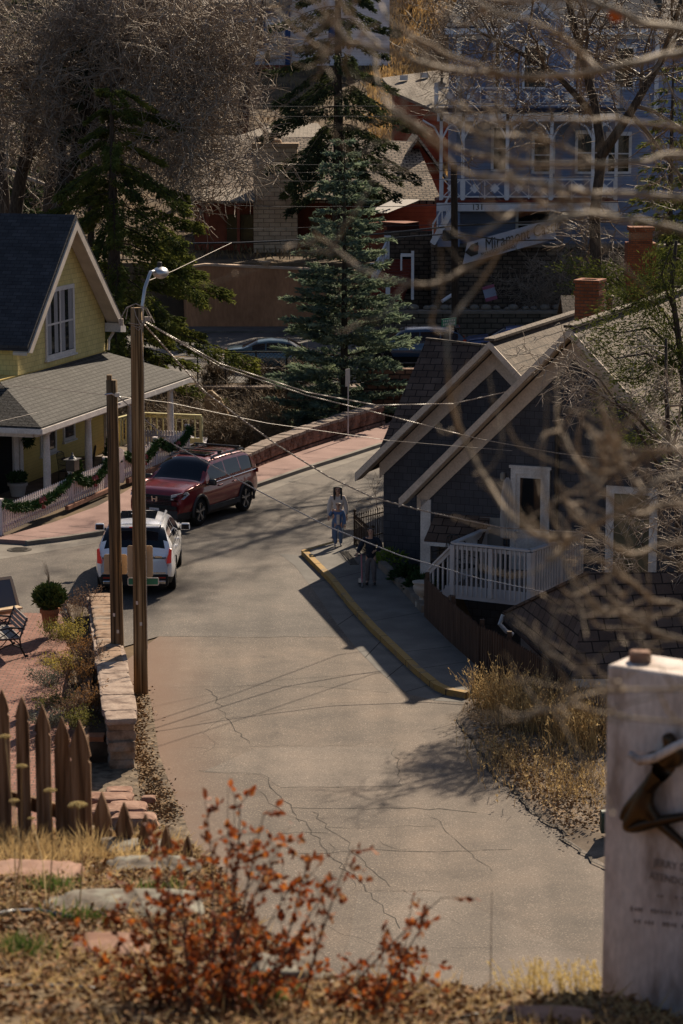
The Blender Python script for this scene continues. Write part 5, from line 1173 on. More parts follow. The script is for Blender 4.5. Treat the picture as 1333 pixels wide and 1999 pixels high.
# drying cracks, knots, staples and small metal tags on both poles
rp = random.Random(4)
for par, A_, B_, r_ in ((tp_, pb, pt, .142), (sp_, qb, qt, .134)):
    mb = MB()
    for k in range(9):
        t0 = rp.uniform(.02, .8); t1 = t0+rp.uniform(.06, .22); a = rp.uniform(-1.1, 1.1); P_ = []
        for j in range(7):
            u = t0+(min(t1, .98)-t0)*j/6; c_ = A_.lerp(B_, u); rr_ = r_*(1-.13*u)+.001; aa = a+rp.uniform(-.03, .03); P_.append(c_ + V3(math.sin(aa)*rr_, -math.cos(aa)*rr_, 0))
        mb.tube(P_, [.001, .004, .006, .006, .005, .004, .001], 5)
    for k in range(14): u = rp.uniform(.03, .95); a = rp.uniform(-1.2, 1.2); c_ = A_.lerp(B_, u); rr_ = r_*(1-.13*u); mb.sphere(c_ + V3(math.sin(a)*rr_, -math.cos(a)*rr_, 0), .014, 6, 4, (1, .4, 1.4))
    build(mb, 'cracks', m_black, par)
    for u, a in ((.19, .2), (.245, -.35)): c_ = A_.lerp(B_, u); mb = MB(); mb.box(c_ + V3(math.sin(a)*(r_+.001), -math.cos(a)*(r_+.001), 0), (.05, .006, .075), (V3(math.cos(a), math.sin(a), 0), V3(-math.sin(a), math.cos(a), 0), V3(0, 0, 1))); build(mb, 'metal_tag', m_alu, par)
# boards bolted to the far side of the poles
m_board = pm('bare sign back', (.50, .36, .22), (.56, .41, .26), scale=3, rough=.6)
def rboard(px0, px1, py0, py1, y, name, label, m, edge=None, r=.05):
    p = D(px0, py1, y); q = D(px1, py0, y); t = thing(name, label, 'sign', ((p.x+q.x)/2, y, p.z))
    def outline(ins, yy):
        P = []
        for cx, cz, a0 in ((q.x-r, q.z-r, 0), (p.x+r, q.z-r, 90), (p.x+r, p.z+r, 180), (q.x-r, p.z+r, 270)):
            for k in range(5): a = R(a0+k*22.5); P.append((cx+(r-ins)*math.cos(a), yy, cz+(r-ins)*math.sin(a)))
        return P
    mb = MB(); mb.prism(outline(0, y), (0, .012, 0)); build(mb, 'board', edge or m, t)
    if edge: mb = MB(); mb.prism(outline(.02, y-.004), (0, .0035, 0)); build(mb, 'face', m, t)
    return t
by = pb.y + .17
rboard(203, 248, 1082, 1121, qb.y+.16, 'sign_board', 'plain tan sign back fixed behind the short pole', m_board)
rboard(249, 298, 1065, 1127, by+.006, 'sign_board', 'taller tan sign back fixed behind the tall pole', m_board)
rboard(249, 310, 1127.5, 1143, by+.03, 'street_sign', 'small green street sign plate below the tan sign back', pm('sign green', (.006, .15, .085), (.01, .19, .11), rough=.4), m_alu, r=.035)
# cables: each a sagging span
def cable(label, pts, r, m, sag=0.0, group='overhead cables', twist=False):
    P = []
    for i in range(len(pts)-1):
        a, b = pts[i], pts[i+1]; n = 22
        for k in range(n): t = k/n; P.append(a.lerp(b, t) - V3(0, 0, 4*sag*t*(1-t)))
    P.append(pts[-1]); mb = MB()
    if twist:
        for ph in (0, math.pi):
            Q = []
            for i in range(len(P)-1):
                for k in range(6):
                    q = P[i].lerp(P[i+1], k/6); a = (i*6+k)*1.1+ph; Q.append(q + V3(math.cos(a)*r*.9, 0, math.sin(a)*r*.9))
            mb.tube(Q, r, 4)
    else: mb.tube(P, r, 5)
    t = tag(mb.build('cable', m), label, 'cable', group); return t
w0 = pt + V3(.14, -.1, -.25); s0 = qt + V3(.16, -.05, -.36)
cable('twisted pale cable from lamp pole to near gable of dark house', [w0, D(430, 710, 52.5), D(600, 766, 55), D(735, 791, 57), D(885, 788, 60), D(1020, 758, 61.3)], .010, m_wire, .0, twist=True)
cable('twisted cable from lamp pole crossing dark wall towards right twigs', [w0, D(430, 716, 51.5), D(600, 772, 53), D(760, 812, 55), D(930, 856, 57.5), D(1085, 884, 58.5), D(1190, 897, 58)], .009, m_wire, twist=True)
cable('thick cable running from lamp pole down past the walking woman', [w0 + V3(-.05, 0, 0), D(400, 765, 52), D(540, 868, 53), D(640, 930, 54), D(730, 972, 55), D(830, 998, 55.5), D(980, 1030, 56), D(1180, 1042, 56)], .0115, m_wire, twist=True)
cable('smooth grey cable dropping from stub pole across to the brown shed', [s0, D(340, 868, 51.5), D(500, 956, 52), D(640, 1028, 52.2), D(780, 1084, 52.3), D(930, 1128, 52), D(1130, 1170, 51), D(1333, 1206, 50), D(1500, 1240, 49)], .013, pm('grey cable', (.26, .26, .28), (.33, .33, .35), rough=.45))
cable('thin dark wire crossing low from stub pole to the dark gable', [D(-60, 748, 50.8), D(90, 758, 50.9), qt + V3(-.12, -.1, -.3), D(330, 786, 53), D(520, 826, 55), D(760, 860, 57), D(1000, 880, 57.5)], .006, m_wire)
cable('thin wire rising from lamp head to the upper right', [D(290, 548, 51.5), D(340, 528, 56), D(452, 474, 70)], .007, m_wire)
cable('thin wire grazing the porch roof at the left edge', [D(-40, 832, 60), D(75, 805, 62)], .008, m_wire)
far = [(205, 206, .014), (224, 226, .014), (318, 320, .014), (334, 335, .012), (350, 352, .012), (400, 402, .016), (446, 440, .012)]
wsay = ['topmost thin wire before the dark spruce', 'second wire from top before the dark spruce', 'wire level with the sandstone chimney top', 'wire just below chimney top level', 'wire crossing the chimney shaft upper half', 'wire crossing chimney at mid height', 'lowest thin wire across chimney base']
for (ya, yb_, r), s in zip(far, wsay): cable(s, [D(440, ya, 116), D(660, yb_+1, 116), D(888, yb_-3, 116), D(1400, yb_-14, 116)], r, m_wired, .05, 'wires along the far street')
cable('thick black cable sagging across chimney base along far street', [D(330, 476, 116), D(470, 474, 116), D(600, 468, 116), D(760, 455, 116), D(888, 441, 116), D(1100, 430, 116), D(1400, 420, 116)], .045, m_black, 0, 'wires along the far street')
cable('ragged bundled cable at the far pole before blue house', [D(700, 470, 116), D(800, 462, 116), D(888, 456, 116), D(990, 470, 116), D(1100, 468, 116)], .035, m_black, 0, 'wires along the far street')
fb = D(889, 690, 116); ft = D(886, 322, 116)
fp = thing('utility_pole', 'dark wooden pole on far street before blue house', 'pole', V3(fb.x, 116, 0)); pole_mesh((fb.x, 116, -.2), ft, .19, .155).build('shaft', pm('creosote', (.028, .02, .014), (.06, .042, .03), scale=4, rough=.85, stretch=(6, 6, .5)), fp, smooth=True, world=True)
mb = MB(); mb.bar(D(862, 464, 115.8), D(905, 464, 115.8), .12, .12); mb.lathe([(.2, 0), (.2, .5)], D(872, 470, 115.7), 10); build(mb, 'fittings', m_black, fp)
# green name sign at the far corner
t = thing('street_sign', 'green street name sign with white letters beside the far pole', 'sign', D(876, 690, 105))
mb = MB(); p = D(876, 629, 105); q = D(876, 700, 105); mb.tube([V3(p.x+.05, 105, 0), V3(p.x+.05, 105, p.z)], .035, 8); build(mb, 'post', m_alu, t)
mb = MB(); axq = V3(.62, .78, 0).normalized(); mb.box(p, (1.05, .03, .34), (axq, V3(-axq.y, axq.x, 0), V3(0, 0, 1))); build(mb, 'plate', pm('sign green', (.006, .15, .085)), t)
mb = MB(); nq = V3(axq.y, -axq.x, 0)
for zz, k0 in ((.07, 7), (-.07, 8)):
    for k in range(k0): mb.box(p + axq*(-.4+.8*k/(k0-1)) + nq*.018 + V3(0, 0, zz), (.05, .006, .09), (axq, nq, V3(0, 0, 1)))
build(mb, 'worn_letters', m_white, t)
# edge-on sign post by the pink wall
t = thing('sign_post', 'thin metal post with sign seen nearly edge on by pink pavement', 'sign', G(680, 858))
p, q = G(680, 858, .1), D(679, 740, G(680, 858).y)
mb = MB(); mb.box(((p.x+q.x)/2, p.y, (p.z+q.z)/2), (.045, .045, q.z-p.z)); build(mb, 'post', m_alu, t)
mb = MB(); a, b = D(674, 754, p.y-.05), D(683, 720, p.y-.05); mb.box(((a.x+b.x)/2, p.y-.05, (a.z+b.z)/2), (.30, .02, b.z-a.z), (V3(.5, .866, 0), V3(-.866, .5, 0), V3(0, 0, 1))); build(mb, 'plate', m_alu, t)
# ---------------------------------------------------------------- white picket fence with garlands
m_pick = pm('picket white', (.58, .50, .49), (.68, .60, .58), scale=2, rough=.65)
def picket_run(a, b, h0, h1, par, step=.10, w=.062, base=.05, name='pickets', m=None, pointed=True, th=.022, rails=True, jitter=0.0, arch=None):
    a, b = Vector(a), Vector(b); L = (b-a).length; d = (b-a).normalized(); n = Vector((d.y, -d.x, 0)).normalized(); k = max(1, int(L/step)); mb = MB()
    for i in range(k+1):
        t = i/k; p = a.lerp(b, t); h = h0+(h1-h0)*t + random.gauss(0, jitter); 
        if arch: h += arch*math.sin(math.pi*t)
        P = [p - d*w/2 + V3(0, 0, base), p + d*w/2 + V3(0, 0, base), p + d*w/2 + V3(0, 0, h-w*.7), p + V3(0, 0, h), p - d*w/2 + V3(0, 0, h-w*.7)] if pointed else [p - d*w/2 + V3(0, 0, base), p + d*w/2 + V3(0, 0, base), p + d*w/2 + V3(0, 0, h), p - d*w/2 + V3(0, 0, h)]
        mb.prism(P, n*th)
    if rails:
        for q in (.25, .75): mb.bar(a + n*(-.03) + V3(0, 0, h0*q), b + n*(-.03) + V3(0, 0, h1*q), .04, .07)
    return build(mb, name, m or m_pick, par)
fz = thing('picket_fence', 'white picket fence hung with garlands before the yellow house', 'fence', yf.p(4, 0, 0))
Q = lambda a, n=0, z=.12: yf.p(a, n, z)
picket_run(Q(-.9), Q(4.2), .86, .88, fz, .15, .075); picket_run(Q(4.3), Q(7.0), .88, .9, fz, .15, .075); picket_run(Q(8.5), Q(14.6), .90, .9, fz, .16, .075); picket_run(Q(14.6), Q(14.6, -2.2), .8, .8, fz); picket_run(Q(-.9), Q(-.9, -1.5), .72, .72, fz)
for a in (-.9, 4.25, 7.05, 8.45, 11.5, 14.6): mb = MB(); mb.box(Q(a, -.05, .62), (.11, .11, 1.0), yf.ax); mb.box(Q(a, -.05, 1.14), (.15, .15, .05), yf.ax); build(mb, 'post', m_pick, fz)
gt = thing('garden_gate', 'white picket gate with arched top set in the garland fence', 'gate', Q(7.7)); picket_run(Q(7.15, .04), Q(8.38, .02), 1.08, 1.08, gt, arch=.16, name='gate_pickets'); mb = MB(); mb.box(Q(8.2, .06, .85), (.12, .04, .05), yf.ax); build(mb, 'latch', m_black, gt)
kerbm = pm('red stone kerb', (.16, .07, .045), (.25, .12, .08), scale=3, rough=.9, bmp=.4)
mb = MB(); mb.bar(Q(3.5, .12, .15), Q(7.0, .12, .16), .12, .12); mb.bar(Q(8.5, .12, .18), Q(16, .12, .2), .12, .16); tag(mb.build('stone_edging', kerbm), 'red stone edging along the foot of white picket fence', 'edging')
# garlands and bows
swags = [(-.9, 1.6, 4.1), (4.35, 5.6, 6.95), (8.6, 9.8, 11.3), (11.6, 13.0, 14.5)]
says = ['swagged evergreen garland with red bow at the near end of fence', 'evergreen garland with red bow left of the white gate', 'evergreen garland with bow between the two poles', 'evergreen garland with bow behind the burgundy SUV']
for (a0, am, a1), s in zip(swags, says):
    t = thing('garland', s, 'garland', Q(am, .08, .5), 0, 'garlands on the picket fence')
    line = [Q(a0, .09, 1.04).lerp(Q(a1, .09, 1.06), k/24) - V3(0, 0, .42*(1-(2*k/24-1)**2)**.8) for k in range(25)]
    nb = NPB(); nb.add(*sprigs(line, .16, 2000, .16, .05)); nb.build('greenery', m_sprig, t)
    c = line[12] + V3(.08, -.05, .04); mb = MB()
    for sg in (-1, 1): mb.tube([c, c + yf.a*(sg*.12) + V3(0, 0, .10), c + yf.a*(sg*.2) + V3(0, 0, .02), c], [.012, .05, .055, .012], 6); mb.tube([c, c + yf.a*(sg*.08) + V3(.02, 0, -.2)], [.02, .035], 6)
    build(mb, 'bow', m_red, t)
t = thing('mailbox', 'black house shaped mailbox on the white fence post', 'mailbox', Q(4.25, -.02, 1.16))
mb = MB(); mb.box(Q(4.25, .02, 1.34), (.40, .28, .34), yf.ax); build(mb, 'box', m_black, t, bevel=.01); mb = MB(); mb.prism([Q(4.0, .22, 1.51), Q(4.5, .22, 1.51), Q(4.5, -.18, 1.51), Q(4.0, -.18, 1.51)], (0, 0, .02)); mb.lathe([(.13, 0), (.06, .07), (.05, .10), (.02, .13), (.035, .16), (0, .21)], Q(4.25, .02, 1.53), 12); build(mb, 'lid', pm('pewter', (.07, .07, .075), (.10, .10, .105), rough=.4, metal=.3), t)
# potted plants on the porch and by the fence
m_terra = pm('terracotta', (.28, .11, .05), (.36, .155, .075), scale=3, rough=.85, fine=14); m_paleP = pm('pale planter', (.30, .26, .23), (.36, .32, .28), rough=.8)
m_conif = pm('conifer green', (.030, .055, .014), (.085, .12, .03), scale=6, rough=.8, c3=(.14, .16, .04))
def potted(label, c, r, h, plant_h, plant_r, m_p, m_l, cnt=900, cone=True, square=False, name='potted_plant'):
    t = thing(name, label, 'plant', c); mb = MB(); c = Vector(c)
    if square:
        mb.box(c + V3(0, 0, h/2), (2*r*.8, 2*r*.8, h)); mb.box(c + V3(0, 0, h-.03), (2*r, 2*r, .1))
    else: mb.lathe([(r*.7, 0), (r*.92, h*.8), (r*1.06, h*.8), (r*1.06, h), (r*.9, h), (r*.85, h*.85)], c, 18)
    build(mb, 'pot', m_p, t, smooth=False)
    if cnt:
        z = RNG.random(cnt); a = RNG.random(cnt)*2*np.pi; rr = plant_r*np.sqrt(RNG.random(cnt))*((1-z*.85) if cone else np.sqrt(np.clip(1-(2*z-1)**2, .05, 1)))
        P = np.stack([c.x+rr*np.cos(a), c.y+rr*np.sin(a), c.z+h+z*plant_h], 1); dr = np.stack([np.cos(a), np.sin(a), .4+RNG.random(cnt)], 1)+RNG.normal(size=(cnt, 3))*.4
        nb = NPB(); nb.add(*blades(P, dr, .13*RNG.uniform(.6, 1.3, cnt), .05)); nb.build('foliage', m_l, t)
    return t
potted('small pointed conifer growing beside the yellow porch', P(7.1, -1.0, .05) + V3(0, 0, -.05), .2, .2, .75, .32, m_terra, m_conif)
potted('pale planter with low dark plant left of the porch column', P(5.6, -2.4, .05), .3, .42, .3, .3, m_paleP, m_wreath, 500, False)
potted('dark conifer shrub behind the gate end of the fence', P(9.9, -1.0, .05), .2, .15, 1.1, .36, m_terra, m_wreath)
# yellow balustrade behind and grey tarp table
bl = thing('balustrade', 'pale yellow balustrade at the far end of porch', 'railing', P(15.5, -3, 0)); m_ybal = pm('pale yellow paint', (.50, .45, .24), (.58, .53, .29), rough=.6)
path = [P(14.8, -3.4, 0), P(17.6, -3.0, 0), P(17.6, -.6, 0)]
railing([path[0], path[1]], .1, 1.05, bl, .22, m_ybal, .14); railing([path[1], path[2]], .1, 1.05, bl, .22, m_ybal, .14)
mb = MB(); mb.box(P(12.0, -3.0, .5), (3.2, .02, .8), yf.ax); tag(mb.build('porch_screen', m_metal), 'low dark mesh screen along the yellow porch', 'screen') if False else None
tt = thing('covered_table', 'long table under pale grey tarp beyond the fence', 'table', D(345, 870, 88)); a = D(345, 856, 88)
mb = MB(); n = 10; V = []; 
for i in range(n+1):
    for j in range(5): V.append((a.x-1.0+2.1*i/n, 87.2+1.8*j/4, a.z+.05*math.sin(i*1.7+j)+(.0 if 0 < j < 4 and 0 < i < n else -.12)))
mb.add(V, [(i*5+j, (i+1)*5+j, (i+1)*5+j+1, i*5+j+1) for i in range(n) for j in range(4)]); build(mb, 'tarp', pm('grey tarp', (.30, .28, .33), (.38, .36, .41), scale=5, rough=.6), tt)
for sx in (-.9, .95): mb = MB(); mb.box((a.x+sx, 88, a.z/2-.2), (.08, 1.3, a.z+.2)); build(mb, 'leg', m_pole2, tt)
# ---------------------------------------------------------------- stone wall along pink pavement
m_redst = brickm('red sandstone rubble', (.16, .075, .048), (.26, .135, .085), (.06, .034, .024), .42, .19, .03, noise=.6, bmp=1.0)
m_cap = pm('stone cap', (.15, .115, .095), (.26, .20, .165), scale=3, rough=.9, bmp=.6, fine=12)
wl = [G(478, 922, .12), G(540, 897, .12), G(610, 872, .12), G(690, 846, .12), G(745, 830, .12)]
hs = [.45, .55, .58, .62, .66]
t = thing('stone_wall', 'low red rubble wall edging the pink pavement', 'wall', wl[0])
mb = MB(); rngw = np.random.default_rng(17); kq = 0
for i in range(len(wl)-1):
    a, b = wl[i], wl[i+1]; d = (b-a); L_ = d.length; d.normalize(); n = V3(-d.y, d.x, 0)
    for r in range(4):
        s_ = rngw.random()*.1
        while s_ < L_:
            w_ = rngw.uniform(.25, .55); hh = hs[i]+(hs[i+1]-hs[i])*s_/L_; z_ = hh*(r+.5)/4
            if r == 0: z_ -= .06
            rock_mesh(mb, a + d*(s_+w_/2) + n*.22 + V3(0, 0, z_), (w_*1.05, .46, hh/4*1.25), kq, 2, .12, .35, 1.5, math.atan2(d.y, d.x)); s_ += w_; kq += 1
build(mb, 'wall_face', pm('red wall stone', (.10, .05, .034), (.24, .13, .09), scale=2.6, rough=.95, bmp=.7, fine=16), t); mb = MB()
for i in range(len(wl)-1):
    a, b = wl[i], wl[i+1]; d = (b-a); n = V3(-d.y, d.x, 0).normalized(); k = 5
    for j in range(k):
        p, q = a.lerp(b, j/k+.012), a.lerp(b, (j+1)/k-.012); h0 = hs[i]+(hs[i+1]-hs[i])*j/k + random.uniform(-.02, .02); h1 = hs[i]+(hs[i+1]-hs[i])*(j+1)/k
        mb.prism([p - n*.05 + V3(0, 0, h0), q - n*.05 + V3(0, 0, h1), q + n*.5 + V3(0, 0, h1), p + n*.5 + V3(0, 0, h0)], (0, 0, .10))
build(mb, 'coping', m_cap, t)
t = thing('stone_wall', 'taller red wall stub closing the pink pavement', 'wall', G(750, 830)); mb = MB(); a = G(752, 826, 0); mb.box((a.x+.6, a.y+1.5, .8), (2.8, .5, 2.2)); build(mb, 'wall_face', m_redst, t)
# curved tan slab standing in the sunken yard
t = thing('carved_slab', 'tall curved tan slab leaning among bare shrubs', 'sculpture', D(430, 880, 91))
sl = [(404, 764), (412, 762), (430, 778), (448, 815), (456, 850), (455, 890), (420, 890), (416, 850), (405, 815), (398, 780)]
mb = MB(); mb.prism([D(a, b, 91) for a, b in sl], (.03, .16, 0)); build(mb, 'slab', pm('tan board', (.26, .17, .09), (.33, .22, .12), scale=2, rough=.7), t)
# retaining wall that carries the far street above that yard, chain link fence on it
t = thing('retaining_wall', 'dark retaining wall holding up the far street', 'wall', (-4, 101.5, -2)); mb = MB(); mb.box((-2.0, 101.7, -1.05), (18, .5, 2.0)); build(mb, 'wall_face', m_stone, t)
mb = MB(); mb.box((-2.0, 101.65, -.02), (18.1, .75, .10)); build(mb, 'coping', m_cap, t)
t = thing('chain_link_fence', 'dark chain link fence along the far street edge', 'fence', (-2, 102.2, 0))
for px in (386, 440, 500, 560, 620): p = D(px, 740, 102.2); mb = MB(); mb.tube([(p.x, 102.2, 0), (p.x, 102.2, 1.45)], .035, 6); build(mb, 'post', m_metal, t)
x0, x1 = D(386, 740, 102.2).x, D(620, 740, 102.2).x; mb = MB(); mb.bar((x0, 102.2, 1.4), (x1, 102.2, 1.4), .05); 
for k in range(int((x1-x0)/.16)):
    xx = x0+k*.16
    for sg in (-1, 1): mb.bar((xx, 102.2, .05 if sg > 0 else 1.38), (min(xx+1.33, x1), 102.2, 1.38 if sg > 0 else .05), .012)
build(mb, 'mesh', m_metal, t)
# ---------------------------------------------------------------- dark picket fence on the right
m_brnf = woodm('dark brown fence', (.045, .026, .018), (.095, .058, .04), sx=14, sz=1, bmp=.3)
t = thing('wooden_fence', 'dark brown picket fence stepping down along the right pavement', 'fence', G(835, 1210, .1))
fp_ = [G(830, 1206, .1), G(880, 1256, .1), G(936, 1306, .1), V3(3.55, 50.5, .1), V3(4.55, 47.3, .1)]
for i in range(len(fp_)-1): picket_run(fp_[i], fp_[i+1], 1.0, 1.0, t, .115, .085, -.1, 'pickets', m_brnf, True, .025, True, .012); mb = MB(); mb.box(fp_[i] + V3(.05, .08, .5), (.1, .1, 1.2)); build(mb, 'post', m_brnf, t)
t = thing('wooden_fence', 'paler thin picket fence beyond dry grass at right', 'fence', V3(5.2, 46, 0)); picket_run(V3(4.75, 46.9, .0), V3(6.6, 42.5, .0), .95, .95, t, .12, .06, -.1, 'pickets', woodm('grey fence', (.10, .075, .055), (.19, .145, .11)), True, .02)
# low planting kerb, urn, iron fence
m_edge = pm('planting kerb stone', (.13, .105, .085), (.21, .17, .135), scale=3, rough=.9, bmp=.4)
kk = [G(742, 1108, .13), G(775, 1140, .13), G(800, 1166, .13), G(826, 1196, .13)]; kk2 = [G(760, 1096, .13), G(800, 1132, .13), G(828, 1160, .13), G(850, 1185, .13)]
mb = MB()
for i in range(3): mb.bar(kk[i] + V3(.05, 0, .08), kk[i+1] + V3(.05, 0, .08), .2, .2)
tag(mb.build('planting_kerb', m_edge), 'low stone kerb of the planting bed beside dark house', 'kerb')
c = G(823, 1180, .25) + V3(0, .3, 0); t = thing('garden_urn', 'pale stone urn at the head of dark picket fence', 'urn', c)
mb = MB(); mb.lathe([(.15, -.15), (.15, .0), (.06, .05), (.055, .14), (.13, .2), (.20, .32), (.21, .40), (.17, .42), (.22, .48), (.23, .51), (.18, .5)], c, 18); build(mb, 'bowl', pm('pale stone', (.34, .29, .24), (.42, .36, .3), scale=6, rough=.85), t, smooth=True)
m_rust = pm('rusty iron', (.045, .028, .018), (.08, .05, .03), scale=8, rough=.7)
t = thing('iron_fence', 'black spiked iron fence at the corner of dark house', 'fence', G(692, 1060, .1))
ia, ib, ic = G(692, 1064, .12), G(750, 1048, .12), G(728, 1098, .12)
for A, B in ((ia, ib), (ia, ic)):
    mb = MB(); L = (B-A).length; k = int(L/.11)
    for q in (.12, .72): mb.bar(A + V3(0, 0, q), B + V3(0, 0, q), .02, .03)
    for i in range(k+1):
        p = A.lerp(B, i/k); mb.bar(p, p + V3(0, 0, .82), .018); mb.lathe([(.0, 0), (.022, .03), (0, .1)], p + V3(0, 0, .8), 5, cap=False)
    build(mb, 'panel', m_rust, t)
for p in (ia, ib, ic): mb = MB(); mb.box(p + V3(0, 0, .45), (.06, .06, .95)); mb.sphere(p + V3(0, 0, .97), .05, 8, 6); build(mb, 'post', m_rust, t)
# dark green bin peeping from behind the memorial
c = D(1196, 1601, 39.7); t = thing('mailbox', 'dark green mailbox on a post, half hidden behind the white memorial', 'mailbox', V3(c.x+.1, 39.7, .1))
mb = MB(); n_ = 12; P_ = [(-.13, -.2), (.13, -.2), (.13, .06)] + [(.13*math.cos(math.pi*k/n_), .06+.12*math.sin(math.pi*k/n_)) for k in range(1, n_)] + [(-.13, .06)]
mb.prism([c + V3(-.21, a_, b_) for a_, b_ in P_], (.5, .06, 0)); build(mb, 'box', pm('mailbox green', (.02, .035, .022), (.03, .05, .03), rough=.5), t, bevel=.01)
mb = MB(); mb.bar(c + V3(.12, 0, -.65), c + V3(.12, 0, -.2), .09); build(mb, 'post', m_pole2, t)
# ================================================================ PEOPLE
m_skin = pm('skin', (.42, .24, .16), (.5, .29, .2), scale=8, rough=.55)
def skinned(name, nodes, edges, mat, parent, root=0, sub=2):
    """nodes: (x,y,z,rx[,ry]); a continuous surface grown round a skeleton"""
    me = bpy.data.meshes.new(name); bm = bmesh.new(); sk = bm.verts.layers.skin.verify(); vs = []
    for i, n in enumerate(nodes):
        v = bm.verts.new(n[:3]); v[sk].radius = (n[3], n[4] if len(n) > 4 else n[3]); v[sk].use_root = (i == root); vs.append(v)
    for e in edges: bm.edges.new((vs[e[0]], vs[e[1]]))
    bm.to_mesh(me); bm.free(); me.materials.append(mat)
    o = bpy.data.objects.new(name, me); COL.objects.link(o); o.parent = parent
    s = o.modifiers.new('skin', 'SKIN'); s.use_smooth_shade = True; s.branch_smoothing = .5
    b = o.modifiers.new('sub', 'SUBSURF'); b.levels = sub; b.render_levels = sub
    return o
def person(label, loc, rz, H, jacket, trousers, hair_m, shoes, pose, long_hair, jacket_bulk=1.0, group='people walking on the pavement', extra=None, open_shirt=None):
    """local frame: faces -y, x to its own left. All lengths scale with H."""
    t = thing('person', label, 'person', loc, rz, group); h = H
    hipz, kz = .50*h, .275*h; sz = .815*h; nz = .855*h; hw = .055*h; sw = .105*h
    pl = pose
    J = {}
    for s, k in ((1, 'l'), (-1, 'r')):
        J['hip'+k] = V3(s*hw, 0, hipz); J['kn'+k] = V3(s*hw*1.05, pl['knee'+k][0]*h, kz + pl['knee'+k][1]*h); J['an'+k] = V3(s*hw*1.1, pl['ank'+k][0]*h, .045*h + pl['ank'+k][1]*h); J['to'+k] = J['an'+k] + V3(s*.012*h, -.10*h, -.025*h)
        J['sh'+k] = V3(s*sw, 0, sz-.01*h); e, w = pl['arm'+k]; J['el'+k] = J['sh'+k] + Vector(e)*h; J['wr'+k] = J['el'+k] + Vector(w)*h
    hd = V3(0, -.012*h, .93*h)
    # body (skin): torso, limbs, neck, head, hands as one surface
    nd = []; ed = []
    def add(p, r, link=None, r2=None): nd.append((p[0], p[1], p[2], r, r2 or r)); (ed.append((link, len(nd)-1)) if link is not None else None); return len(nd)-1
    pel = add((0, 0, hipz+.02*h), .058*h, None, .045*h); wa = add((0, 0, .62*h), .07*h, pel, .055*h); chs = add((0, 0, .75*h), .08*h, wa, .06*h); nk = add((0, -.003*h, nz-.01*h), .03*h, chs); jaw = add((0, -.016*h, .885*h), .040*h, nk, .045*h); cr = add((0, -.006*h, .94*h), .052*h, jaw, .058*h); add((0, 0, .972*h), .035*h, cr, .04*h)
    for k in 'lr':
        a = add(J['hip'+k], .042*h, pel); a = add(J['kn'+k], .028*h, a); a = add(J['an'+k], .024*h, a); add(J['to'+k], .02*h, a)
        a = add(J['sh'+k], .035*h, chs); a = add(J['el'+k], .024*h, a); a = add(J['wr'+k], .016*h, a)
        dr = (J['wr'+k]-J['el'+k]).normalized(); pa = add(J['wr'+k]+dr*.028*h, .022*h, a, .012*h)
        side = dr.cross(V3(0, 1, .2)).normalized()
        curl = V3(0, -.02*h, -.006*h)
        for f, q in ((-1.3, .045), (-.45, .052), (.4, .049), (1.2, .04)): b_ = add(J['wr'+k]+dr*.05*h+side*f*.009*h, .0062*h, pa); add(J['wr'+k]+dr*(.05*h+q*h*.75)+side*f*.009*h+curl*.7, .005*h, b_)
        b_ = add(J['wr'+k]+dr*.025*h-side*.022*h+curl*.4, .007*h, pa); add(J['wr'+k]+dr*.045*h-side*.03*h+curl, .006*h, b_)
    skinned('body', nd, ed, m_skin, t)
    # face
    mb = MB(); mb.sphere((0, -.066*h, .925*h), .011*h, 8, 6, (.7, 1.1, 1.3)); mb.build('nose', m_skin, t, smooth=True)
    for s in (1, -1): mb = MB(); mb.sphere((s*.021*h, -.058*h, .938*h), .0075*h, 8, 6, (1.2, .5, .8)); mb.build('eye', m_black, t, smooth=True); mb = MB(); mb.sphere((s*.056*h, 0, .93*h), .013*h, 8, 6, (.4, .8, 1.2)); mb.build('ear', m_skin, t, smooth=True)
    mb = MB(); mb.sphere((0, -.060*h, .902*h), .014*h, 8, 6, (1.2, .4, .3)); mb.build('mouth', pm('lips', (.22, .07, .06)), t, smooth=True)
    # hair
    hn = [(0, .010*h, .962*h, .070*h, .072*h), (0, .038*h, .93*h, .060*h, .05*h), (0, -.046*h, .974*h, .052*h, .032*h)]; he = [(0, 1), (0, 2)]
    for s in (1, -1): hn.append((s*.050*h, -.006*h, .945*h, .026*h, .042*h)); he.append((0, len(hn)-1))
    if long_hair:
        for s in (1, -1):
            a = len(hn); hn += [(s*.052*h, -.01*h, .90*h, .022*h, .03*h), (s*.06*h, -.035*h, .83*h, .024*h, .02*h), (s*.058*h, -.06*h, .755*h, .014*h, .012*h)]; he += [(3 if s > 0 else 4, a), (a, a+1), (a+1, a+2)]
        a = len(hn); hn += [(0, .045*h, .86*h, .055*h, .025*h), (0, .055*h, .76*h, .05*h, .02*h)]; he += [(1, a), (a, a+1)]
    skinned('hair', hn, he, hair_m, t)
    # jacket: torso and sleeves
    b = jacket_bulk; nd = []; ed = []
    j0 = add((0, 0, pl.get('hem', .47)*h), .088*h*b, None, .07*h*b); j1 = add((0, 0, .60*h), .085*h*b, j0, .066*h*b); j2 = add((0, 0, .73*h), .094*h*b, j1, .07*h*b); j3 = add((0, .004*h, .825*h), .05*h, j2, .045*h); add((0, .006*h, .852*h), .042*h, j3, .04*h)
    for k in 'lr':
        a = add(J['sh'+k]+V3(0, 0, -.006*h), .048*h*b, j2); a = add(J['el'+k], .04*h*b, a); add(J['wr'+k], .028*h*b, a)
    skinned('jacket', nd, ed, jacket, t)
    if open_shirt:
        mb = MB(); mb.box((0, -.072*h*b, .61*h), (.07*h, .02*h, .24*h)); mb.build('shirt', open_shirt, t, bevel=.01)
    nd = []; ed = []
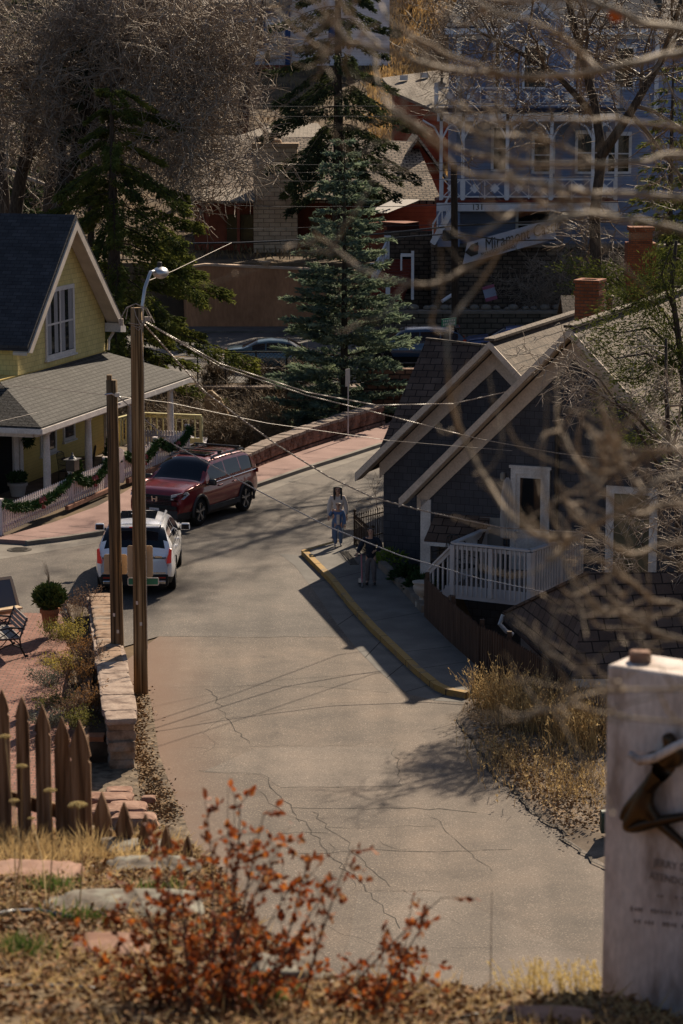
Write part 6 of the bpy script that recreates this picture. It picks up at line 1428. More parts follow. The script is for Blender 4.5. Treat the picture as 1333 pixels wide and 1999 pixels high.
    p0 = add((0, 0, .52*h), .08*h, None, .066*h); p1 = add((0, 0, .47*h), .078*h, p0, .066*h)
    for k in 'lr':
        a = add(J['hip'+k]+V3(0, 0, -.05*h), .062*h, p1); a = add(J['kn'+k], .048*h*pl.get('leg', 1), a); add(J['an'+k]+V3(0, 0, -.012*h), .036*h*pl.get('leg', 1), a)
    skinned('trousers', nd, ed, trousers, t)
    for k in 'lr':
        c = (J['an'+k]*.55+J['to'+k]*.45); mb = MB(); mb.sphere((c.x, c.y-.01*h, max(.026*h, c.z-.025*h)), .03*h, 12, 8, (1.0, 2.2, .85)); mb.build('shoe', shoes, t, smooth=True)
    return t, J
m_fleece = pm('cream fleece', (.50, .42, .37), (.64, .55, .48), scale=22, rough=.95, bmp=.6); m_denim = pm('blue denim', (.075, .14, .28), (.12, .20, .37), scale=14, rough=.9, bmp=.3); m_jeans = pm('jeans', (.085, .125, .20), (.13, .18, .27), scale=10, rough=.9)
m_navyj = pm('dark navy jacket', (.010, .013, .022), (.018, .022, .034), scale=9, rough=.7); m_grey = pm('grey joggers', (.10, .085, .085), (.14, .12, .12), scale=9, rough=.9)
m_brun = pm('dark brown hair', (.016, .009, .006), (.035, .02, .012), scale=20, rough=.5, stretch=(4, 4, .6)); m_blond = pm('light brown hair', (.16, .085, .04), (.30, .18, .09), scale=20, rough=.5, stretch=(4, 4, .6)); m_shoe = pm('pale shoes', (.30, .27, .26), rough=.7); m_shoed = pm('dark shoes', (.02, .02, .022), (.05, .045, .045), rough=.6)
walk = dict(kneel=(-.05, .01), kneer=(.0, 0), ankl=(-.01, .0), ankr=(.07, .01))
arms_down = ((.035, .01, -.17), (.01, -.035, -.15)); arms_downr = ((-.035, .01, -.17), (-.01, -.035, -.15))
wl_ = G(659, 1058, .13)
person('woman in cream fleece jacket walking behind the child', V3(wl_.x, wl_.y+.55, .0), .05, 1.64, m_fleece, m_jeans, m_brun, m_shoe, dict(walk, arml=arms_down, armr=arms_downr, hem=.5), True, 1.12)
cl_ = G(660, 1063, .14)
person('child in blue denim jacket raising one hand to the face', V3(cl_.x, cl_.y-.15, .14), .0, 1.22, m_denim, m_jeans, m_blond, m_shoe, dict(kneel=(-.02, 0), kneer=(-.01, 0), ankl=(.03, 0), ankr=(-.02, 0), arml=arms_down, armr=((-.09, -.03, -.11), (.06, -.09, .12)), hem=.44, leg=1.1), False, 1.08, open_shirt=m_fleece)
bc = G(722, 1142, .14)
boy, Jb = person('boy in dark navy jacket pushing a kick scooter', V3(bc.x+.02, bc.y+.05, .14), -.1, 1.50, m_navyj, m_grey, m_brun, m_shoed, dict(kneel=(-.04, .01), kneer=(-.02, 0), ankl=(.03, 0), ankr=(.05, .01), arml=((.075, -.02, -.15), (-.085, -.10, -.04)), armr=((-.075, -.03, -.16), (-.03, -.10, -.07)), hem=.42), False, 1.2)
loc, rz = XF[boy.name]
hand = loc_w(boy, Jb['wrr'] + (Jb['wrr']-Jb['elr']).normalized()*.09)
sc_ = thing('kick_scooter', 'pink stemmed kick scooter held by the boy in navy', 'scooter', V3(hand.x+.08, hand.y-.05, .14))
m_pinkm = pm('pink metal', (.30, .12, .16), (.36, .15, .2), rough=.35, metal=.5)
f0 = V3(hand.x+.14, hand.y-.04, .24)
mb = MB(); mb.tube([V3(hand.x+.12, hand.y, hand.z+.02), f0], .018, 8); build(mb, 'stem', m_pinkm, sc_)
mb = MB(); mb.tube([hand + V3(-.07, 0, 0), hand + V3(.30, .02, .01)], .015, 8); build(mb, 'handlebar', m_black, sc_)
mb = MB(); mb.box(f0 + V3(-.03, .38, -.03), (.12, .55, .03)); build(mb, 'deck', m_black, sc_)
for q in (V3(0, -.03, -.04), V3(-.03, .7, -.04)): mb = MB(); mb.lathe([(.06, -.015), (.06, .015)], f0 + q, 14, (V3(0, 1, 0), V3(0, 0, 1), V3(1, 0, 0))); build(mb, 'wheel', pm('scooter wheel', (.2, .18, .18), rough=.5), sc_)
# ================================================================ TREES AND PLANTS
m_bark = pm('grey bark', (.035, .026, .02), (.085, .065, .05), scale=5, rough=.95, bmp=.6, stretch=(4, 4, .8))
m_twig = pm('grey twig', (.17, .132, .10), (.37, .30, .24), scale=2.5, rough=.65, spec=.2)
m_twigd = pm('brown twig', (.10, .07, .047), (.22, .155, .10), scale=3, rough=.6)
m_spruce = pm('blue spruce needles', (.075, .11, .085), (.17, .225, .16), scale=2.2, rough=.8, c3=(.27, .32, .20), transl=.42)
m_fir = pm('dark fir needles', (.055, .07, .02), (.12, .14, .035), scale=1.2, rough=.85, c3=(.22, .225, .05), transl=.45)
m_fird = pm('deep fir needles', (.030, .042, .022), (.06, .078, .035), scale=1.0, rough=.85, c3=(.10, .12, .045), transl=.3)
def fol(P, Dr, L, W):
    """crossed pair of thin needle sprays"""
    V1, F1 = blades(P, Dr, L, W); V2, F2 = blades(P, Dr, L, W); return np.concatenate([V1, V2]), np.concatenate([F1, F2+len(V1)])
def conifer(name, label, base, H, Rb, mat, droop=.25, nlev=34, per=9, shoot=.34, crown0=.06, top_pow=.85, spray=14, up=.15, group=None, lean=(0, 0), weep=0.0, density=1.0, trunk_r=None, seed=1, irregular=.25, fat=.30, wid=1.0, low=1.0, windward=0.0):
    global RNG
    RNG = np.random.default_rng(seed)
    base = Vector(base); t = thing(name, label, 'tree', base, 0, group)
    r0 = trunk_r or H*.017; k = 12; TP = [base + V3(lean[0]*(i/k)**2, lean[1]*(i/k)**2, H*i/k) for i in range(k+1)]
    mb = MB(); mb.tube(TP, [r0*(1-.95*i/k) for i in range(k+1)], 10); build(mb, 'trunk', m_bark, t, smooth=True)
    br_P, br_R, fP, fD, fL = [], [], [], [], []
    K = 7
    for l in range(nlev):
        f = crown0 + (1-crown0)*((l+RNG.uniform(-.3, .3))/nlev); f = min(max(f, crown0), .985)
        c = np.array(TP[0].lerp(TP[-1], f)) ; c[:2] = np.array(base)[:2] + np.array(lean)*f*f
        Lb = Rb*(1-f)**top_pow*(1 if f > crown0+.08 else .75)*(low+(1-low)*min(1, f/.45))
        n = max(4, int(per*(.55+.45*(1-f))))
        a0 = RNG.random()*6.28
        for q in range(n):
            a = a0 + 6.283*q/n + RNG.normal()*.15; L = Lb*RNG.uniform(1-irregular, 1+irregular*.6)*(1+windward*math.cos(a)) + .12
            
            if RNG.random() < .10: continue
            s = np.linspace(0, 1, K)[:, None]; d = np.array([math.cos(a), math.sin(a), 0]); dj = droop*RNG.uniform(.55, 1.5); dz = (up*RNG.uniform(.2, 2.0)*s - dj*s*s*1.6 + dj*.9*s**3)*L
            Pb = c + d*s*L + np.array([0, 0, 1])*dz + np.array([-math.sin(a), math.cos(a), 0])*(s*s*L*RNG.normal()*.16); br_P.append(Pb); br_R.append(np.linspace(.012+.018*L/4, .006, K))
            ns = max(3, int(spray*L*density)); tt = .12 + .88*RNG.random(ns)**.75; pos = np.stack([np.interp(tt, s[:, 0], Pb[:, j]) for j in range(3)], 1)
            side = np.array([-math.sin(a), math.cos(a), 0]); sgn = RNG.choice([-1, 1], ns)[:, None]
            wd = wid*(.22+.30*(1-tt))[:, None]*min(1.0, L*.7)
            off = side*sgn*wd*RNG.random((ns, 1)) ; pos2 = pos + off + d*wd*.3
            pos2[:, 2] -= weep*RNG.random(ns)*L*.35 + .03
            dd = d*RNG.uniform(.5, 1.0, (ns, 1)) + side*sgn*RNG.uniform(.2, .9, (ns, 1)) + np.array([0, 0, 1])*(RNG.normal(size=(ns, 1))*.25 + up*.3 - weep*1.2)
            fP.append(pos2); fD.append(dd); fL.append(np.full(ns, shoot)*RNG.uniform(.6, 1.25, ns))
    V, F = tubes_np(np.array(br_P), np.array(br_R), 3); nb = NPB(); nb.add(V, F); nb.build('branches', m_bark, t)
    Pn, Dn, Ln = np.concatenate(fP), np.concatenate(fD), np.concatenate(fL)
    nb = NPB(); nb.add(*fol(Pn, Dn, Ln, Ln*fat)); 
    # finer needle points along every shoot
    m = len(Pn); j = RNG.integers(0, m, int(m*1.6)); q = RNG.random((len(j), 1)); Du = unit(Dn)
    nb.add(*blades(Pn[j]+Du[j]*Ln[j][:, None]*q, Du[j]+RNG.normal(size=(len(j), 3))*.7, Ln[j]*.45, Ln[j]*.13)); nb.build('needles', mat, t); return t
def bare_tree(name, label, base, trunk, r0, levels, mat_t, mat_tw, seed, group=None, twigs=1.0, spread=.75, grav=-.02, seg=6, lens=(5, 3, 1.8, 1.1), counts=(7, 6, 6, 5), limbs=None, sides=(10, 6, 4, 3), twr=.006, bias=(0, 0, 0), cat='tree', start=.35, parts=('trunk', 'crown')):
    """recursive bare tree: trunk polyline in world points, then levels of branches"""
    rng = np.random.default_rng(seed); base = Vector(base); t = thing(name, label, cat, base, 0, group)
    mb = MB(); k = len(trunk); rr = [r0*(1-.75*i/(k-1)) for i in range(k)]; mb.tube(trunk, rr, 12)
    paths = [(np.array([tuple(p) for p in trunk]), r0, r0*.25)]
    for lb in (limbs or []):
        q, ra, rb = lb; mb.tube(q, list(np.linspace(ra, rb, len(q))), 8); paths.append((np.array([tuple(p) for p in q]), ra, rb))
    build(mb, parts[0], mat_t, t, smooth=True)
    nb = NPB(); cur = paths; b0 = np.array(bias)
    for lv in range(levels):
        nxt, PP, RR = [], [], []
        for (p, ra, rb) in cur:
            n = counts[lv] if lv else int(counts[0]*1.0); K = len(p)
            for q in range(n):
                tt = start + (1-start)*rng.random() if lv == 0 else .15+.85*rng.random(); u = tt*(K-1); i = min(int(u), K-2); o = p[i]+(p[i+1]-p[i])*(u-i); ax = unit(p[i+1]-p[i])
                r_at = (ra+(rb-ra)*tt)
                d = unit(ax*(1-spread*.55) + unit(rng.normal(size=3))*spread + b0*.3); L = lens[lv]*rng.uniform(.5, 1.15)
                pts = [o]; dd = d
                for s in range(seg-1):
                    dd = unit(dd + rng.normal(size=3)*.16 + np.array([0, 0, grav]) + b0*.06); pts.append(pts[-1] + dd*L/(seg-1))
                r1 = max(twr, min(r_at*.6, .02*L*(1.4 if lv == 0 else .9))); r2 = max(twr*.6, r1*.3); nxt.append((np.array(pts), r1, r2)); PP.append(pts); RR.append(np.linspace(r1, r2, seg))
        V, F = tubes_np(np.array(PP), np.array(RR), sides[min(lv+1, 3)]); nb.add(V, F); cur = nxt
    nb.build(parts[1], mat_tw, t); return t
TG = V3
# --- central blue spruce
b = V3(D(672, 800, 92).x, 92, -2.0)
conifer('spruce_tree', 'tall blue green spruce standing alone in the middle before the far street', b, D(668, 262, 92).z+2.0, 3.1, m_spruce, droop=.10, nlev=34, per=12, shoot=.27, crown0=.03, top_pow=.74, spray=58, up=.16, seed=5, irregular=.34)
# --- big dark fir behind the yellow house, boughs hanging to the right
b = V3(D(224, 600, 98).x, 98, -.1)
conifer('fir_tree', 'big drooping dark fir beside the yellow house gable', b, 13.2, 6.6, m_fir, droop=.62, nlev=17, per=6, shoot=.23, crown0=.12, top_pow=.62, spray=165, up=.08, weep=.30, trunk_r=.45, seed=8, irregular=.4, wid=.8, low=.5, windward=.35)
b = V3(D(180, 600, 104).x, 104, -.1)
conifer('fir_tree', 'slender dark fir trunk left of the big drooping fir', b, 15, 3.0, m_fird, droop=.5, nlev=18, per=6, shoot=.28, crown0=.10, top_pow=.7, spray=34, weep=.5, trunk_r=.26, seed=9, irregular=.4)
# --- dark spruce above the chimney house
b = V3(D(660, 400, 131.5).x, 131.5, 3.3)
conifer('spruce_tree', 'dark spruce hanging over roof of chimney house', b, 23, 5.0, m_fird, droop=.55, nlev=24, per=7, shoot=.27, crown0=.17, top_pow=.6, spray=95, up=.08, weep=.35, trunk_r=.36, seed=12, irregular=.4, wid=.7)
# --- evergreens at upper left, behind the bare crowns and beyond
for i, (px, y, h, r, s) in enumerate([(60, 150, 15, 4.2, 21), (140, 165, 13, 4.5, 22), (-10, 142, 15, 4.0, 23), (220, 178, 13, 4, 24)]):
    z = gz(D(px, 300, y).x, y); conifer('evergreen_tree', ['dark evergreen beyond bare crowns at upper left', 'tallest dark evergreen behind the bare crowns', 'dark evergreen cut by the left edge', 'evergreen behind crowns nearest the white house'][i], (D(px, 300, y).x, y, z), h, r, m_fird, droop=.4, nlev=20, per=7, shoot=.7, crown0=.1, spray=7, weep=.3, seed=s, group='evergreens on the hillside', trunk_r=.3)
for i, (px, y, h, r, s) in enumerate([(1310, 118, 15, 3.0, 31), (1370, 112, 13, 3.2, 32)]):
    conifer('evergreen_tree', ['dark evergreen right of the blue house', 'dark evergreen cut by the right edge'][i], (D(px, 300, y).x, y, 0), h, r, m_fir, droop=.4, nlev=22, per=7, shoot=.3, crown0=.25, spray=28, weep=.4, seed=s, trunk_r=.25)
# --- bare elms at the left
def bt(px0, py0, px1, py1, y, z0=None):
    a = D(px0, py0, y); b_ = D(px1, py1, y); return a, b_
def trunk_px(pts, y): return [D(a, b_, y + dy) for a, b_, dy in pts]
y = 108
bare_tree('bare_tree', 'bare elm with dark leaning trunk near the left edge', D(22, 460, y), trunk_px([(15, 640, 0), (24, 460, 0), (40, 350, .2), (62, 245, .4), (68, 180, .5), (95, 105, .4), (150, 20, 0), (190, -70, 0)], y), .36, 4, m_bark, m_twig, 41, counts=(11, 6, 6, 4), lens=(4.4, 2.6, 1.6, 1.1), twr=.019, spread=.85, bias=(.12, 0, .1), start=.64,
  limbs=[(trunk_px([(66, 200, .5), (30, 140, 0), (-30, 150, -1)], y), .16, .06), (trunk_px([(90, 118, .4), (30, 130, 1), (-40, 145, 2)], y), .14, .06), (trunk_px([(80, 140, .4), (120, 150, -.5), (135, 180, -1), (170, 200, -1.5)], y), .12, .04), (trunk_px([(44, 340, .2), (110, 210, -1), (170, 120, -1.5), (260, 30, -2)], y), .15, .05)])
y = 104
bare_tree('bare_tree', 'bare forked elm rising behind the yellow house roof', D(110, 440, y), trunk_px([(95, 640, 0), (108, 420, 0), (130, 360, 0), (150, 300, .2), (165, 220, .3), (190, 120, .3), (235, 40, 0), (290, -60, 0)], y), .30, 4, m_bark, m_twig, 42, counts=(11, 6, 6, 4), lens=(4.4, 2.6, 1.6, 1.1), twr=.019, spread=.85, bias=(.12, 0, .0), start=.58,
  limbs=[(trunk_px([(112, 400, 0), (122, 330, .5), (124, 250, 1), (118, 150, 1)], y), .2, .07), (trunk_px([(160, 240, .3), (240, 150, -1), (320, 90, -2), (380, 60, -2)], y), .12, .04), (trunk_px([(190, 130, .3), (260, 120, -1), (320, 140, -2), (370, 190, -2)], y), .11, .03), (trunk_px([(150, 300, .2), (220, 240, -1), (270, 230, -1.5), (320, 270, -2)], y), .10, .03)])
y = 160
bare_tree('bare_tree', 'leaning bare trunk before the white house', D(480, 260, y), trunk_px([(470, 300, 0), (478, 190, 0), (492, 110, 0), (512, 20, 0), (530, -80, 0)], y), .42, 4, m_bark, m_twig, 43, counts=(6, 4, 4, 3), lens=(3.6, 2.2, 1.5, 1.1), twr=.024, spread=.85, bias=(-.3, 0, 0), start=.3)
y = 118
bare_tree('bare_tree', 'wide bare crown filling the upper left background', D(95, 500, y), trunk_px([(90, 560, 0), (95, 400, 0), (110, 250, 0), (150, 120, 0), (200, 0, 0), (230, -90, 0)], y), .34, 4, m_bark, m_twig, 44, counts=(11, 6, 6, 4), lens=(3.8, 2.3, 1.5, 1.0), twr=.02, spread=.9, bias=(.0, 0, .1), start=.3)
y = 132
bare_tree('bare_tree', 'bare tree far left filling gaps over the gable roof', D(0, 500, y), trunk_px([(20, 560, 0), (10, 400, 0), (0, 250, 0), (-10, 120, 0), (-20, 0, 0), (0, -90, 0)], y), .34, 4, m_bark, m_twig, 45, counts=(11, 6, 6, 4), lens=(5.0, 3, 1.7, 1.1), twr=.022, spread=.9, bias=(.1, 0, 0), start=.2)
# --- bare tree before the blue house
y = 91
bare_tree('bare_tree', 'dark bare tree standing in front of the blue house', V3(D(1160, 690, y).x, y, -.1), [V3(D(1160, 690, y).x, y, -.1)] + trunk_px([(1165, 560, 0), (1160, 420, 0), (1175, 300, 0), (1160, 200, .3), (1130, 90, .3), (1100, -40, 0), (1090, -160, 0), (1060, -300, 0)], y), .25, 4, m_bark, m_twigd, 46, counts=(12, 6, 5, 4), lens=(4.4, 2.4, 1.4, .8), twr=.014, spread=.85, start=.3,
  limbs=[(trunk_px([(1170, 310, 0), (1230, 220, 0), (1290, 120, 0), (1330, 0, 0)], y), .2, .08), (trunk_px([(1165, 230, .3), (1090, 150, 0), (1010, 100, 0), (930, 60, 0)], y), .14, .04)])
# shrubs on the slope below the banner
for i, (px, py, y, s, sc_f, l) in enumerate([(1060, 560, 122, 51, 1, 'tangled bare shrub against rubble wall right of the poster'), (1130, 520, 121, 52, 1.2, 'bare shrub on the wall below the blue house right end'), (1210, 560, 119, 53, 1.3, 'bare shrub beside the second brick chimney'), (1290, 540, 117, 54, 1.4, 'bare shrub at right edge behind the chimney')]):
    p = D(px, py+60, y); bare_tree('bare_shrub', l, p, [p, p+V3(.1, 0, .8), p+V3(-.1, .1, 1.6)], .06, 3, m_twigd, m_twig, s, cat='shrub', counts=(26, 7, 5), lens=(2.2*sc_f, 1.1*sc_f, .6), twr=.011, spread=1.0, start=.02, parts=('stem', 'twigs'))
# thickets in the sunken yard
for i, (px, py, y, s, w, l) in enumerate([(330, 850, 91, 61, 1.0, 'brown thicket right behind the porch end column'), (390, 850, 90, 62, 1.0, 'brown thicket left of the carved slab'), (470, 870, 90, 63, 1.0, 'brown thicket right of the carved slab'), (530, 840, 93, 64, .9, 'brown thicket between carved slab and spruce'), (590, 735, 102.9, 65, .26, 'bare shrub along the chain link fence right end'), (420, 750, 102.6, 66, .26, 'bare shrub along the chain link fence left end'), (500, 750, 102.8, 67, .22, 'bare shrub in the middle of the chain link fence'), (290, 800, 93, 68, 1.0, 'brown thicket seen between porch columns')]):
    p = D(px, py, y); p.z = gz(p.x, y); bare_tree('thicket', l, p, [p, p+V3(.1, 0, .7*w), p+V3(-.1, .1, 1.3*w)], .05*w, 3, m_twigd, pm('thicket twig', (.10, .07, .042), (.22, .16, .10), scale=3, rough=.7), s, cat='shrub', counts=(int(40*w)+8, 8, 6), lens=(2.6*w, 1.2*w, .6), twr=.010, spread=.9, start=.0, bias=(0, 0, .5), parts=('stem', 'twigs'))
# --- right: bare tree and juniper growing in the lower lot, close behind the shed
y = 52.5
bare_tree('bare_tree', 'pale twigged bare tree before the roof at right', V3(D(1330, 900, y).x, y, -2.6), [V3(D(1330, 900, y).x, y, -2.6), D(1330, 1150, y), D(1322, 1000, y), D(1305, 860, y), D(1300, 760, y+.2), D(1300, 660, y+.2)], .11, 3, m_bark, m_twig, 71, counts=(8, 5, 4), lens=(1.3, .7, .40), twr=.008, spread=.8, bias=(-.35, 0, .0), start=.35,
  limbs=[([D(1300, 880, y), D(1240, 810, y-.2), D(1160, 765, y-.4), D(1100, 730, y-.5)], .045, .012), ([D(1310, 950, y), D(1250, 850, y-.3), D(1170, 740, y-.5), D(1095, 690, y-.5)], .045, .01), ([D(1325, 1100, y), D(1250, 1060, y-.4), D(1200, 1090, y-.6)], .03, .008)])
bare_tree('bare_tree', 'bare tree with fine twigs hanging over the brown shed', V3(D(1400, 900, 50.5).x, 50.5, -2.6), [V3(D(1400, 900, 50.5).x, 50.5, -2.6), D(1390, 1150, 50.5), D(1370, 1000, 50.5), D(1340, 860, 50.5)], .1, 3, m_bark, m_twig, 72, counts=(18, 7, 5), lens=(2.0, .8, .42), twr=.008, spread=.8, bias=(-.6, 0, -.1), start=.35)
def spray_tree(name, label, base, stems, mat, seed, n, L, group=None, spread=.2):
    rng = np.random.default_rng(seed); t = thing(name, label, 'tree', base, 0, group); mb = MB()
    pts = []
    for q, ra, rb in stems: mb.tube(q, list(np.linspace(ra, rb, len(q))), 6); pts.append(np.array([tuple(p) for p in q]))
    build(mb, 'stem', m_bark, t, smooth=True); P, Dd = [], []
    for p in pts[1:] if len(pts) > 1 else pts:
        m = n; i = rng.integers(0, len(p)-1, m); u = rng.random((m, 1)); o = p[i]*(1-u)+p[i+1]*u; ax = unit(p[i+1]-p[i]); d = unit(ax*.9+rng.normal(size=(m, 3))*.75); cl_ = rng.normal(size=(14, 3))*spread; r = rng.random((m, 1))**.6*L*1.2
        P.append(o+cl_[rng.integers(0, 14, m)]*np.array([1, 1, .7])+d*r); Dd.append(d+ax*.5)
    P, Dd = np.concatenate(P), np.concatenate(Dd); nb = NPB(); Ls = L*rng.uniform(.35, .8, len(P)); nb.add(*fol(P, Dd, Ls, Ls*.25)); nb.build('needles', mat, t); return t
m_juni = pm('juniper green', (.05, .065, .018), (.11, .13, .03), scale=3, rough=.85, c3=(.19, .20, .05), transl=.35)
y = 55
spray_tree('juniper_tree', 'olive green juniper boughs before the chimney at right', V3(D(1345, 900, y).x, y, -2.6), [([V3(D(1345, 900, y).x, y, -2.6), D(1345, 900, y), D(1330, 700, y), D(1310, 560, y), D(1320, 470, y)], .12, .04), ([D(1330, 720, y), D(1260, 690, y-.2), D(1200, 700, y-.3), D(1155, 660, y-.3)], .04, .01), ([D(1330, 700, y), D(1270, 640, y), D(1210, 650, y), D(1160, 640, y)], .04, .01), ([D(1320, 620, y), D(1290, 540, y), D(1310, 480, y)], .04, .01), ([D(1325, 660, y), D(1290, 600, y), D(1240, 570, y)], .03, .01), ([D(1335, 760, y), D(1290, 780, y), D(1230, 800, y), D(1190, 770, y)], .03, .01), ([D(1335, 800, y), D(1290, 850, y), D(1240, 860, y)], .03, .01), ([D(1330, 700, y), D(1290, 710, y), D(1240, 740, y), D(1205, 735, y)], .03, .01), ([D(1330, 560, y), D(1280, 560, y), D(1230, 600, y), D(1190, 610, y)], .03, .01), ([D(1330, 640, y), D(1310, 700, y), D(1270, 760, y)], .02, .01)], m_juni, 81, 1300, .16, spread=.30)
spray_tree('juniper_tree', 'small juniper branch left of the second brick chimney', V3(D(1215, 600, 88).x, 88, 0), [([V3(D(1215, 600, 88).x, 88, 0), D(1220, 560, 88), D(1200, 540, 88)], .1, .03), ([D(1215, 560, 88), D(1180, 540, 88), D(1130, 530, 88)], .04, .01), ([D(1215, 580, 88), D(1170, 560, 88), D(1140, 550, 88)], .04, .01)], m_juni, 82, 900, .24, spread=.4)
# --- hillside scrub: low brush one could not count, golden grass
def scatter_ground(n, x0, x1, y0, y1, seed, fz=None):
    rng = np.random.default_rng(seed); x = rng.uniform(x0, x1, n); y = rng.uniform(y0, y1, n); return np.stack([x, y, (fz or ground_z)(x, y)], 1), rng
m_gold = pm('golden grass', (.32, .20, .08), (.54, .36, .15), scale=1.5, rough=.8, transl=.3); m_straw = pm('straw', (.30, .20, .09), (.60, .44, .21), scale=4, rough=.8, transl=.35)
def grass(name, P, rng, h, w, mat, lean=.35):
    n = len(P); d = np.stack([rng.normal(size=n)*lean, rng.normal(size=n)*lean, np.ones(n)], 1); nb = NPB(); nb.add(*blades(P, d, h*rng.uniform(.5, 1.2, n), w)); return tag(nb.build(name, mat), kind='stuff')
P_, rng = scatter_ground(26000, 2, 22, 150, 240, 91); grass('golden_grass', P_, rng, .75, .12, m_gold)
P_, rng = scatter_ground(20000, -45, 2, 128, 235, 92); grass('hillside_grass', P_, rng, .5, .10, pm('dry hill grass', (.12, .085, .045), (.24, .175, .09), scale=.5, rough=.85))
# bare scrub clumps on the hill, each its own plant
proto = None; rng = np.random.default_rng(95)
spots = [(rng.uniform(-32, -3), rng.uniform(140, 235)) for _ in range(46)] + [(rng.uniform(3, 30), rng.uniform(168, 240)) for _ in range(22)]
for i, (x, y) in enumerate(spots):
    s = rng.uniform(.7, 1.5)
    if proto is None: proto = bare_tree('hillside_shrub', 'grey leafless bush among many on the hillside behind the houses', (0, 0, 0), [V3(0, 0, 0), V3(.1, 0, .8), V3(0, .1, 1.5)], .06, 3, m_twigd, m_twig, 96, cat='shrub', counts=(22, 7, 5), lens=(2.4, 1.3, .8), twr=.014, spread=.9, start=0, bias=(0, 0, .4), parts=('stem', 'twigs'), group='leafless bushes on the hillside'); o = proto
    else: o = copy_tree(proto)
    o.location = (x, y, gz(x, y)-.05); o.rotation_euler = (0, 0, rng.uniform(0, 6)); o.scale = (s, s, s)
# dark hillside pines seen behind the crowns at the top
rng = np.random.default_rng(97); proto = None
for i in range(30):
    x, y = rng.uniform(-62, -16), rng.uniform(225, 300)
    if proto is None: proto = conifer('hillside_pine', 'dark pine among the stand high on the hillside', (0, 0, 0), 12, 2.8, m_fird, droop=.3, nlev=16, per=7, shoot=.8, spray=5, seed=98, group='pines high on the hillside'); o = proto
    else: o = copy_tree(proto)
    s = rng.uniform(.8, 1.5); o.location = (x, y, gz(x, y)-.2); o.scale = (s, s, s)
# --- dry grass beside the end of the right pavement
rng = np.random.default_rng(101)
cl = []
for px, py, n, r, h in ((970, 1392, 180, .36, .95), (1015, 1412, 210, .42, 1.05), (1060, 1430, 210, .5, 1.0), (1110, 1450, 190, .5, 1.0), (1150, 1462, 190, .5, 1.0), (945, 1376, 80, .25, .7), (990, 1480, 200, .7, .3), (1080, 1520, 260, .9, .3), (1150, 1540, 260, .8, .35)):
    c = G(px, py, .1); m = n; cl.append((np.stack([c.x+rng.normal(size=m)*r*.6, c.y+rng.normal(size=m)*r, np.full(m, .12)], 1), h))
nb = NPB(); nh = NPB()
for Pc, h in cl:
    n = len(Pc); d = np.stack([rng.normal(size=n)*.22, rng.normal(size=n)*.22, np.ones(n)], 1); Lh = h*rng.uniform(.5, 1.15, n); K = 4; s = np.linspace(0, 1, K)
    ben = np.stack([rng.normal(size=n)*.16, rng.normal(size=n)*.16, -.05*np.ones(n)], 1)
    PP = Pc[:, None] + unit(d)[:, None]*(Lh[:, None]*s)[:, :, None] + ben[:, None]*(s*s)[None, :, None]*Lh[:, None, None]
    V, F = tubes_np(PP, np.broadcast_to(np.linspace(.0065, .003, K), (n, K)), 3); nb.add(V, F)
    tip = PP[:, -1]; k = rng.integers(0, n, n*2); nh.add(*blades(PP[k, -1]-unit(d)[k]*rng.random((len(k), 1))*.18, unit(d)[k]+rng.normal(size=(len(k), 3))*.6, .07, .022))
tag(nb.build('dry_grass', m_straw), kind='stuff'); tag(nh.build('grass_seed_heads', m_straw), kind='stuff')
# leaf litter and pebbles along the two road edges
rng = np.random.default_rng(103); n = 2600
A = np.array([tuple(G(a, b, .1)) for a, b in ((905, 1385), (950, 1470), (1010, 1540), (1100, 1620))]); i = rng.integers(0, 3, n); u = rng.random((n, 1)); Pq = A[i]*(1-u)+A[i+1]*u + np.stack([np.abs(rng.normal(size=n))*.7, rng.normal(size=n)*.3, .05+rng.random(n)*.06], 1)
Bv = np.array([tuple(G(a, b, .03)) for a, b in ((270, 1345), (262, 1440), (295, 1530), (330, 1600))]); i = rng.integers(0, 3, n); u = rng.random((n, 1)); Pq2 = Bv[i]*(1-u)+Bv[i+1]*u + np.stack([rng.normal(size=n)*.14, rng.normal(size=n)*.3, rng.random(n)*.03], 1)
Pq = np.concatenate([Pq, Pq2]); nb = NPB(); nb.add(*blades(Pq, rng.normal(size=(len(Pq), 3))*np.array([1, 1, .25]), .07, .04)); tag(nb.build('leaf_litter', pm('dead leaves', (.13, .075, .03), (.30, .18, .08), scale=20, rough=.8)), kind='stuff')
# low plants in the bed by the dark house and a lit green tuft
for lab, px, py, n, m, L in (('small sunlit green tuft by the corner of dark house', 760, 1098, 260, pm('fresh green', (.10, .16, .02), (.2, .26, .04), rough=.7, transl=.3), .22), ('low dark shrub in the bed beside dark house wall', 795, 1130, 900, m_wreath, .2), ('low dark shrub at foot of the white corner board', 822, 1150, 700, m_wreath, .2)):
    c = G(px, py, .2); rng = np.random.default_rng(px); t = thing('shrub', lab, 'shrub', c); d = unit(rng.normal(size=(n, 3)))*np.array([1, 1, .8]); d[:, 2] = np.abs(d[:, 2]); r = .42*rng.random((n, 1))**.4
    nb = NPB(); nb.add(*blades(np.array(c)+d*r, d+rng.normal(size=(n, 3))*.4, L*rng.uniform(.5, 1, n), .05)); nb.build('leaves', m, t)
# bare shrub beside the iron fence
p = G(738, 1040, .1); bare_tree('bare_shrub', 'thin bare twigs beside the iron fence', p, [p, p+V3(-.02, 0, .6), p+V3(-.1, .1, 1.3)], .014, 2, m_twigd, m_twigd, 111, cat='shrub', counts=(9, 5), lens=(.7, .35), twr=.005, spread=.8, start=.2, parts=('stem', 'twigs'))
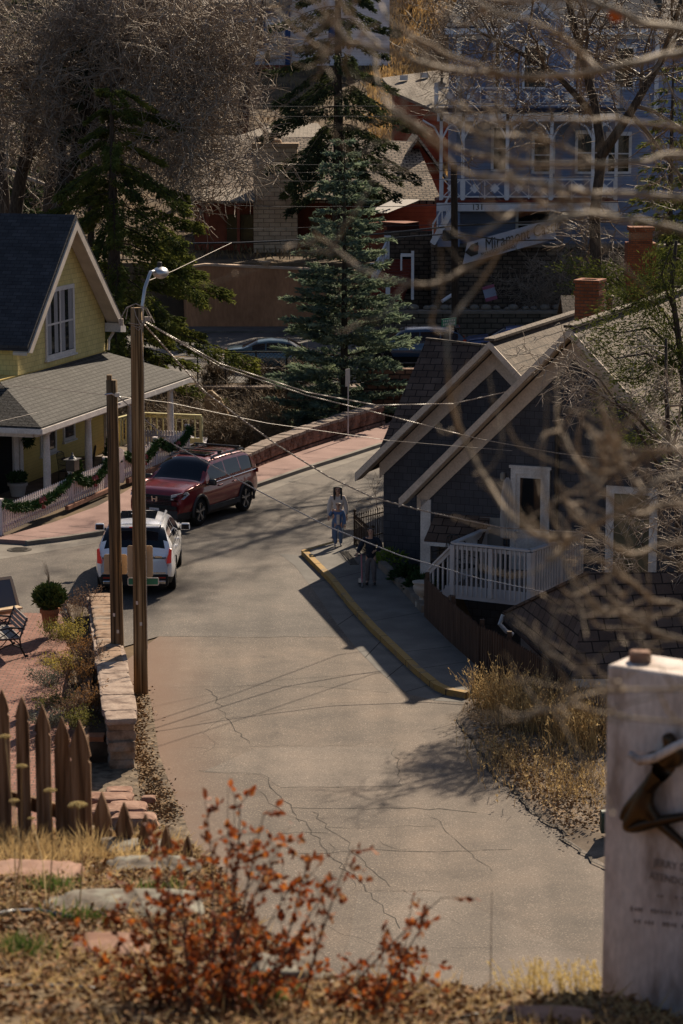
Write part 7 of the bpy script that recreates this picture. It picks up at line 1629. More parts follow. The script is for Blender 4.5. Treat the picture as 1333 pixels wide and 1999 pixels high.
# ================================================================ LEFT PATIO, STONE WALL, FRONT BANK
def GB(px, py, lift=0.0):
    """photo pixel -> point on the bank surface"""
    d = ray(px, py); t = 4.0
    while t < 60:
        p = d*t + Vector((0, 0, CAMZ))
        if p.z < gz(p.x, p.y): break
        t += .02
    return Vector((p.x, p.y, gz(p.x, p.y)+lift))
m_rockr = pm('red rock', (.20, .105, .07), (.34, .21, .155), scale=4, rough=.9, bmp=.5, fine=20); m_rockg = pm('lichen rock', (.06, .048, .038), (.15, .125, .10), scale=7, rough=.95, bmp=.9, fine=30, c3=(.23, .22, .18)); m_rocks = pm('wall stone', (.15, .095, .062), (.30, .20, .135), scale=3.5, rough=.95, bmp=.8, fine=22, c3=(.24, .19, .15)); m_capn = pm('slab stone', (.17, .12, .095), (.30, .225, .18), scale=4, rough=.95, bmp=.9, fine=24, c3=(.36, .28, .225), bd=.04)
m_brickp = brickm('patio brick', (.20, .085, .06), (.28, .135, .10), (.10, .07, .055), .22, .11, .012, noise=.4, bmp=.3)
ground_poly('patio', None, m_brickp, .26, world_pts=[(-12, 57.0), (-6.3, 56.5), (-5.85, 53), (-5.6, 49), (-4.9, 44.5), (-4.4, 40.5), (-8, 34), (-12, 34)], thick=.3)
ground_poly('planting_bed', None, m_dirt, .45, world_pts=[(-6.6, 56.8), (-5.3, 55.6), (-4.9, 51), (-4.4, 47.5), (-4.15, 44.6), (-4.9, 44.4), (-5.7, 49), (-5.95, 53)], thick=.5)
ground_poly('patio_yard', None, m_verge, .05, world_pts=[(-4.9, 44.5), (-3.9, 44.5), (-3.2, 38), (-3.2, 30), (-6, 28), (-8, 34)], thick=.1)
# stone wall
t = thing('stone_wall', 'tan stone wall with slab cap beside the two wooden poles', 'wall', (-4.2, 44.5, 0))
na, fa = V3(-4.13, 44.0, 0), V3(-5.62, 55.2, 0); d = (fa-na).normalized(); n = V3(d.y, -d.x, 0); L = (fa-na).length
rng = np.random.default_rng(5); mb = MB(); s = 0; k = 0
rows = 5
for r in range(rows):
    z0 = .02+r*.19; s = rng.random()*.2-.1
    while s < L:
        w = rng.uniform(.28, .6); p = na + d*(s+w/2); rock_mesh(mb, p + V3(0, 0, z0+.1), (.52+rng.normal()*.02, w*1.04, .215), k, 2, .10, .32, 1.5, math.atan2(-d.x, d.y)); s += w; k += 1
build(mb, 'wall_stones', m_rocks, t)
mb = MB(); s = -.06; zc = 1.0
while s < L:
    w = rng.uniform(.75, 1.25) if s > .3 else .62; p = na + d*(s+w/2); zz = zc - .02*s + rng.normal()*.012
    rock_mesh(mb, p + V3(0, 0, zz), (.64+rng.normal()*.03, w*.985, .13), k, 3, .07, .22, 2.2, math.atan2(-d.x, d.y)); s += w; k += 1
build(mb, 'coping', m_capn, t)
for i, (px, py, sx, sy, sz) in enumerate([(215, 1562, .8, .5, .22), (248, 1580, .7, .6, .2), (205, 1590, .6, .5, .3), (262, 1603, .8, .45, .25), (232, 1548, .5, .4, .18), (290, 1560, .25, .2, .12)]):
    c = G(px, py, .1); mb = MB(); rock_mesh(mb, c, (sx, sy, sz), 60+i, 3, .16, .4); tag(mb.build('rock', m_rockr), ['flat red rock at foot of the stone wall end', 'pink flat rock right of the wall foot', 'dark red rock left of the wall foot', 'long red rock nearest the road below the wall', 'small red rock against the wall end', 'pebble sized red rock on gravel verge'][i], 'rock', 'red rocks below the wall')
for i in range(9):
    c = V3(-5.72+.75*(i/8)-.03*(i % 2), 55.5-10.5*i/8, .4); mb = MB(); rock_mesh(mb, c, (.24, .8, .35), 80+i, 2, .15, .45); tag(mb.build('rock', m_rocks), 'rough edging stone in the row between brick patio and planting bed', 'rock', 'edging stones of the patio')
# plants in the bed
m_pl = [pm('dry brown bloom', (.13, .075, .045), (.26, .165, .105), scale=12, rough=.85, transl=.2), pm('olive leaf', (.085, .08, .018), (.20, .19, .05), scale=9, rough=.8, transl=.3), pm('rust leaf', (.16, .075, .025), (.30, .16, .06), scale=9, rough=.8, transl=.3), pm('grey leaf', (.12, .12, .085), (.22, .215, .16), scale=9, rough=.85, transl=.2), pm('yellow leaf', (.26, .20, .04), (.40, .33, .08), scale=9, rough=.8, transl=.35)]
bed = [(150, 1215, .55, .75, 0, 'dried hydrangea like bush at the far end of bed'), (112, 1250, .45, .4, 1, 'olive clump under the potted conifer'), (140, 1262, .4, .55, 4, 'yellow leaved clump behind dried bush'), (165, 1290, .4, .5, 2, 'rusty clump against the wall, far half'), (120, 1315, .45, .35, 4, 'yellow green mound in the middle of bed'), (90, 1340, .4, .3, 3, 'grey leaved mound next to the patio edge'), (150, 1340, .45, .6, 2, 'rust coloured clump in the middle of bed'), (178, 1330, .35, .7, 0, 'tall brown seed heads leaning on wall'), (105, 1385, .42, .32, 1, 'olive mound behind the third picket'), (140, 1400, .45, .5, 0, 'brown bloom clump near the wall end'), (180, 1395, .4, .55, 2, 'rust clump beside the terracotta box'), (90, 1420, .4, .3, 3, 'grey mound nearest the picket fence'), (160, 1425, .35, .35, 1, 'olive tuft just above the terracotta box')]
for i, (px, py, r, h, mi, lab) in enumerate(bed):
    c = G(px, py, .45); rng = np.random.default_rng(200+i); t = thing('garden_plant', lab, 'plant', c, 0, 'dry plants in the bed'); n = 34
    a = rng.random(n)*6.28; rr = r*rng.random(n)**.6; tip = np.stack([c.x+rr*np.cos(a)*1.1, c.y+rr*np.sin(a)*1.4, .45+h*rng.uniform(.55, 1.15, n)], 1); base = np.array(c)+np.stack([rr*np.cos(a)*.3, rr*np.sin(a)*.3, 0*a], 1); K = 4; s = np.linspace(0, 1, K)[None, :, None]
    PP = base[:, None]*(1-s)+tip[:, None]*s; PP[:, 1:3, :2] += rng.normal(size=(n, 2, 2))*.02; V, F = tubes_np(PP, np.broadcast_to(np.linspace(.006, .003, K), (n, K)), 3); nb = NPB(); nb.add(V, F); nb.build('stems', m_twigd, t)
    m = 900; j = rng.integers(0, n, m); u = .35+.65*rng.random((m, 1))**.6; pos = base[j]*(1-u)+tip[j]*u+rng.normal(size=(m, 3))*.055; nb = NPB(); nb.add(*blades(pos, rng.normal(size=(m, 3))+np.array([0, 0, .6]), .055*rng.uniform(.6, 1.5, m), .022)); nb.build('leaves', m_pl[mi], t)
pc = G(98, 1226, .45); t = potted('small conifer in terracotta pot with tall bare twigs', pc, .22, .46, .52, .34, m_terra, m_conif, 2200, False)
mb = MB(); 
for k in range(9): a = random.uniform(-.5, .5); mb.tube([pc + V3(0, 0, .8), pc + V3(a*.1, 0, 1.2), pc + V3(a*.28-.05, 0, random.uniform(1.35, 1.6))], [.006, .004, .002], 4)
build(mb, 'bare_twigs', m_twigd, t)
potted('square terracotta box beside the stone wall end', G(187, 1478, .1), .17, .42, 0, 0, m_terra, m_conif, 0, square=True, name='planter')
# cast iron bench, end frame towards the camera
bc = G(22, 1284, .26); t = thing('garden_bench', 'cast iron bench with slatted back at the left edge', 'bench', bc, .35); m_slat = pm('grey slat', (.20, .18, .165), (.30, .27, .25), scale=3, rough=.8, stretch=(1, 8, 8))
for yy in (0, 1.3):
    mb = MB(); q = lambda x, z: V3(x, yy, z)
    mb.tube([q(.32, 0), q(.22, .2), q(.2, .42), q(.28, .62), q(.38, .88)], .022, 6); mb.tube([q(-.34, 0), q(-.26, .2), q(-.3, .42)], .022, 6); mb.tube([q(.2, .42), q(-.3, .42)], .022, 6); mb.tube([q(.28, .64), q(.0, .68), q(-.28, .64), q(-.34, .56), q(-.3, .42)], .022, 6)
    mb.tube([q(.26, .2), q(0, .3), q(-.28, .2)], .016, 6); mb.tube([q(.32, 0), q(.37, .03)], .03, 6); mb.tube([q(-.34, 0), q(-.4, .03)], .03, 6)
    for (x0, z0, x1, z1) in ((.2, .44, -.05, .66), (-.28, .44, .05, .66), (.22, .6, .0, .44), (-.28, .62, -.08, .44), (.22, .24, .05, .42), (-.26, .24, -.08, .42), (.05, .28, -.05, .42)): mb.tube([q(x0, z0), q((x0+x1)/2+.02, (z0+z1)/2), q(x1, z1)], .013, 5)
    mb.build('end_frame', m_metal, t)
mb = MB()
for k in range(6): mb.box((-.26+k*.09, .65, .44), (.075, 1.36, .022))
mb.build('seat', m_slat, t); mb = MB()
for k in range(4): mb.box((.27+k*.035, .65, .56+k*.09), (.02, 1.36, .075))
mb.build('backrest', m_slat, t)
bc = G(2, 1208, .26); t = thing('display_panel', 'tan framed glass panel tilted beside bench at left edge', 'panel', bc, .6); mb = MB(); ax = (V3(1, 0, 0), V3(0, .5, .866).normalized(), V3(0, -.866, .5).normalized())
mb.box((-.1, 0, .55), (.9, .8, .03), ax); mb.build('pane', m_glassb, t); mb = MB()
for s in (-1, 1): mb.box(V3(-.1, 0, .55) + ax[1]*(s*.42), (1.0, .07, .05), ax); mb.box(V3(-.1, 0, .55) + ax[0]*(s*.48), (.07, .77, .049), ax)
mb.build('frame', m_board, t); mb = MB(); mb.box((-.5, .05, .15), (.06, .06, .4)); mb.box((.3, .05, .15), (.06, .06, .4)); mb.box((-.1, -.25, .3), (.9, .4, .04)); mb.build('stand', m_board, t)
# ---------------------------------------------------------------- weathered picket fence close to the camera
m_wpk = woodm('weathered picket', (.06, .030, .015), (.18, .10, .052), sx=30, sz=1.4, bmp=.8, c3=(.30, .19, .115))
t = thing('picket_fence', 'weathered brown picket fence with carved points in the foreground', 'fence', (-1.8, 15, 8.2))
def spade(px0, px1, pyt, pyb, y, par, th=.022, name='picket', m=None, rot=0.0):
    A, B = D(px0, pyb, y), D(px1, pyb, y); w = B.x-A.x; top = D((px0+px1)/2, pyt, y).z; cx = (A.x+B.x)/2; z0 = A.z
    pr = [(.5, z0), (.5, top-w*2.05), (.40, top-w*1.95), (.40, top-w*1.86), (.52, top-w*1.72), (.44, top-w*1.3), (.30, top-w*.8), (.14, top-w*.35), (.0, top)]
    P = [V3(cx+q*w*math.cos(rot), y+q*w*math.sin(rot), z) for q, z in pr] + [V3(cx-q*w*math.cos(rot), y-q*w*math.sin(rot), z) for q, z in pr[-2::-1]]
    mb = MB(); mb.prism(P, (-math.sin(rot)*th, math.cos(rot)*th, 0)); return build(mb, name, m or m_wpk, par, bevel=.002)
for px0, px1, a, b_, y, r in [(-38, -12, 1338, 1700, 15.0, 0), (-1, 25, 1345, 1700, 15.0, 0), (37, 63, 1358, 1700, 15.0, 0), (74, 104, 1376, 1705, 15.0, 0), (111, 142, 1399, 1710, 15.0, .1), (139, 181, 1405, 1715, 14.93, -.15), (182, 220, 1545, 1740, 14.7, -.3), (225, 262, 1566, 1760, 14.5, -.4), (268, 301, 1590, 1760, 14.3, -.5), (312, 338, 1612, 1780, 14.1, -.5), (355, 377, 1632, 1790, 13.9, -.5)]: spade(px0, px1, a, b_, y, t, rot=r)
mb = MB(); mb.bar(D(-60, 1535, 15.06), D(150, 1592, 15.06), .045, .09); build(mb, 'rail', m_wpk, t); mb = MB(); mb.bar(D(180, 1650, 14.8), D(390, 1710, 13.95), .045, .08); build(mb, 'rail', m_wpk, t)
mb = MB(); p, q = D(160, 1730, 15.05), D(160, 1440, 15.05); mb.box(((p.x+q.x)/2, 15.08, (p.z+q.z)/2), (.09, .09, q.z-p.z)); build(mb, 'post', m_wpk, t)
# rocks on the bank
for i, (px, py, w, h, dp, m, lab) in enumerate([(60, 1712, .52, .10, .4, m_rockr, 'flat pink rock lying before the picket fence'), (268, 1668, .48, .14, .35, m_rockg, 'pitted grey rock by the low pickets'), (240, 1780, .75, .12, .45, m_rockg, 'pale lichen covered slab left of the bush'), (300, 1700, .55, .10, .35, m_rockg, 'grey stone between the pitted rock and bush'), (560, 1905, .30, .12, .3, m_rockg, 'grey stone showing under the right side of bush'), (215, 1860, .3, .1, .3, m_rockr, 'reddish stone below the lichen slab'), (1060, 1992, .36, .05, .2, m_rockr, 'flat red rock at bottom right below yellow grass')]):
    c = GB(px, py, .0); mb = MB(); rock_mesh(mb, c, (w, dp, h), 130+i, 4, .16, .5); tag(mb.build('rock', m, smooth=True), lab, 'rock')
def hose(name, lab, px, r, m):
    P = [GB(a, b_, r*1.1) for a, b_ in px]; Q = []
    for i in range(len(P)-1):
        for k in range(6): Q.append(P[i].lerp(P[i+1], k/6))
    mb = MB(); mb.tube(Q+[P[-1]], r, 8); tag(mb.build(name, m, smooth=True), lab, 'hose')
m_hose = pm('black hose', (.008, .008, .009), rough=.3)
hose('garden_hose', 'black hose lying on the bank at left, upper one', [(-40, 1800), (20, 1788), (80, 1787), (140, 1800)], .016, m_hose); hose('garden_hose', 'thin grey hose lower on the bank at left', [(-40, 1932), (60, 1931), (130, 1931), (185, 1936)], .009, pm('grey hose', (.10, .10, .10), rough=.4))
hose('garden_edging', 'curved black plastic edging at bottom right', [(900, 1992), (990, 1976), (1080, 1972), (1150, 1980), (1215, 1994)], .009, m_hose)
# litter and grass of the bank
rng = np.random.default_rng(300)
def bank_pts(n, x0=-3.4, x1=2.3, y0=6.5, y1=16.4):
    x = rng.uniform(x0, x1, n); y = rng.uniform(y0, y1, n); ye = np.interp(x, EDGE_X, EDGE_Y); k = y < ye+.25; x, y = x[k], y[k]; return np.stack([x, y, ground_z(x, y)+.004], 1)
P_ = bank_pts(48000); clump = np.array([MN.noise(Vector((p[0]*1.3, p[1]*1.3, 0))) for p in P_]); P_ = P_[clump+rng.normal(size=len(P_))*.25 > -.08]; n = len(P_)
d = rng.normal(size=(n, 3))*np.array([1, 1, .5])+np.array([0, 0, .35]); nb = NPB(); nb.add(*blades(P_, d, .11*rng.uniform(.4, 1.3, n), .0055)); tag(nb.build('dead_grass', m_straw), kind='stuff')
P_ = bank_pts(85000); n = len(P_); nb = NPB(); nb.add(*blades(P_+np.stack([0*P_[:, 0], 0*P_[:, 0], rng.random(n)*.02], 1), rng.normal(size=(n, 3))*np.array([1, 1, .3]), .034*rng.uniform(.5, 1.4, n), .018)); tag(nb.build('leaf_litter', pm('litter', (.08, .035, .014), (.20, .095, .035), scale=28, rough=.85, c3=(.36, .21, .09))), kind='stuff')
P_ = bank_pts(9000); n = len(P_); nb = NPB(); V, F = blades(P_, rng.normal(size=(n, 3))*np.array([1, 1, .2]), .022*rng.uniform(.5, 1.4, n), .016); nb.add(V, F); tag(nb.build('gravel_chips', pm('chips', (.20, .15, .11), (.45, .36, .28), scale=40, rough=.7)), kind='stuff')
cs = [(95, 1745), (110, 1735), (40, 1870), (150, 1800), (520, 1960), (310, 1745), (20, 1860)]; Pg = []
for px, py in cs: c = GB(px, py); m = 110; Pg.append(np.array(c)+rng.normal(size=(m, 3))*np.array([.07, .06, .0]))
Pg = np.concatenate(Pg); n = len(Pg); nb = NPB(); nb.add(*blades(Pg, rng.normal(size=(n, 3))*.4+np.array([0, 0, 1]), .09*rng.uniform(.4, 1.2, n), .008)); tag(nb.build('green_grass', pm('fresh grass', (.06, .10, .02), (.14, .19, .05), rough=.7, transl=.3)), kind='stuff')
# tufts of straw at the fence foot
Pg = []
for k in range(34): c = GB(rng.uniform(-10, 330), rng.uniform(1650, 1700)); m = 40; Pg.append(np.array(c)+rng.normal(size=(m, 3))*np.array([.05, .05, 0]))
Pg = np.concatenate(Pg); n = len(Pg); nb = NPB(); nb.add(*blades(Pg, rng.normal(size=(n, 3))*.55+np.array([0, 0, 1]), .17*rng.uniform(.4, 1.3, n), .006)); tag(nb.build('straw_tufts', m_straw), kind='stuff')
# dried yarrow stalks before the fence
m_yar = pm('dry yellow flower', (.36, .25, .08), (.52, .40, .17), scale=30, rough=.85)
for i, (px, py, r) in enumerate([(42, 1498, .028), (98, 1545, .030), (152, 1572, .045), (28, 1565, .025), (10, 1440, .03), (62, 1600, .02)]):
    y = 11.2+.15*i; c = D(px, py, y); b_ = GB(px-15+9*i, 1780); t = thing('yarrow_stalk', ['dried yarrow stalk crossing the second picket', 'dried yarrow stalk crossing the third picket', 'dried yarrow stalk with the largest flower head', 'dried yarrow stalk crossing the first picket low', 'dried yarrow head touching the left edge', 'smallest dried yarrow head near the fence foot'][i], 'plant', b_)
    mb = MB(); mb.tube([b_, b_.lerp(c, .5)+V3(.02, 0, 0), c], [.004, .003, .0025], 5); build(mb, 'stem', m_straw, t); mb = MB()
    for k in range(26): a = k*2.4; q = r*math.sqrt(k/26); mb.sphere(c + V3(q*math.cos(a), q*math.sin(a)*.8, .012-.3*q*q/r), r*.2, 6, 4)
    build(mb, 'flower_head', m_yar, t)
# ---------------------------------------------------------------- russet bush
m_rus = pm('russet leaf', (.14, .024, .008), (.30, .072, .016), scale=24, rough=.55, transl=.45, c3=(.44, .16, .03)); m_rus2 = pm('dark russet leaf', (.11, .028, .010), (.24, .065, .022), scale=22, rough=.6, transl=.4, c3=(.38, .20, .08)); m_stem = pm('bush stem', (.06, .04, .03), (.13, .095, .07), scale=20, rough=.8)
rng = np.random.default_rng(77)
tips = [(405, 1592), (470, 1568), (515, 1588), (560, 1640), (598, 1690), (640, 1735), (682, 1665), (330, 1655), (262, 1735), (205, 1790), (182, 1860), (300, 1640), (450, 1640), (520, 1700), (380, 1730), (575, 1800), (240, 1890), (350, 1880), (862, 1752), (835, 1790), (800, 1870), (700, 1890), (768, 1890), (640, 1870), (430, 1700), (490, 1790), (300, 1800), (400, 1840), (540, 1870), (610, 1800), (350, 1700), (460, 1880), (265, 1830), (560, 1740), (830, 1910), (740, 1940), (660, 1960)]
t = thing('russet_bush', 'bush with russet orange autumn leaves in the foreground', 'bush', GB(430, 1990)); SP, SR, LP, LD = [], [], [], []
for i, (px, py) in enumerate(tips):
    y = 8.45 + rng.uniform(-.25, .45); b_ = D(430+rng.normal()*70 + (170 if px > 640 else 0), 2120, 8.3); tp = D(px, py, y); mid = b_.lerp(tp, .5) + V3(rng.normal()*.03 - (tp.x-b_.x)*.12, rng.normal()*.05, .03); K = 8; s = np.linspace(0, 1, K)
    Pm = np.array([tuple(b_*(1-u)**2 + mid*2*u*(1-u) + tp*u*u) for u in s]); SP.append(Pm); SR.append(np.linspace(.0065, .0018, K))
    for k in range(15):
        u = rng.uniform(.28, 1.0) if k else 1.0; j = min(int(u*(K-1)), K-2); o = Pm[j]+(Pm[j+1]-Pm[j])*(u*(K-1)-j); ax = unit(Pm[j+1]-Pm[j]); dr = unit(ax*.6+rng.normal(size=3)*.6); L = rng.uniform(.05, .17)
        tw = np.array([o+dr*L*q + np.array([0, 0, -.01])*q*q for q in s]); SP.append(tw); SR.append(np.linspace(.002, .001, K)); m = rng.integers(4, 9); q = rng.random((m, 1)); LP.append(o+dr*L*q); LD.append(dr+rng.normal(size=(m, 3))*.9)
V, F = tubes_np(np.array(SP), np.array(SR), 4); nb = NPB(); nb.add(V, F); nb.build('stems', m_stem, t)
LP, LD = np.concatenate(LP), np.concatenate(LD)
def leaves6(P, Dr, L, W, fold=.35):
    n = len(P); Dr = unit(Dr); S = unit(np.cross(Dr, rng.normal(size=(n, 3)))); U = np.cross(S, Dr); L = L[:, None]; W = np.broadcast_to(W, (n,))[:, None]
    pts = [P, P+Dr*L*.35+S*W*.5+U*W*fold*.5, P+Dr*L*.7+S*W*.42+U*W*fold*.4, P+Dr*L-U*W*.2, P+Dr*L*.7-S*W*.42+U*W*fold*.4, P+Dr*L*.35-S*W*.5+U*W*fold*.5]
    i = np.arange(n)[:, None]*6; F = np.concatenate([i+np.array([[0, 1, 2, 3]]), i+np.array([[0, 3, 4, 5]])]); return np.stack(pts, 1).reshape(-1, 3), F
k = rng.random(len(LP)) < .45
for kk, mm, nm in ((k, m_rus, 'leaves'), (~k, m_rus2, 'darker_leaves')):
    nb = NPB(); nb.add(*leaves6(LP[kk], LD[kk], .035*rng.uniform(.5, 1.25, kk.sum()), .021)); nb.build(nm, mm, t)
# thin bare stalks sticking out above
for i, (px, a) in enumerate([(445, 1540), (458, 1545), (960, 1740)]):
    b_ = D(px-4, 2000, 9.3); c = D(px, a, 9.3); t = thing('dry_stalk', ['thin dry stalk above the bush, left one of a pair', 'thin dry stalk above the bush, right one of a pair', 'lone thin stalk right of the bush tip'][i], 'plant', b_); mb = MB(); mb.tube([b_, b_.lerp(c, .5), c], [.003, .002, .0012], 4); build(mb, 'stem', m_stem, t)
# yellow fescue at bottom right
t = thing('yellow_grass', 'clump of pale yellow seeded grass at bottom right', 'grass clump', GB(1090, 1995)); nb = NPB(); nh = NPB(); m_fes = pm('fescue', (.48, .36, .13), (.66, .53, .24), scale=20, rough=.7, transl=.4)
n = 120; bx = rng.uniform(1000, 1215, n); K = 6; s = np.linspace(0, 1, K); PP = []
for px in bx:
    y = 9.7+rng.random()*.5; b_ = D(px, 2015, y); c = D(px+rng.normal()*28-12, 1868+abs(rng.normal())*45, y-.05); m = b_.lerp(c, .6)+V3(0, 0, .05); PP.append([tuple(b_*(1-u)**2+m*2*u*(1-u)+c*u*u) for u in s])
PP = np.array(PP); V, F = tubes_np(PP, np.broadcast_to(np.linspace(.0022, .001, K), (n, K)), 3); nb.add(V, F); nb.build('stems', m_fes, t)
j = rng.integers(0, n, 2600); u = .55+.45*rng.random(2600); q = u*(K-1); i = np.minimum(q.astype(int), K-2); o = PP[j, i]+(PP[j, i+1]-PP[j, i])*(q-i)[:, None]; ax = unit(PP[j, i+1]-PP[j, i]); nh.add(*blades(o, ax+rng.normal(size=(2600, 3))*.35+np.array([.0, 0, -.2]), .018, .005)); nh.build('seed_heads', m_fes, t)
# ---------------------------------------------------------------- white stone memorial with bronze figure
my = 9.6; O = D(1185, 1297, my); ma = V3(.83, -.557, 0); mn = V3(-.557, -.83, 0); mz = O.z
mt = thing('memorial_stone', 'white stone memorial slab with bronze figure and faint lettering', 'memorial', O + ma*.45 - V3(0, 0, 2.2))
m_marb = pm('stained white stone', (.34, .27, .225), (.58, .50, .45), scale=5.0, rough=.8, bmp=.4, stretch=(1.6, 1.6, .6), c3=(.64, .57, .52), fine=30, detail=10)
mb = MB(); W = .85; back = -mn*.26; sl = V3(0, 0, -.035)
fp0, fp1 = O.copy(), O + ma*W - V3(0, 0, .0)
mb.prism([fp0 - V3(0, 0, 2.2), fp1 - V3(0, 0, 2.2), fp1, fp0], back); build(mb, 'slab', m_marb, mt, bevel=.012)
def FP(px, py, off=0.0):
    dd = ray(px, py); o = Vector((0, 0, CAMZ)); tt = (O-o).dot(mn)/dd.dot(mn); return o + dd*tt + mn*off
m_bronze = pm('dark bronze', (.030, .020, .012), (.075, .045, .022), scale=6, rough=.35, metal=.75, bmp=.2)
pp = [(1312, 1424, .05, .036), (1318, 1446, .045, .028), (1322, 1470, .04, .045), (1270, 1476, .045, .036), (1352, 1480, .05, .05), (1285, 1520, .05, .042), (1262, 1560, .05, .046), (1240, 1600, .045, .040), (1236, 1612, .045, .036), (1290, 1598, .05, .024), (1335, 1590, .045, .020), (1370, 1585, .04, .016), (1262, 1545, .04, .03), (1232, 1575, .04, .022), (1222, 1598, .035, .018), (1300, 1606, .04, .024), (1340, 1640, .04, .018), (1360, 1670, .04, .014)]
nd = [tuple(to_local(mt, [tuple(FP(a, b_, o))])[0]) + (r,) for a, b_, o, r in pp]
skinned('bronze_figure', nd, [(0, 1), (1, 2), (2, 3), (2, 4), (2, 5), (5, 6), (6, 7), (7, 8), (8, 9), (9, 10), (10, 11), (5, 12), (12, 13), (13, 14), (6, 15), (15, 16), (16, 17)], m_bronze, mt, 2)
mb = MB(); mb.tube([FP(1248, 1462, .085), FP(1270, 1474, .10), FP(1300, 1468, .10), FP(1340, 1446, .09), FP(1380, 1430, .06)], [.016, .02, .019, .018, .016], 8); build(mb, 'pale_sash', m_marb, mt, smooth=True)
m_let = pm('worn engraving', (.20, .155, .125), (.27, .21, .175), rough=.9)
upf = V3(0, 0, 1)
for s, px, py, sz in (('JERRY DIEM', 1322, 1692, .046), ('ATENDOR JC', 1318, 1719, .044)): text('lettering', s, sz, m_let, mt, FP(px, py, .002), ma, upf, .001, sx=.9)
rl = random.Random(8)      # further lines too worn to read: broken strokes only
for k, (py, hh, x0, x1) in enumerate(((1746, .012, 1262, 1400), (1773, .022, 1225, 1400), (1798, .022, 1240, 1400))):
    mb = MB(); px = x0
    while px < x1:
        if rl.random() > .25: mb.box(FP(px, py + (px-x0)*.10, .002), (.007, .002, hh*rl.uniform(.5, 1)), (ma, mn, upf))
        px += rl.uniform(5, 9)
    build(mb, 'worn_line', m_let, mt)
c = FP(1224, 1290) - mn*.12; mb = MB(); rock_mesh(mb, (c.x, c.y, mz+.02), (.085, .075, .05), 400, 3, .14, .35); tag(mb.build('brick_piece', m_rockr), 'broken brown brick piece on top of the memorial', 'brick')
# ---------------------------------------------------------------- bare branches close to the lens (a tree rooted just right of the view)
def spline(P, k=6):
    P = [Vector(p) for p in P]; Q = []
    for i in range(len(P)-1):
        p0, p1, p2, p3 = P[max(i-1, 0)], P[i], P[i+1], P[min(i+2, len(P)-1)]
        for j in range(k): u = j/k; Q.append(.5*((2*p1)+(p2-p0)*u+(2*p0-5*p1+4*p2-p3)*u*u+(3*p1-p0-3*p2+p3)*u**3))
    Q.append(P[-1]); return Q
m_lbark = pm('pale branch bark', (.20, .14, .085), (.36, .27, .18), scale=9, rough=.7, bmp=.3)
ft = thing('foreground_tree', 'pale barked bare tree whose blurred branches cross the right side', 'tree', (1.75, 5.0, 9.8)); mb = MB(); mb.tube([V3(1.75, 5.0, 9.0), V3(1.78, 5.0, 10.5), V3(1.7, 4.95, 12.2), V3(1.72, 4.9, 14.5), V3(1.6, 4.8, 17)], [.16, .14, .12, .1, .05], 14); build(mb, 'trunk', m_lbark, ft, smooth=True)
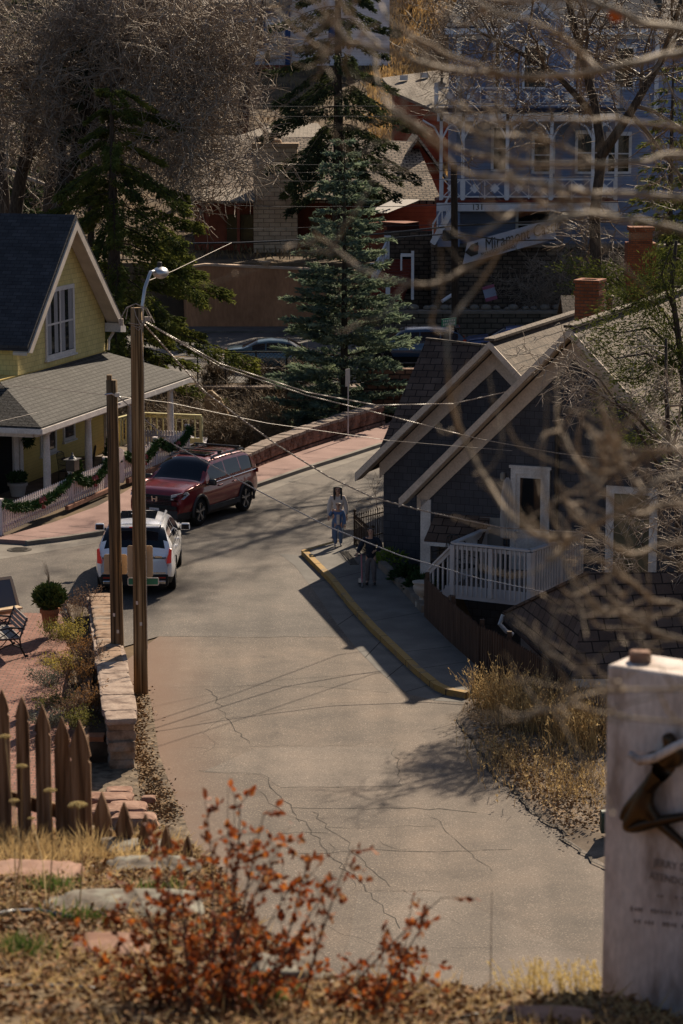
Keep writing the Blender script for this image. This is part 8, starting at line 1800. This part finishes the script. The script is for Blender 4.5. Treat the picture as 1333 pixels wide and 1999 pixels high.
BR = [([(2000, 160), (1600, 90), (1333, 108), (1240, 122), (1170, 137), (1100, 148), (1000, 150), (900, 138), (810, 116), (745, 92), (690, 84), (640, 95), (600, 80), (560, 45), (540, 20)], 6.3, .020, .006),
 ([(1170, 137), (1140, 110), (1100, 70), (1040, 45), (960, 20), (900, -10)], 6.3, .012, .006), ([(2000, 120), (1500, 85), (1333, 58), (1250, 42), (1180, 15), (1120, -5), (1000, 2), (930, -8)], 6.0, .018, .008),
 ([(745, 92), (700, 50), (670, 15), (640, -20)], 6.3, .008, .005), ([(1000, 150), (900, 115), (840, 85), (790, 60), (760, 40), (745, 10)], 6.3, .009, .005), ([(690, 84), (660, 60), (640, 20), (635, -10)], 6.3, .006, .004),
 ([(2000, 420), (1600, 330), (1333, 305), (1240, 318), (1160, 322), (1060, 322), (980, 312), (890, 290), (810, 245), (755, 195), (735, 145), (730, 95)], 6.1, .016, .005),
 ([(1700, 420), (1400, 390), (1200, 380), (1105, 370), (1040, 358), (960, 345), (900, 332), (850, 285), (790, 235), (750, 205)], 5.9, .015, .006), ([(1160, 322), (1100, 290), (1040, 270), (980, 262), (920, 255), (870, 230), (830, 195)], 6.1, .009, .004),
 ([(1333, 250), (1260, 240), (1200, 232), (1130, 236), (1050, 230), (985, 240), (930, 222), (880, 195)], 6.4, .012, .005), ([(1800, 520), (1400, 460), (1240, 430), (1130, 415), (1060, 440), (985, 480), (920, 520), (870, 545), (800, 556), (730, 535), (680, 505), (640, 475), (610, 455)], 5.8, .015, .005),
 ([(1130, 415), (1080, 395), (1020, 405), (975, 435), (935, 450)], 5.8, .009, .007), ([(1240, 430), (1180, 420), (1110, 385), (1050, 375)], 5.8, .01, .005), ([(985, 480), (930, 560), (890, 610), (872, 660), (876, 730), (882, 800), (905, 860), (950, 940), (990, 1000), (1030, 1032), (1070, 1048), (1130, 1044), (1190, 1010), (1260, 960), (1333, 930), (1700, 900)], 5.7, .006, .010),
 ([(1700, 1000), (1333, 985), (1260, 1005), (1200, 985), (1150, 930), (1115, 880), (1090, 820)], 5.8, .014, .005), ([(1130, 1044), (1100, 1070), (1072, 1092)], 5.7, .010, .009), ([(1260, 960), (1210, 905), (1190, 850), (1175, 790)], 5.7, .008, .004), ([(1700, 1080), (1333, 1060), (1250, 1085), (1190, 1060), (1140, 1010), (1110, 975)], 5.9, .012, .005),
 ([(1333, 880), (1270, 880), (1200, 920), (1150, 910)], 5.8, .01, .005), ([(1700, 1250), (1333, 1180), (1280, 1170), (1220, 1130), (1180, 1100)], 6.1, .012, .006), ([(1500, 1420), (1200, 1400), (1120, 1378), (1080, 1384), (1040, 1392)], 5.5, .006, .009), ([(1500, 1340), (1250, 1345), (1150, 1360), (1105, 1368)], 5.6, .006, .008),
 ([(1500, 1300), (1300, 1240), (1250, 1220), (1200, 1190), (1150, 1180)], 6.0, .010, .004)]
mb = MB(); paths = []
for pts, y, ra, rb in BR:
    P_ = spline([D(a, b_, y*.80 + .10*math.sin(i*1.3)) for i, (a, b_) in enumerate(pts)]); P_ = [p + V3(.004*MN.noise(p*9), 0, .007*MN.noise(p*7+V3(5, 0, 0))+.004*MN.noise(p*22)) for p in P_]; k = len(P_); mb.tube(P_, [.48*(ra+(rb-ra)*i/(k-1))*(1+.22*MN.noise(P_[i]*30)) for i in range(k)], 8); paths.append((np.array([tuple(p) for p in P_]), y))
build(mb, 'branches', m_lbark, ft, smooth=True)
rng = np.random.default_rng(55); SP, SR = [], []; K = 9
for it in range(260):
    p, y = paths[rng.integers(0, len(paths))]; i = rng.integers(2, len(p)-2); o = p[i].copy(); ax = unit(p[i+1]-p[i]); ax = ax if ax[0] < 0 else -ax; dd = unit(ax*.8+rng.normal(size=3)*np.array([.6, .5, .7])+np.array([-.2, 0, -.15])); L = rng.uniform(.06, .30); q = [o]
    for s in range(K-1): dd = unit(dd+rng.normal(size=3)*.20+np.array([0, 0, .10])); q.append(q[-1]+dd*L/(K-1))
    SP.append(q); SR.append(np.linspace(rng.uniform(.0016, .0034), .0012, K))
V, F = tubes_np(np.array(SP), np.array(SR), 6); nb = NPB(); nb.add(V, F); 
bp = np.array([q[j] for q in SP for j in (2, 4, 6, 8)]); nb.add(*blades(bp, rng.normal(size=(len(bp), 3)), .012, .007)); nb.build('twigs', m_lbark, ft, smooth=True)
c = D(1202, 28, 4.8); mb = MB(); mb.sphere(c, .014, 10, 8, (1, .4, 1.1)); build(mb, 'dead_leaf', pm('orange leaf', (.40, .12, .02), (.5, .17, .03), rough=.6, transl=.4), ft)
